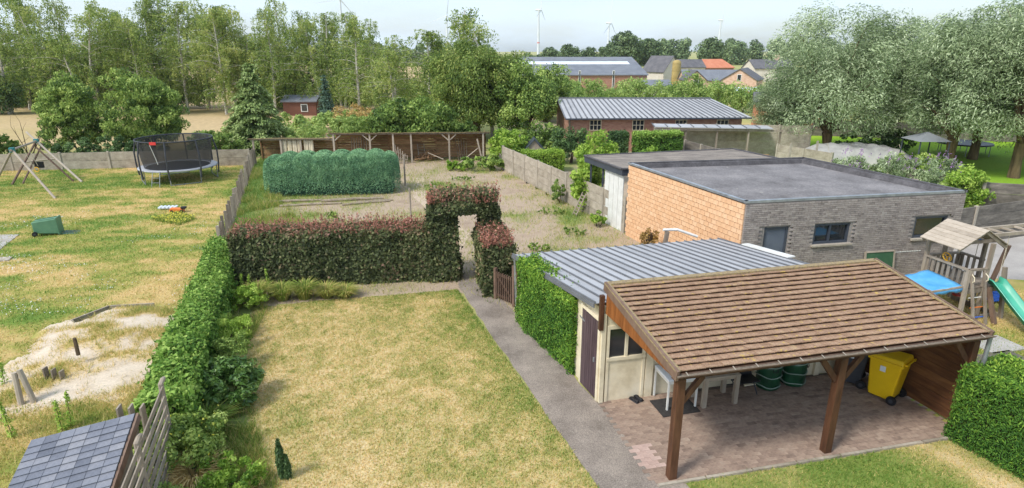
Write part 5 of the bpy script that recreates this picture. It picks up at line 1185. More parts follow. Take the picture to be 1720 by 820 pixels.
# ================================================================ BORDER SHRUBS LEFT OF THE LAWN
bush('rhododendron', 'rounded glossy dark green rhododendron at the left lawn edge', 'shrub', (-6.30, 11.55, 0), (.80, .72, .48), MATS['lf_rhodo'], 5200, .14, .36, k=70, prad=.3, stems=5, squash=.7)
bush('border_shrub', 'loose yellow flowered shrub below the rhododendron in the border', 'shrub', (-6.0, 9.3, 0), (.85, .75, .5), MATS['lf_mid'], 7000, .07, .6, k=80, stems=5, tbase=.6)
bush('border_shrub', 'light green low shrub at the bottom end of the border', 'shrub', (-4.9, 8.7, 0), (.62, .55, .3), MATS['lf_bright'], 4200, .06, .6, k=60, stems=3, tbase=.4)
bush('border_shrub', 'dark green low shrub between slatted screen and border', 'shrub', (-5.9, 7.6, 0), (.8, .8, .42), MATS['lf_mid'], 4200, .07, .6, k=60, stems=3, tbase=.5)
bush('border_shrub', 'feathery yellow green shrub beside the middle of the ivy hedge', 'shrub', (-7.35, 14.2, 0), (.55, .9, .42), MATS['lf_bright'], 4800, .09, .25, k=60, stems=3, tbase=.55, up=1)
bush('border_shrub', 'round light green shrub near the top end of the border', 'shrub', (-7.85, 16.6, 0), (.55, .5, .36), MATS['lf_bright'], 3200, .07, .6, k=50, stems=3, tbase=.5)
bush('border_shrub', 'small feathery shrub in front of the ivy hedge near rhododendron', 'shrub', (-6.75, 12.9, 0), (.5, .7, .42), MATS['lf_mid'], 3200, .08, .4, k=50, stems=3, tbase=.62)
P = scatter([(-5.2, 8.7), (-6.6, 8.8), (-6.9, 10.2), (-5.5, 10.2)], 60); P = np.c_[P, rng.uniform(.5, 1.0, 60)]
stuff(leaves('yellow_flowers', P, np.tile([0, 0, 1.], (60, 1)), .06, .05, rng.random(60), MATS['lf_yellow']), 'small yellow flowers on the border shrubs', 'flowers')
def grass_clump(label, x, y, h, r_, n, tb, group=None, spread=.5):
    a = rng.random(n) * 2 * np.pi; rr = r_ * .4 * np.sqrt(rng.random(n)); b = np.stack([x + np.cos(a) * rr, y + np.sin(a) * rr, 0 * a], 1)
    t = thing('ornamental_grass', label, 'grass', (x, y, 0), 0, group)
    hh = h * rng.uniform(.6, 1.1, n); out = r_ * rng.uniform(.3, 1.1, n)
    mid = b + np.stack([np.cos(a) * out * .45, np.sin(a) * out * .45, hh * .75], 1); tip = b + np.stack([np.cos(a) * out * 1.1, np.sin(a) * out * 1.1, hh * .85], 1)
    wv = np.stack([-np.sin(a), np.cos(a), 0 * a], 1) * .010
    vs = np.concatenate([np.stack([b - wv, b + wv, mid + wv, mid - wv], 1).reshape(-1, 3), np.stack([mid - wv, mid + wv, tip, tip], 1).reshape(-1, 3)])
    ti = np.tile(tb + rng.normal(size=n) * .12, 2)
    npmesh('blades', vs, np.arange(n * 8).reshape(-1, 4), MATS['grass_mix'], t, {'tint': np.clip(ti, 0, 1)}); return t
for k, (px, py, h, tb) in enumerate(((-7.75, 17.15, .62, .66), (-7.05, 17.25, .55, .72), (-6.4, 17.35, .60, .70), (-5.75, 17.45, .45, .60), (-5.2, 17.5, .36, .62))):
    grass_clump(['leftmost tall tuft of ornamental grass in front of beech hedge', 'second grass tuft from the left before the beech hedge', 'middle fountain grass tuft before the beech hedge', 'fourth grass tuft from the left before beech hedge', 'rightmost small grass tuft before the beech hedge'][k], px, py, h, .45, 420, tb, 'ornamental grass tufts along the beech hedge')
grass_clump('straw coloured dry grass tuft in the border by the slatted screen', -5.55, 8.85, .55, .5, 420, .22)
grass_clump('green grass tuft beside the rhododendron', -6.1, 10.5, .5, .5, 420, .8)
# columnar cypress at the lawn's edge
t = thing('columnar_cypress', 'tiny columnar dark cypress standing on the lawn edge', 'cypress', (-4.1, 9.05, 0))
for (dx, h, r_) in ((0, .82, .075), (.10, .50, .06)):
    n = 900; z = rng.random(n) ** .8; a = rng.random(n) * 2 * np.pi; rr = r_ * np.sin(np.pi * np.clip(z * .9 + .1, 0, 1)) ** .6 * rng.uniform(.6, 1.1, n)
    P = np.stack([-4.1 + dx + np.cos(a) * rr, 9.05 + np.sin(a) * rr, z * h], 1); leaves('spray', P, np.stack([np.cos(a), np.sin(a), .2 + 0 * a], 1), .08, .03, .35 + rng.normal(size=n) * .2, MATS['lf_dark'], t, axis=np.tile([0, 0, 1.], (n, 1)), ajit=.3)
# upright weeds
def weed(label, x, y, h, z=0, m='lf_bright', n=150, leaf=.10):
    t = thing('tall_weed', label, 'weed', (x, y, z)); lx, ly = random.uniform(-.1, .1), random.uniform(-.1, .1)
    MB().tube([(x, y, z - .02), (x + lx, y + ly, z + h)], [.008, .004], 5).build('stem', MATS['bark'], t)
    f = rng.random(n); a = rng.random(n) * 6.28; rr = leaf * .6 * (1.1 - f * .7); P = np.stack([x + lx * f + np.cos(a) * rr, y + ly * f + np.sin(a) * rr, z + f * h], 1)
    leaves('foliage', P, np.stack([np.cos(a), np.sin(a), 1 + 0 * a], 1), leaf, leaf * .25, .5 + rng.normal(size=n) * .2, MATS[m], t, axis=np.stack([np.cos(a), np.sin(a), .6 + 0 * a], 1), ajit=.3); return t
for k, (x, y, h, lb) in enumerate(((*(-9.04, 10.47), .75, 'tall green weed left of the slate roof, nearer the sand'), (*(-8.96, 10.61), .85, 'tall green weed just above the slate roof'), (*(-9.88, 10.27), .8, 'tall green weed at the left edge by the slate roof'), (*(-11.53, 12.17), .9, 'tall green weed at the far left beside the pale stakes'),
        (*(-8.13, 17.41), .8, 'pointed green weed before the left end of beech hedge'), (*(-7.53, 17.55), .9, 'taller pointed weed among the ornamental grass tufts'), (*(-8.39, 17.5), .75, 'leafy weed at the corner of ivy and beech hedges'))): weed(lb, x, y, h)

# ================================================================ VEGETABLE PLOT
post('wooden_stake', 'tall wooden stake right of the blue green hedge', *(-6.05, 33.76), 1.75, .05, 'grey_wood')
post('wooden_stake', 'wooden stake rising behind the beech hedge near the arch', *(-4.41, 25.53), 1.65, .045, 'grey_wood')
post('wooden_stake', 'short stake just behind the hedge arch', *(-3.8, 29.18), 1.0, .05, 'grey_wood')
t = thing('log_edging', 'row of weathered logs edging the bed below the blue hedge', 'logs', V(*(-9.14, 29.18), 0))
for (a, b, r_) in (((-12.38, 29.55), (-9.7, 30.05), .07), ((-11.37, 28.82), (-8.47, 29.42), .06), ((-9.62, 29.8), (-6.59, 30.44), .08), ((-8.37, 29.06), (-6.19, 29.92), .06), ((-7.79, 29.67), (-6.08, 30.18), .05)):
    MB().tube([(a[0], a[1], r_ * .8), ((a[0] + b[0]) / 2, (a[1] + b[1]) / 2 + .05, r_), (b[0], b[1], r_ * .8)], [r_, r_ * 1.1, r_ * .85], 8).build('log', MATS['log'], t)
bush('rhubarb_patch', 'broad leaved rhubarb patch in the corner by the open shed', 'plants', (-1.75, 38.6, 0), (1.7, .9, .45), MATS['lf_mid'], 900, .32, .8, k=40, stems=0, tbase=.6, squash=.5)
bush('rhubarb_patch', 'smaller rhubarb clump left of the corner patch', 'plants', (-3.6, 38.3, 0), (.7, .5, .32), MATS['lf_bright'], 320, .26, .8, k=18, stems=0, tbase=.4, squash=.5)
bush('fence_weed', 'tall weeds against the middle of the concrete fence', 'weeds', (2.35, 29.6, 0), (.35, .6, .6), MATS['lf_mid'], 1500, .12, .3, k=26, stems=3, up=1, tbase=.45)
bush('fence_weed', 'small round weed bush at the foot of concrete fence', 'weeds', (3.75, 25.4, 0), (.35, .35, .32), MATS['lf_bright'], 900, .12, .6, k=20, stems=2)
for k, (x, y, r_) in enumerate(((-5.9, 24.8, .5), (-8.1, 26.2, .4), (-4.0, 33.4, .9), (-3.0, 35.2, .8), (-1.6, 31.0, .4), (1.9, 27.6, .7), (2.5, 24.2, .6), (1.0, 22.0, .5))):
    bush('weed_patch', ['leafy weed clump in front of the log edging', 'left leafy weed clump near the log edging', 'low weed patch right of the blue green hedge', 'low weed patch in the far middle of the plot', 'tiny weed clump in the middle of the bare soil', 'weed strip beside the concrete fence', 'low weed clump near the stump by orange wall', 'low weed clump on the soil behind the metal roof'][k], 'weeds', (x, y, 0), (r_, r_ * .7, .14 if k > 1 else .24), MATS['lf_mid'], 420, .12, .4, k=24, stems=0, tbase=.6, up=.6)
# leaning ladder of grey slats on the fence
t = thing('wooden_grate', 'small grey wooden ladder leaning on the concrete fence', 'ladder', (3.0, 27.2, 0))
for s_ in (0, 1):
    MB().bar((2.82 + .12 * s_, 27.35 - .32 * s_, 0), (3.28 + .12 * s_, 27.5 - .32 * s_, 1.05), .05, .03).build('side', MATS['grey_wood'], t)
for k in range(7): f = .1 + k * .13; MB().bar((2.82 + .46 * f, 27.35 + .15 * f, 1.05 * f), (2.94 + .46 * f, 27.03 + .15 * f, 1.05 * f), .03, .05).build('rung', MATS['grey_wood'], t)

# ================================================================ OPEN WOODEN SHED AT THE BACK
os_ = thing('open_shed', 'long open fronted wooden shed with thin roof at the back', 'shed', (-9.5, 41, 0))
A, B_ = V(-17.35, 40.7, 0), V(-1.75, 41.5, 0); od_ = (B_ - A).normalized(); op = V(-od_.y, od_.x, 0); OLn = (B_ - A).length
def oo(s, dpt, z): return A + od_ * s + op * dpt + V(0, 0, z)
SPL = 5.15
for (s0, s1, zf, zb) in ((-.2, SPL + .1, 1.72, 1.40), (SPL - .1, OLn + .3, 2.05, 1.70)):
    n_ = int((s1 - s0) / .8)
    for k in range(n_):
        a, b = s0 + (s1 - s0) * k / n_, s0 + (s1 - s0) * (k + 1) / n_ - .01; j_ = random.uniform(-.015, .015)
        MB().hexa([oo(a, -.35, zf + j_), oo(b, -.35, zf + j_), oo(b, 2.2, zb + j_), oo(a, 2.2, zb + j_), oo(a, -.35, zf + .035 + j_), oo(b, -.35, zf + .035 + j_), oo(b, 2.2, zb + .035 + j_), oo(a, 2.2, zb + .035 + j_)]).build('roof_sheet', MATS['tile_moss'], os_)
    MB().bar(oo(s0 + .1, -.2, zf - .06), oo(s1 - .1, -.2, zf - .06), .06, .10).build('beam', MATS['grey_wood'], os_)
bays = [0, 1.8, 3.6, 5.2, 7.0, 8.8, 10.4, 12.1, 13.9, OLn]
for k in range(len(bays) - 1):
    a, b = bays[k], bays[k + 1]; top = 1.44 if b < 5.5 else 1.77; nrow = 9
    for j in range(nrow):
        z = .10 + j * (top - .1) / nrow
        MB().bar(oo(a + .03, 1.5 + random.uniform(-.02, .02), z + .09), oo(b - .03, 1.5 + random.uniform(-.02, .02), z + .09), .02, (top - .1) / nrow - .015).build('wall_board', MATS['fence_boards'], os_)
    MB().bar(oo(a, 1.46, 0), oo(a, 1.46, top), .09, .09, od_).build('wall_post', MATS['fence_boards'], os_)
for s_, h in ((.1, 1.68), (1.9, 1.68), (3.2, 1.68), (5.4, 2.0), (7.8, 2.0), (9.35, 2.0), (10.55, 2.0), (13.1, 2.0), (15.4, 2.0)):
    MB().bar(oo(s_, -.2, 0), oo(s_, -.2, h), .11, .11, od_).build('front_post', MATS['pale_wood'], os_)
for s_, h in ((5.4, 2.0), (13.1, 2.0), (7.8, 2.0)):
    for sg in (-1, 1): MB().bar(oo(s_, -.2, h - .50), oo(s_ + sg * .48, -.2, h - .08), .06, .07).build('brace', MATS['pale_wood'], os_)
for k in range(3): MB().bar(oo(15.5, -.1 + k * .75, .98), oo(15.5, .6 + k * .75, .98), .03, 1.9).build('side_board', MATS['fence_boards'], os_)
MB().bar(oo(15.35, -.25, .05), oo(15.0, -.15, 1.6), .08, .1).build('side_brace', MATS['grey_wood'], os_)
for k in range(6):
    s_ = 1.95 + k * .33 + (.12 if k > 3 else 0)
    m_ = MB(); vs = []
    for i in range(5):
        for j in range(5): vs.append(oo(s_ + i * .075, -.12 + .04 * math.sin(i * 2.2 + k), 1.62 - (.98 + (.12 * math.sin(i * .8) if True else 0)) * j / 4 * (.9 if k % 2 else 1)))
    m_.add(vs, [(i * 5 + j, i * 5 + j + 1, (i + 1) * 5 + j + 1, (i + 1) * 5 + j) for i in range(4) for j in range(4)]); o_ = m_.build('curtain', MATS['canvas'], os_, True); q_ = o_.modifiers.new('solid', 'SOLIDIFY'); q_.thickness = .01
t = thing('door_panel', 'grey plank door leaning inside the open shed', 'door', oo(7.2, .1, 0))
for k in range(8): MB().bar(oo(6.5 + k * .165, .1 + .02 * (k % 3), .02), oo(6.5 + k * .165, .25, 1.72 + random.uniform(-.12, .06)), .14, .025, od_).build('plank', MATS['grey_wood'], t)
t = thing('leaning_planks', 'bundle of planks leaning inside the open shed at its right end', 'planks', oo(13.8, .5, 0))
for k in range(5): MB().bar(oo(13.7 + k * .13, .3 + .1 * k, 0), oo(13.45 + k * .20, 1.3, 1.55 - .1 * k), .10, .03, od_).build('plank', MATS['grey_wood'], t)
t = thing('leaning_board', 'long pale board propped slantwise before the open shed', 'plank', oo(14.4, -.3, 0)); MB().bar(oo(13.8, -.4, .03), oo(15.1, .2, .95), .09, .03).build('plank', MATS['pale_wood'], t)
t = thing('leaning_board', 'pale board propped against the middle post of the open shed', 'plank', oo(12.0, -.3, 0)); MB().bar(oo(11.6, .3, .62), oo(12.7, -.3, .25), .08, .03).build('plank', MATS['pale_wood'], t)
t = thing('wood_pile', 'heap of sticks and old boards on the open shed floor', 'wood pile', oo(11.3, .5, 0))
for k in range(16): a_ = random.uniform(-.5, .5); MB().bar(oo(10.9 + random.uniform(-.3, 1.2), random.uniform(.1, 1.0), .05 + k * .02), oo(11.4 + random.uniform(-.3, 1.4), random.uniform(.1, 1.0), .08 + k * .03 + random.uniform(0, .3)), .07, .03).build('stick', MATS['fence_boards'], t)
t = thing('grey_steps', 'old grey stepladder lying in the open shed', 'ladder', oo(11.1, .9, 0))
for s_ in (0, .45): MB().bar(oo(10.95 + s_, .8, 0), oo(10.75 + s_, 1.6, 1.2), .05, .03).build('side', MATS['grey_wood'], t)
for k in range(6): f = (k + .6) / 6.6; MB().bar(oo(10.95 - .2 * f, .8 + .8 * f, 1.2 * f), oo(11.40 - .2 * f, .8 + .8 * f, 1.2 * f), .08, .025).build('step', MATS['grey_wood'], t)
t = thing('broken_trellis', 'broken dark trellis leaning beside the tall stake', 'trellis', oo(9.9, -.5, 0))
for k in range(6): MB().bar(oo(9.6 + k * .12, -.5, 0), oo(9.45 + k * .16, -.1, 1.25 - k * .15), .05, .02).build('slat', MATS['grey_wood'], t)
for f in (.3, .7): MB().bar(oo(9.55, -.38, 1.0 * f + .1), oo(10.3, -.42, .55 * f + .1), .03, .04).build('rail', MATS['grey_wood'], t)

# ================================================================ TREES
def make_birch(H_, seed, wid=2.4, mat='lf_birch', n_br=60, dens=1.0, low=.14, stems=1):
    """trunks, limbs and hanging leaf strands; returns three meshes"""
    global rng
    keep = rng; rng = np.random.default_rng(seed); random.seed(seed)
    tm = MB(); lb = MB(); Ps = []; Ns = []; Ts = []
    for s_ in range(stems):
        a0 = random.uniform(0, 6.28); Hs = H_ * (1 if s_ == 0 else random.uniform(.72, .95)); sp = 0 if stems == 1 else random.uniform(.8, 1.9)
        top = V(math.cos(a0) * sp + random.uniform(-.5, .5), math.sin(a0) * sp + random.uniform(-.5, .5), 0); b0 = V(math.cos(a0), math.sin(a0), 0) * (.25 if stems > 1 else 0)
        sway = V(random.uniform(-.5, .5), random.uniform(-.5, .5), 0)
        tr = [b0 + top * (f / 8) ** 1.3 + sway * math.sin(f / 8 * 3.1) * .6 + V(0, 0, Hs * f / 8) for f in range(9)]
        tm.tube(tr, [.15 * (1 - f / 8) ** .8 + .02 for f in range(9)], 7)
        nb = n_br if stems == 1 else int(n_br * .62)
        for b in range(nb):
            f = low + (.99 - low) * ((b + random.random()) / nb) ** .9; k = min(int(f * 8), 7); p = tr[k].lerp(tr[k + 1], f * 8 - k); a = random.uniform(0, 6.283)
            shape = math.sin(math.pi * min(1, .18 + .80 * ((f - low) / (1 - low)) ** .9)) ** .8
            Lb = wid * shape * random.choice((.35, .6, .8, 1.0, 1.0, 1.3)) * random.uniform(.85, 1.15) + .3
            rise = random.uniform(.45, 1.0)
            pts = [p + V(math.cos(a) * Lb * g_, math.sin(a) * Lb * g_, Lb * rise * (g_ - .8 * g_ * g_)) for g_ in (0, .2, .4, .6, .8, 1)]
            lb.tube(pts, [.035 * (1 - i / 6) * (1.2 - f) + .008 for i in range(6)], 4, False)
            tb = random.gauss(0, .15) + .10 * f
            for i in range(2, 6):
                for h_ in range(2 if i < 5 else 3):
                    q = pts[i] + V(random.gauss(0, .25), random.gauss(0, .25), .08); dl = random.uniform(.4, 2.3) * (1.2 - .5 * f); m = int(11 * dens * dl) + 3
                    fr = rng.random(m); sw = rng.normal(size=2) * .22
                    Ps.append(np.stack([q.x + sw[0] * fr + rng.normal(size=m) * .10, q.y + sw[1] * fr + rng.normal(size=m) * .10, q.z + .15 - fr * dl], 1)); Ns.append(rdir(m) * np.array([1, 1, .4])); Ts.append(.42 + tb + rng.normal(size=m) * .18)
    P = np.concatenate(Ps); N = np.concatenate(Ns); T = np.concatenate(Ts); kk = P[:, 2] > .8; P, N, T = P[kk], N[kk], T[kk]
    o = leaves('crown', P, N, .22, .10, T, MATS[mat], None, axis=np.tile([0, 0, -1.], (len(P), 1)), ajit=.6)
    me = o.data; bpy.data.objects.remove(o)
    rng = keep
    return tm.mesh('trunk'), lb.mesh('limbs'), me
def place_tree(name, label, cat, meshes, loc, rz, sc, bark, group=None):
    t = thing(name, label, cat, loc, rz, group, local=True); t.scale = sc
    link('trunk', meshes[0], MATS[bark], t); link('limbs', meshes[1], MATS[bark], t); link('crown', meshes[2], None, t); return t
BV = [make_birch(12.6, 11 + k, (2.2, 2.8, 1.9, 2.5, 3.0, 2.1)[k], n_br=(62, 70, 52, 58, 74, 64)[k], dens=(1.0, 1.2, .8, 1.0, 1.2, 1.0)[k], low=(.14, .2, .1, .24, .16, .12)[k], stems=(1, 2, 1, 3, 1, 2)[k]) for k in range(6)]
bp = [(-69.44, 82.19, 13.95), (-63.95, 78.83, 14.22), (-60.18, 77.26, 13.27), (-57.13, 75.74, 7.78), (-55.76, 76.49, 12.54), (-55.6, 78.83, 13.24), (-52.28, 77.26, 13.52), (-49.24, 75.74, 12.6), (-49.07, 78.83, 12.4), (-45.88, 77.26, 11.08), (-44.52, 78.04, 12.75), (-41.86, 77.26, 13.62), (-41.32, 78.83, 12.66), (-37.11, 75.74, 12.71), (-36.46, 78.83, 13.06), (-34.26, 77.26, 13.47), (-32.34, 78.04, 12.45), (-29.36, 76.49, 11.95), (-28.26, 78.83, 12.36), (-25.27, 78.04, 11.63), (-23.01, 76.49, 11.41), (-21.0, 77.26, 11.32), (-18.7, 75.74, 12.41), (-16.98, 77.26, 10.1)]      # x, y, height
for k, (x, y, h) in enumerate(bp):
    if h < 9: continue
    dy = [0, -4, 3, 5, -2, 6, -5, 2][k % 8]; f = (y + dy) / y; sc = h / 12.6 * (1 + (f - 1) * .6)
    place_tree('birch_tree', 'tall weeping birch, %s from the left in the row along the field' % ORD[k - (1 if k > 3 else 0)] if k < 20 else ['slender birch behind the small blue spruce', 'bushy birch right of the small blue spruce', 'tall birch left of the gap before the willow', 'lowest birch at the right end of the row'][k - 20], 'birch tree', BV[(k * 5 + k // 6 + k // 3) % 6], (x * f, y + dy, 0), random.uniform(0, 6.28), (sc * random.uniform(.95, 1.25), sc * 1.1, sc * random.uniform(.9, 1.06)), 'birch_bark', 'birches along the field')
for k, (x, y, h, lb) in enumerate(((-4.2, 56, 10.7, 'tall thin birch rising above the broad willow'), (-1.5, 53, 9.6, 'birch with pale trunk inside the broad willow'), (-8.0, 58, 9.0, 'birch at the left side of the broad willow'), (-11.5, 60, 8.6, 'lower birch behind the magnolia shrub'))):
    place_tree('birch_tree', lb, 'birch tree', BV[(k + 2) % 6], (x, y, 0), random.uniform(0, 6.28), (h / 12.6 * 1.3, h / 12.6 * 1.3, h / 12.6), 'birch_bark')

def make_willow(seed, R3=(3.6, 3.5, 4.3), zc=5.6, n=26000, mat='lf_willow', k=150, trunk=2.0, leaf=.22, asp=.26, droop=.5, tbase=.5, prad=.25):
    global rng
    keep = rng; rng = np.random.default_rng(seed); random.seed(seed)
    tm = MB().tube([V(0, 0, -.1), V(.05, 0, trunk * .5), V(.0, .05, trunk)], [.34, .27, .34], 10); lb = MB()
    cp = crown_points(R3, k, .62, .35, -.85) + np.array([0, 0, zc])
    for i in range(26):
        q = cp[rng.integers(len(cp))]; m = V(*(np.array([0, 0, trunk]) * .45 + q * .55)) + V(0, 0, .5)
        a = V(random.uniform(-.15, .15), random.uniform(-.15, .15), trunk - .05); pts = limb(lb, a, m, .11, .06, .12, 6); limb(lb, m, q, .06, .015, .15, 5)
    P, N, T = puffs(cp, prad * min(R3) * rng.uniform(.65, 1.45, len(cp)), n // len(cp), .85, inner=.45, tvar=.34, tbase=tbase)
    N2 = N + np.array([0, 0, .5])
    out = P - np.array([0, 0, zc]); out[:, 2] *= .2; axis = unit(out) * .8 + np.array([0, 0, -droop])
    o = leaves('crown', P, N2, leaf, leaf * asp, T, MATS[mat], None, axis=axis, ajit=.6, njit=.7); me = o.data; bpy.data.objects.remove(o)
    rng = keep; return tm.mesh('trunk'), lb.mesh('limbs'), me
WV = [make_willow(31, n=46000), make_willow(32, (3.9, 3.6, 4.2), 5.5, 48000), make_willow(33, (4.8, 4.4, 4.7), 5.3, 62000, trunk=1.6)]
place_tree('willow_tree', 'big rounded silvery willow left of the others, behind the tarpaulin heap', 'willow tree', WV[2], (23.0, 44.5, 0), .4, (1.12, 1.1, 1.02), 'willow_bark', 'silvery willows')
place_tree('willow_tree', 'willow with forked trunk standing behind the round green shrub', 'willow tree', WV[0], (28.0, 38.6, 0), 1.4, (.95, .95, 1.0), 'willow_bark', 'silvery willows')
place_tree('willow_tree', 'willow at the right edge of the picture on the lawn', 'willow tree', WV[1], (30.2, 36.0, 0), 2.9, (1.0, 1.0, 1.05), 'willow_bark', 'silvery willows')
place_tree('willow_tree', 'willow standing farther back between the two trunks on the lawn', 'willow tree', WV[1], (32.4, 42.5, 0), 5.0, (1, 1, 1.02), 'willow_bark', 'silvery willows')
place_tree('willow_tree', 'rear willow filling the gap behind the tarpaulin heap', 'willow tree', WV[0], (28.5, 46.5, 0), 3.9, (1.1, 1.1, .98), 'willow_bark', 'silvery willows')
place_tree('willow_tree', 'small low willow at the left foot of the big rounded one', 'willow tree', WV[0], (20.9, 47.5, 0), 2.2, (.62, .6, .55), 'willow_bark', 'silvery willows')
place_tree('willow_tree', 'tallest willow rising at the top right corner', 'willow tree', WV[2], (37.5, 41, 0), 2.0, (1, 1, 1.12), 'willow_bark', 'silvery willows')
GW = make_willow(41, (4.6, 4.0, 3.3), 4.4, 44000, 'lf_birch', 170, 1.4, .26, .36, 1.3, .42)
place_tree('weeping_willow', 'broad olive green weeping willow in the middle distance', 'willow tree', GW, (-3.0, 52.5, 0), 1.1, (1, 1, 1), 'willow_bark')
GM = make_willow(42, (3.0, 2.8, 2.6), 3.6, 20000, 'lf_mid', 110, 1.4, .22, .6, .3, .5)
place_tree('fruit_tree', 'fresh green tree between weeping willow and brick barn', 'tree', GM, (1.3, 50.0, 0), 0, (.85, .8, 1.0), 'bark')
place_tree('fruit_tree', 'rear green tree in front of the grey warehouse', 'tree', GM, (3.6, 66.0, 0), 2, (1.1, 1, .9), 'bark')

# big shrubs along the wall
bush('hazel_shrub', 'left of two big rounded green shrubs behind the low wall', 'shrub', (-31.0, 43.5, 0), (2.15, 2.0, 2.8), MATS['lf_mid'], 20000, .22, .4, k=190, prad=.2, tbase=.48, tvar=.40, lump=.4, up=1.2)
bush('hazel_shrub', 'right of two big rounded green shrubs behind the low wall', 'shrub', (-25.8, 43.5, 0), (2.5, 2.2, 2.95), MATS['lf_mid'], 22000, .22, .4, k=210, prad=.2, tbase=.48, tvar=.40, lump=.4, up=1.2)
bush('wall_shrub', 'low green shrub right behind the trampoline at the wall', 'shrub', (-20.6, 42.3, 0), (1.7, 1.0, 1.0), MATS['lf_mid'], 5000, .18, .6, k=60, tbase=.4)
bush('wall_shrub', 'low dark shrub behind the wall left of the swing', 'shrub', (-35.3, 40.6, 0), (2.6, 1.2, 1.1), MATS['lf_mid'], 5500, .2, .5, k=70, tbase=.4)
bush('wall_shrub', 'low shrub along the wall under the two big shrubs', 'shrub', (-27.5, 40.9, 0), (4.2, .9, .85), MATS['lf_dark'], 7000, .18, .6, k=90, tbase=.6)
t = thing('bare_tree', 'small bare branching shrub behind the swing set', 'shrub', (-33.5, 42, 0)); mb = MB()
for k in range(4):
    pts = limb(mb, (-33.5 + random.uniform(-.2, .2), 42, 0), (-33.5 + random.uniform(-2, 1.6), 42 + random.uniform(-.8, .8), random.uniform(2.2, 3.6)), .04, .012, .1, 5)
    for q in pts[2:]: limb(mb, q, q + V(random.uniform(-.7, .7), random.uniform(-.3, .3), random.uniform(.2, .8)), .014, .006, .1, 4, 2)
mb.build('branches', MATS['bark'], t)
def conifer(name, label, x, y, h, r_, m, n=6500, tiers=20, leaf=.26):
    t = thing(name, label, 'conifer', (x, y, 0)); MB().tube([(x, y, 0), (x, y, h * .95)], [.12, .02], 7).build('trunk', MATS['bark'], t)
    Ps = []; Ns = []; Ax = []; Ts = []
    for i in range(tiers):
        f = i / (tiers - 1); z = h * (.06 + .92 * f); rr = r_ * (1 - f) ** .85 * random.uniform(.85, 1.1) + .08; nb = max(4, int(11 * (1 - f) + 4))
        for b in range(nb):
            a = random.uniform(0, 6.283); L_ = rr * random.uniform(.7, 1.12); m_ = max(8, int(n / (tiers * 10) * (L_ / r_ + .3) * 1.4)); g_ = rng.random(m_) ** .7
            tb = random.gauss(0, .12)
            sw = rng.normal(size=m_) * .12 * (1 + g_)
            Ps.append(np.stack([x + np.cos(a) * L_ * g_ - np.sin(a) * sw, y + np.sin(a) * L_ * g_ + np.cos(a) * sw, z + .10 * h / 6 - .38 * L_ * g_ ** 1.4 + rng.normal(size=m_) * .06], 1)); Ns.append(np.tile([math.cos(a) * .3, math.sin(a) * .3, 1.], (m_, 1))); Ax.append(np.tile([math.cos(a), math.sin(a), -.5], (m_, 1))); Ts.append(.42 + tb + .42 * g_ + rng.normal(size=m_) * .12)
    P = np.concatenate(Ps); leaves('foliage', P, np.concatenate(Ns), leaf, leaf * .42, np.concatenate(Ts), MATS[m], t, axis=np.concatenate(Ax), ajit=.45, njit=.45); return t
conifer('spruce_tree', 'broad green fir tree left of the open shed', -19.2, 46.0, 6.3, 3.3, 'lf_conifer', 30000, 26, .28)
conifer('spruce_tree', 'small dark blue spruce beside the brown hut', -20.4, 68, 4.7, 1.15, 'lf_spruce', 4000, 16, .28)
bush('magnolia_shrub', 'broad glossy green shrub spreading over the open shed roof', 'shrub', (-7.4, 45.2, 0), (3.5, 1.9, 1.9), MATS['lf_mid'], 11000, .26, .5, k=120, prad=.3, tbase=.42, lump=.25)
bush('pale_shrub', 'low pale pink green shrub behind the open shed roof', 'shrub', (-12.4, 47.5, 0), (1.8, 1.2, 1.25), MATS['lf_field_shrub'], 3600, .2, .4, k=50, tbase=.6)
bush('pale_shrub', 'low yellow green plants behind the left part of the open shed', 'shrub', (-15.6, 46.5, 0), (1.8, 1.1, 1.0), MATS['lf_field_shrub'], 3000, .2, .4, k=50, tbase=.7)
bush('pale_shrub', 'reddish seeding shrub below the small blue spruce', 'shrub', (-14.5, 57, 0), (2.2, 1.5, 1.3), MATS['lf_brown'], 2600, .22, .4, k=50, tbase=.6)
bush('wall_shrub', 'shrubs in the gap between magnolia and weeping willow', 'shrub', (-4.2, 46.5, 0), (1.6, 1.2, 1.2), MATS['lf_mid'], 2600, .22, .5, k=40, tbase=.35)
for k, (x, y, rx, rz, lb) in enumerate(((-62, 74, 4, 2.0, 'dark undergrowth at the far left beneath the birches'), (-54, 76, 3, 1.6, 'dark undergrowth beneath the second birch group'), (-44, 82, 5, 1.8, 'green undergrowth behind the two big rounded shrubs'), (-31, 83, 5, 1.6, 'green undergrowth behind the fir tree'), (-16, 80, 6, 2.4, 'pale undergrowth right of the brown hut'), (-9, 70, 4, 2.2, 'pale green undergrowth behind the magnolia shrub'))):
    bush('undergrowth', lb, 'shrub', (x, y, 0), (rx, 1.6, rz), MATS['lf_dark' if k < 4 else 'lf_field_shrub'], 4200, .32, .5, k=70, prad=.5, stems=2, tbase=.5)

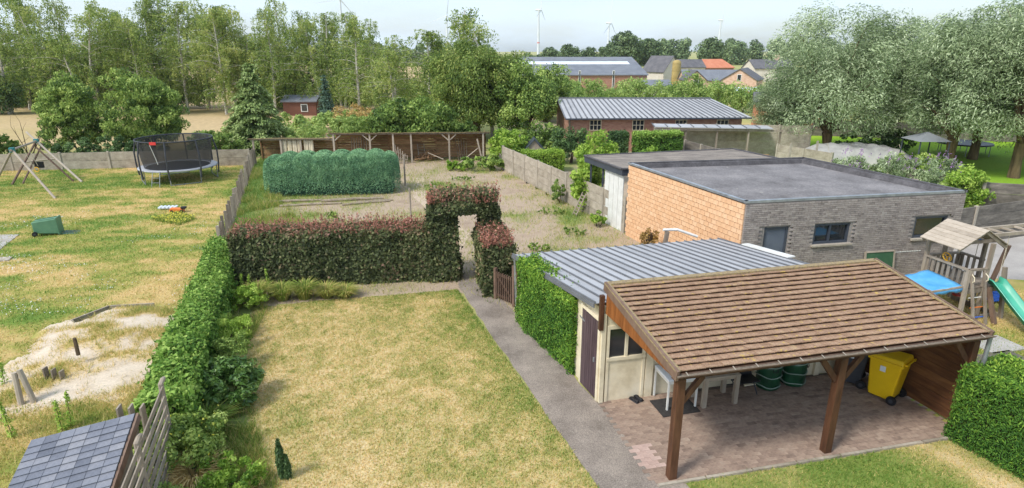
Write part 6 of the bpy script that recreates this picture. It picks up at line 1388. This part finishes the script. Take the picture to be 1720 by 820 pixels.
# ---- garden behind the concrete fence
bush('fence_climber', 'light green climber hanging over the concrete fence', 'climber', (3.55, 28.2, 0), (.75, .8, 1.0), MATS['lf_bright'], 5200, .15, .7, k=70, lift=1.25, tbase=.5, bottom=-1.0)
bush('garden_shrub', 'bright yellow green shrub behind the concrete fence', 'shrub', (5.0, 35.0, 0), (1.35, 1.2, 1.35), MATS['lf_bright'], 7000, .17, .5, k=80, tbase=.5, lump=.3)
t = thing('box_hedge', 'low rounded bright green hedge beyond the concrete fence', 'hedge', (1.6, 38, 0)); hedge_box('foliage', (.7, 37.8), (3.2, 38.3), 1.3, 1.35, 1.35, MATS['lf_bright'], MATS['twigs'], t, 9000, .13, .4, top_r=.4, axis=(0, 0, .8), tfun=lambda P, q: q * .8 + .1)
t = thing('dark_hedge', 'dark clipped hedge in front of the brick barn, right one', 'hedge', (9.5, 40, 0)); hedge_box('foliage', (8.1, 40.2), (11.2, 40.6), 1.1, 2.2, 2.2, MATS['lf_ivy'], MATS['twigs'], t, 11000, .15, .6, tfun=lambda P, q: q * .55 + .5 * (P[:, 2] > 1.9), rnd=.4)
t = thing('dark_hedge', 'dark clipped hedge block in front of the brick barn, left one', 'hedge', (7.1, 41, 0)); hedge_box('foliage', (6.55, 41.0), (7.75, 41.1), 1.1, 2.1, 2.1, MATS['lf_dark'], MATS['twigs'], t, 5500, .15, .6, tfun=lambda P, q: q * .7, rnd=.4)
bush('garden_shrub', 'low light green shrubs under the right dark hedge', 'shrub', (8.5, 37.6, 0), (1.5, .8, .75), MATS['lf_bright'], 3000, .18, .5, k=44, tbase=.45)
bush('garden_shrub', 'big leaved plants at the end of the right dark hedge', 'shrub', (10.9, 38.6, 0), (.9, .7, .6), MATS['lf_mid'], 1400, .22, .7, k=30, tbase=.5)
bush('garden_shrub', 'loose light green shrub at the far corner of the vegetable plot', 'shrub', (-.2, 41.5, 0), (1.3, 1.1, 1.15), MATS['lf_bright'], 4200, .2, .6, k=56, tbase=.45)
bush('garden_shrub', 'dark shrub in front of the barn gable', 'shrub', (4.0, 41.0, 0), (1.3, 1.1, 1.3), MATS['lf_dark'], 4200, .18, .5, k=60, tbase=.5)
bush('garden_shrub', 'shrub with thin grey twigs before the barn corner', 'shrub', (2.2, 43.5, 0), (1.5, 1.1, 1.2), MATS['lf_mid'], 3600, .2, .5, k=50, tbase=.35)
t = thing('chicken_coop', 'little black A-frame roof among the plants beyond the fence', 'coop', (1.5, 41.2, 0))
for sg in (-1, 1): MB().hexa([V(1.5 + sg * .95, 40.5, .55), V(1.5 + sg * .95, 42.0, .55), V(1.5, 42.0, 1.62), V(1.5, 40.5, 1.62), V(1.5 + sg * .95, 40.5, .61), V(1.5 + sg * .95, 42.0, .61), V(1.5, 42.0, 1.69), V(1.5, 40.5, 1.69)]).build('roof', MATS['anthracite'], t)
MB().add([V(.65, 40.6, 0), V(2.35, 40.6, 0), V(2.35, 40.6, .6), V(1.5, 40.6, 1.6), V(.65, 40.6, .6)], [(0, 1, 2, 3, 4)]).build('gable', MATS['grey_wood'], t)
for k in range(3): MB().box((1.1 + k * .4, 40.56, .35), (.3, .03, .6)).build('door_board', MATS['fence_boards'], t)

# ================================================================ BRICK BARN AND LEAN-TO
bn = thing('brick_barn', 'long low red brick barn with ribbed grey metal roof', 'barn', (4.3, 46, 0))
e0, e1, r0_, r1_ = V(3.95, 45.6, 2.52), V(17.75, 45.6, 2.60), V(3.60, 50.0, 3.66), V(16.0, 50.0, 3.64)
mb = MB(); mb.prism([(4.35, 46.0), (17.2, 46.0), (16.3, 53.5), (3.9, 53.5)], 0, 2.48); mb.build('wall', MATS['red_brick'], bn)
MB().add([V(4.34, 46.0, 2.4), V(3.9, 53.5, 2.4), V(3.75, 50.0, 3.5)], [(0, 1, 2)]).build('gable', MATS['red_brick'], bn)
nr = 34
for k in range(nr):
    a, b, c, d = e0.lerp(e1, k / nr), e0.lerp(e1, (k + 1) / nr), r0_.lerp(r1_, (k + 1) / nr), r0_.lerp(r1_, k / nr); e = (b - a) * .02
    MB().hexa([a + e - V(0, 0, .04), b - e - V(0, 0, .04), c - e - V(0, 0, .04), d + e - V(0, 0, .04), a + e, b - e, c - e, d + e]).build('roof_sheet', MATS['zinc'], bn)
    MB().bar(a + V(0, 0, .02), d + V(0, 0, .02), .09, .06).build('roof_rib', MATS['zinc_seam'], bn)
MB().hexa([r0_ - V(0, 0, .05), r1_ - V(0, 0, .05), V(15.5, 54.2, 2.5), V(3.3, 54.2, 2.5), r0_, r1_, V(15.5, 54.2, 2.55), V(3.3, 54.2, 2.55)]).build('rear_roof', MATS['zinc'], bn)
MB().bar(r0_ + V(0, 0, .04), r1_ + V(0, 0, .04), .25, .05).build('ridge_cap', MATS['zinc_seam'], bn); MB().bar(e0 + V(0, -.05, -.06), e1 + V(0, -.05, -.06), .08, .10).build('gutter', MATS['anthracite'], bn)
MB().bar(V(4.3, 45.94, 0), V(4.3, 45.94, 2.45), .12, .12).build('corner_post', MATS['grey_wood'], bn)
for k, x in enumerate((6.25, 9.45, 12.65, 15.75)):
    wf = MB().box((x, 45.985, 1.98), (.84, .06, .74)).build('window', MATS['glass_far'], bn)
    fr_ = MB()
    for dx in (-.42, -.14, .14, .42): fr_.box((x + dx, 45.95, 1.98), (.04, .04, .74))
    for dz in (-.37, 0, .37): fr_.box((x, 45.948, 1.98 + dz), (.88, .04, .04))
    fr_.build('glazing_bars', MATS['cream_paint'], wf); MB().box((x, 45.93, 2.41), (1.0, .06, .08)).build('lintel', MATS['concrete_post'], wf)
lt = thing('lean_to', 'narrow corrugated lean-to roof in front of the brick barn', 'lean-to', (14, 43.4, 0))
for k in range(9):
    a, b = V(9.9, 42.6, 2.22).lerp(V(17.9, 41.9, 2.16), k / 9), V(9.9, 42.6, 2.22).lerp(V(17.9, 41.9, 2.16), (k + .985) / 9)
    MB().hexa([a, b, b + V(.1, 1.3, .06), a + V(.1, 1.3, .06), a + V(0, 0, .05), b + V(0, 0, .05), b + V(.1, 1.3, .11), a + V(.1, 1.3, .11)]).build('roof_sheet', MATS['zinc'], lt)
    MB().bar(a + V(0, 0, .07), a + V(.1, 1.3, .13), .06, .05).build('roof_rib', MATS['zinc_seam'], lt)
MB().bar((9.9, 42.7, 2.10), (18.6, 42.0, 2.04), .06, .12).build('beam', MATS['grey_wood'], lt)
for k in range(5): p = V(10.0, 42.8, 0).lerp(V(18.5, 42.1, 0), k / 4); MB().bar(p, p + V(0, 0, 2.08), .1, .1).build('post', MATS['grey_wood'], lt)
MB().bar((13.0, 47.0 - 7.2, .55), (16.5, 46.0 - 7.2, .55), .06, .8).build('plank_fence', MATS['fence_boards'])
o_ = bpy.data.objects['plank_fence']; tag(o_, 'low brown plank fence below the pale concrete wall', 'fence')
for k, (x, y, lb) in enumerate(((17.0, 37.0, 'thin concrete post behind the slanting concrete fence'), (19.2, 38.2, 'second thin concrete post near the tarpaulin heap'))): tag(MB().bar((x, y, 0), (x, y, 1.9), .1, .1).build('fence_post', MATS['concrete_post']), lb, 'post')

# ================================================================ RIGHT GARDEN
t = thing('tarpaulin_heap', 'big pale grey tarpaulin covered heap behind the flat roof', 'tarpaulin heap', (22.5, 40, 0)); vs = []; nx, ny = 26, 14
for i in range(nx + 1):
    for j in range(ny + 1):
        x, y = (i / nx - .5) * 6.6, (j / ny - .5) * 3.0; q = max(0, 1 - abs(2 * i / nx - 1) ** 3.5) * max(0, 1 - abs(2 * j / ny - 1) ** 3)
        vs.append(V(23.2 + x * .98 - y * .2, 41.0 + y - x * .12, 1.3 * q ** .5 + .07 * math.sin(x * 3 + y * 2) * q + .05 * math.sin(x * 7.3 - y * 3) * q))
MB().add(vs, [(i * (ny + 1) + j, (i + 1) * (ny + 1) + j, (i + 1) * (ny + 1) + j + 1, i * (ny + 1) + j + 1) for i in range(nx) for j in range(ny)]).build('sheet', MATS['grey_tarp'], t, True)
for k in range(4): a_ = (k + .5) / 4; MB().tube([(20.2 + 6 * a_, 39.7 - .7 * a_, .3), (20.5 + 6 * a_, 41.0 - .7 * a_, 1.36), (20.8 + 6 * a_, 42.3, .3)], .012, 4).build('tie_rope', MATS['rope'], t)
for k, (x, y, lb) in enumerate(((17.9, 31.6, 'left buddleia shrub with mauve spikes behind the flat roof'), (19.9, 31.2, 'middle buddleia shrub with mauve spikes behind the flat roof'), (21.6, 30.4, 'right buddleia shrub with mauve spikes behind the flat roof'))):
    t = bush('buddleia', lb, 'shrub', (x, y, 0), (1.15, .9, 1.0), MATS['lf_willow'], 3000, .17, .3, k=50, tbase=.5, lift=1.15, up=.8, group='buddleias behind the flat roof')
    n = 260; cp = crown_points((1.15, .9, 1.1), 26, .9, .2, .0) + np.array([x, y, 1.2]); idx = np.repeat(np.arange(len(cp)), 10); f = rng.random(len(idx)); P = cp[idx] + np.stack([.1 * f, 0 * f, .28 * f], 1) + rng.normal(size=(len(idx), 3)) * .025
    stuff(leaves('flower_spikes', P, rdir(len(P)), .07, .05, rng.random(len(P)), MATS['lf_purple'], t))
bush('garden_shrub', 'low yellow green plants beside the wooden frame', 'shrub', (20.6, 28.3, 0), (1.0, .6, .6), MATS['lf_field_shrub'], 1600, .14, .4, k=30, tbase=.7, lift=.75)
bush('round_shrub', 'round bright green shrub behind the dark concrete fence', 'shrub', (21.4, 28.0, 0), (.95, .9, .95), MATS['lf_bright'], 5200, .14, .55, k=70, lift=1.15, tbase=.42, bottom=-1)
t = thing('timber_stand', 'small pale wooden frame behind the parapet of the flat roof', 'stand', (19.3, 29.0, 0))
for dx in (-.38, .38): MB().bar((19.3 + dx, 29, 0), (19.3 + dx, 29, 1.35), .12, .1).build('upright', MATS['pale_wood'], t)
for z in (1.30, .75): MB().bar((18.98, 29, z), (19.62, 29, z), .1, .12).build('rail', MATS['pale_wood'], t)
t = thing('gazebo', 'small grey roofed garden gazebo under the willows', 'gazebo', (25.8, 38.4, 0))
MB().add([V(25.1, 37.4, 1.95), V(27.1, 37.4, 1.95), V(27.1, 39.4, 1.95), V(25.1, 39.4, 1.95), V(26.1, 38.4, 2.45)], [(0, 1, 4), (1, 2, 4), (2, 3, 4), (3, 0, 4), (0, 3, 2, 1)]).build('roof', MATS['gazebo_grey'], t)
for x in (25.2, 27.0):
    for y in (37.5, 39.3): MB().bar((x, y, 0), (x, y, 1.95), .06, .06).build('post', MATS['anthracite'], t)
t = thing('trampoline', 'low grey trampoline without net on the lawn under the willows', 'trampoline', (33.5, 45, 0))
MB().lathe([(.01, .8), (1.4, .8), (1.75, .84), (1.78, .74)], 28, (33.5, 45, 0)).build('mat', MATS['grey_plastic'], t)
for k in range(6): a_ = k * 1.047; MB().tube([(33.5 + 1.7 * math.cos(a_), 45 + 1.7 * math.sin(a_), .78), (33.5 + 1.7 * math.cos(a_), 45 + 1.7 * math.sin(a_), 0)], .03, 6).build('leg', MATS['steel'], t)
concrete_fence('board_fence', 'dark fence at the far side of the green lawn', (27, 55), (60, 46), 1.4, 14, 2, MATS['dark_concrete'], MATS['dark_concrete'])
bush('wall_shrub', 'dark shrubs at the feet of the big left willow', 'shrub', (26.0, 43.5, 0), (3.0, 1.2, 1.0), MATS['lf_dark'], 4200, .2, .5, k=60, tbase=.5)
bush('wall_shrub', 'golden green shrub left of the tarpaulin heap', 'shrub', (20.6, 45.0, 0), (1.3, 1.0, .9), MATS['lf_field_shrub'], 2600, .18, .5, k=40, tbase=.5)
bush('wall_shrub', 'yellow flowering plants under the gazebo', 'shrub', (24.5, 36.4, 0), (2.2, .8, .7), MATS['lf_mid'], 3000, .16, .4, k=50, tbase=.6)

# ================================================================ FAR BUILDINGS
def house(name, label, cx, cy, rz, L_, Wd, eave, ridge, wm, rm, wins=(), chimney=False, hip=0, cat='house', over=.25):
    """ridge along local x; gables at the two x ends"""
    t = thing(name, label, cat, (cx, cy, 0), rz, local=True); hl, hw = L_ / 2, Wd / 2
    b = MB(); b.add([V(-hl, -hw, 0), V(hl, -hw, 0), V(hl, hw, 0), V(-hl, hw, 0), V(-hl, -hw, eave), V(hl, -hw, eave), V(hl, hw, eave), V(-hl, hw, eave), V(-hl + hip, 0, ridge - .05), V(hl - hip, 0, ridge - .05)],
                    [(0, 1, 5, 4), (2, 3, 7, 6), (1, 2, 6, 9, 5), (3, 0, 4, 8, 7)]); b.build('wall', MATS[wm], t)
    r_ = MB(); k = (ridge - eave) / hw * over
    for sg in (-1, 1): r_.hexa([V(-hl - .2, sg * (hw + over), eave - k), V(hl + .2, sg * (hw + over), eave - k), V(hl + .2 - hip, 0, ridge), V(-hl - .2 + hip, 0, ridge), V(-hl - .2, sg * (hw + over), eave - k + .15), V(hl + .2, sg * (hw + over), eave - k + .15), V(hl + .2 - hip, 0, ridge + .15), V(-hl - .2 + hip, 0, ridge + .15)])
    if hip:
        for sg in (-1, 1): r_.add([V(sg * (hl + .2), -hw - over, eave - k + .15), V(sg * (hl + .2), hw + over, eave - k + .15), V(sg * (hl + .2 - hip), 0, ridge + .15)], [(0, 1, 2)])
    ro = r_.build('roof', MATS[rm], t)
    if chimney: MB().box((hl * .4, 0, ridge + .5), (.9, .8, 1.4)).build('chimney', MATS['pale_brick'], ro)
    for (face, u, z, ww, hh) in wins:
        wf = MB(); gl = MB()
        if face == 'f': wf.box((u, -hw - .02, z), (ww + .2, .08, hh + .2)); gl.box((u, -hw - .07, z), (ww, .04, hh))
        else:
            sg = 1 if face == 'r' else -1; wf.box((sg * (hl + .02), u, z), (.08, ww + .2, hh + .2)); gl.box((sg * (hl + .07), u, z), (.04, ww, hh))
        w_ = wf.build('window', MATS['white_paint'], t); gl.build('pane', MATS['glass_far'], w_)
    return t
wh = house('warehouse', 'big low warehouse with grey roof, skylight strip and brick wall', 12.0, 122, R(4), 22, 24, 3.2, 6.0, 'red_brick', 'far_roof_grey', [('f', -6, 2.2, .2, 3.4), ('f', -1, 2.2, .2, 3.4), ('f', 5, 2.2, .2, 3.4)], cat='warehouse')
MB().hexa([V(-10.5, -5.4, 4.86), V(9.5, -5.4, 4.86), V(9.5, -3.6, 5.28), V(-10.5, -3.6, 5.28), V(-10.5, -5.4, 4.95), V(9.5, -5.4, 4.95), V(9.5, -3.6, 5.37), V(-10.5, -3.6, 5.37)]).build('skylight_strip', MATS['skylight'], wh)
def HX(px, Y): return (px - 860) * (Y * .953 + 2.2) / 1018
house('cottage', 'house with steep dark roof and cream gable behind the warehouse', HX(1113, 150), 152, R(-52), 6.5, 6.5, 2.6, 6.0, 'cream_wall', 'far_roof_dark', [('l', -.9, 3.0, .5, .8), ('l', .7, 3.0, .5, .8)])
house('cottage', 'dark roofed house right of the ochre silo', HX(1152, 165), 166, R(8), 8, 6, 3.2, 5.0, 'cream_wall', 'far_roof_dark')
house('cottage', 'house with hipped bright orange tile roof', HX(1193, 170), 170, R(20), 9, 7, 3.0, 5.0, 'red_brick', 'far_roof_orange', hip=1.5)
house('cottage', 'small orange roof peeping up behind the warehouse', HX(1068, 140), 142, R(80), 8, 4.5, 2.6, 5.0, 'red_brick', 'far_roof_orange')
house('long_house', 'long low house with pale grey roof and pink gable', HX(1200, 132), 134, R(-4), 13, 7, 1.4, 3.3, 'pale_brick', 'far_roof_grey', [('f', -3, .9, .7, .7), ('f', 3, .9, .7, .7)], cat='house')
house('cottage', 'small brick gable facing the viewer left of the long grey roof', HX(1160, 127), 126, R(86), 6, 4.0, 1.8, 3.5, 'pale_brick', 'far_roof_dark', [('l', 0, 1.5, .8, 1.0)])
house('cottage', 'pink brick gabled house with a white attic window', HX(1252, 122), 124, R(62), 10, 6.4, 1.9, 3.9, 'pale_brick', 'far_roof_dark', [('l', 0, 2.4, .6, 1.0)])
house('cottage', 'dark roofed house with a thick chimney at the right', HX(1290, 155), 156, R(5), 10, 7, 3.2, 5.1, 'cream_wall', 'far_roof_dark', chimney=True)
house('garden_building', 'pale grey roofed annex below the warehouse', HX(1098, 108), 108, R(3), 4.6, 4, 1.6, 2.4, 'cream_wall', 'far_roof_grey', cat='annex')
house('brick_annex', 'low orange brick annex with white roof edge', HX(1248, 103), 104, R(-3), 9, 5, 1.0, 1.35, 'orange_wall', 'skylight', [('f', -2, .6, .5, .5), ('f', 2.5, .6, .5, .5)], cat='annex')
house('carport', 'small grey canopy in front of the low orange annex', HX(1262, 88), 88, R(-2), 4.4, 3, 1.1, 1.35, 'orange_wall', 'far_roof_grey', cat='canopy')
house('brick_house', 'orange brick house half hidden behind the left willow', HX(1342, 58), 60, R(-20), 7, 6, 2.6, 3.3, 'orange_wall', 'far_roof_dark', [('f', 1, 1.6, .8, 1.0)])
house('garden_hut', 'small brown wooden hut with grey roof in front of the birches', HX(511, 74), 74, R(2), 3.8, 3.0, 1.65, 2.15, 'brown_hut', 'far_roof_grey', [('f', .55, .9, .6, .7)], cat='hut')
t = thing('silo', 'ochre cylindrical silo beside the cream gabled house', 'silo', (HX(1134, 140), 140, 0))
MB().lathe([(.95, 0), (.95, 4.6), (.9, 5.0), (.45, 5.3), (.01, 5.35)], 20, (HX(1134, 140), 140, 0)).build('tank', MATS['silo_ochre'], t, True)
for z in (1.5, 3.0, 4.5): MB().lathe([(.97, z), (1.0, z + .05), (.97, z + .1)], 20, (HX(1134, 140), 140, 0)).build('hoop', MATS['silo_ochre'], t)
# field shrubs before the warehouse
wsx = [925, 948, 962, 985, 1008, 1030, 1052, 1075, 1100, 1118, 1140, 1162, 1185, 1205, 1228, 1250, 1275, 1296]
for k, px in enumerate(wsx):
    Y = 70 + (k * 7 % 11); h = [3.0, 4.3, 3.4, 3.9, 3.7, 3.2, 4.2, 4.0, 3.6, 3.3, 4.3, 4.7, 3.6, 4.0, 3.4, 3.0, 3.3, 3.0][k]
    bush('field_shrub', 'bushy light green field shrub, %s from the left behind the barn roof' % ORD[k], 'shrub', (HX(px, Y), Y, 0), (1.7, 1.4, h / 2), MATS['lf_field_shrub'], 1800, .32, .45, k=44, prad=.42, stems=3, tbase=.35 + .3 * random.random(), tvar=.3, lump=.4, group='shrubs between barn and warehouse')

# ================================================================ FAR WOODS AND TURBINES
def wood(name, label, x0, x1, y0, depth, h, n, leaf, m, seed=0, prof=None):
    k = max(20, int(abs(x1 - x0) / 2.6)); xs = rng.uniform(x0, x1, k); ys = y0 + rng.uniform(0, depth, k); hh = h * rng.uniform(.72, 1.08, k) * (1 if prof is None else prof((xs - x0) / (x1 - x0)))
    C_ = []; Rr = []
    for i in range(k):
        for j in range(7): f = j / 6; C_.append((xs[i] + rng.normal() * 1.4, ys[i] + rng.normal() * 1.4, hh[i] * (.12 + .76 * f))); Rr.append((1.2 + 2.0 * math.sin(math.pi * (.25 + .6 * f))) * h / 11)
    P, N, T = puffs(C_, Rr, n // len(C_), .9, tbase=.45, tvar=.3); kk = P[:, 2] > 0
    return stuff(leaves(name, P[kk], N[kk] + np.array([0, 0, .4]), leaf, leaf * .7, T[kk], MATS[m]), label, 'woodland')
wood('far_woodland', 'dark far woodland on the horizon behind the village', 75, 235, 330, 30, 12.8, 42000, 1.3, 'lf_far')
wood('far_woodland', 'far line of trees on the horizon behind the birches', -420, -10, 300, 30, 10, 60000, 1.3, 'lf_far')
wood('birch_understorey', 'pale green thicket growing between and behind the birch trunks', -95, -12, 83, 9, 5.4, 44000, .40, 'lf_mid', prof=lambda s: .7 + .6 * fnoise(s * 14, s * 0))
wood('pale_plants', 'pale flowering plants and reeds behind the open shed', -23, -9, 52, 10, 1.7, 9000, .3, 'lf_field_shrub')
wood('far_woodland', 'low far trees behind the warehouse roof', 4, 75, 300, 20, 7.5, 12000, 1.2, 'lf_far', prof=lambda s: .75 + .4 * s)
wood('far_woodland', 'far trees continuing behind the willows', 235, 520, 330, 30, 12, 26000, 1.5, 'lf_far')
FT = make_willow(51, (5.0, 4.6, 5.0), 6.5, 9000, 'lf_far', 110, 2.0, .75, .7, .1, .4, .3)
for k, (px, Y, s_, lb) in enumerate(((1050, 240, 1.16, 'large dark tree standing out behind the warehouse'), (955, 230, .78, 'round dark tree above the warehouse roof'), (1085, 245, .95, 'dark tree right of the largest one behind warehouse'), (988, 240, .70, 'small dark tree left of the largest one'), (1020, 235, .78, 'small tree below the middle wind turbine'), (925, 240, .7, 'low tree at the left end of the warehouse roof'), (1190, 250, .98, 'pale tree in front of the far woodland'))):
    place_tree('far_tree', lb, 'tree', FT, (HX(px, Y), Y, 0), k * 1.3, (s_, s_, s_), 'bark')
def turbine(label, x, y, hub, bl, ang, yaw):
    t = thing('wind_turbine', label, 'wind turbine', (x, y, 0), yaw, 'wind turbines on the horizon', local=True)
    MB().tube([(0, 0, 0), (0, 0, hub * .5), (0, 0, hub)], [2.2, 1.7, 1.15], 12).build('tower', MATS['turbine_white'], t)
    MB().tube([(0, 0, hub * .27), (0, 0, hub * .30)], 2.06, 12).build('tower_band', MATS['turbine_red'], t)
    MB().tube([(0, -3.5, hub), (0, -2, hub), (0, 5, hub)], [.9, 1.6, 1.4], 10).build('nacelle', MATS['turbine_white'], t)
    rt = MB().tube([(0, -4.6, hub), (0, -3.4, hub)], [.5, 1.3], 10).build('hub', MATS['turbine_white'], t)
    for k in range(3):
        a = R(ang + 120 * k); d = V(math.sin(a), 0, math.cos(a)); p = V(d.z, 0, -d.x); b = MB(); o = V(0, -4, hub); vs = []
        for f, c, th_ in ((.0, .8, .7), (.12, 1.9, .5), (.4, 1.4, .35), (.8, .8, .2), (1.0, .25, .1)): q = o + d * bl * f; vs += [q - p * c * .35 + V(0, -th_, 0), q + p * c * .65, q - p * c * .35 + V(0, th_, 0)]
        b.add(vs, [(i * 3 + j, i * 3 + (j + 1) % 3, (i + 1) * 3 + (j + 1) % 3, (i + 1) * 3 + j) for i in range(4) for j in range(3)] + [(12, 13, 14)]); b.build('blade', MATS['turbine_white'], rt)
turbine('wind turbine showing its tower above the birches', -264, 1000, 82, 40, 20, R(20))
turbine('wind turbine just above the broad weeping willow', -116.5, 1150, 66, 38, 8, R(10))
turbine('left of the three clear wind turbines, above the warehouse', 41.3, 1000, 67, 26, 4, R(70))
turbine('middle one of the three clear wind turbines, blade pointing down right', 165.7, 1100, 52, 42, 4, R(62))
turbine('right of the three clear wind turbines, above the far woodland', 388.6, 1200, 61, 34, 5, R(78))

# ================================================================ HAZE
hz_o = MB(); hz_o.add([(-1200, -60, -1), (1200, -60, -1), (1200, 1500, -1), (-1200, 1500, -1), (-1200, -60, 140), (1200, -60, 140), (1200, 1500, 140), (-1200, 1500, 140)], [(3, 2, 1, 0), (4, 5, 6, 7), (0, 1, 5, 4), (1, 2, 6, 5), (2, 3, 7, 6), (3, 0, 4, 7)])
hm = bpy.data.materials.new('haze'); hm.use_nodes = True; n = hm.node_tree; n.nodes.remove(n.nodes['Principled BSDF'])
pv_ = n.nodes.new('ShaderNodeVolumePrincipled'); pv_.inputs['Density'].default_value = .00012; pv_.inputs['Color'].default_value = (.86, .92, 1, 1); pv_.inputs['Anisotropy'].default_value = .2
n.links.new(pv_.outputs[0], n.nodes['Material Output'].inputs['Volume'])
stuff(hz_o.build('haze', hm), 'thin pale summer haze in the air', 'haze')
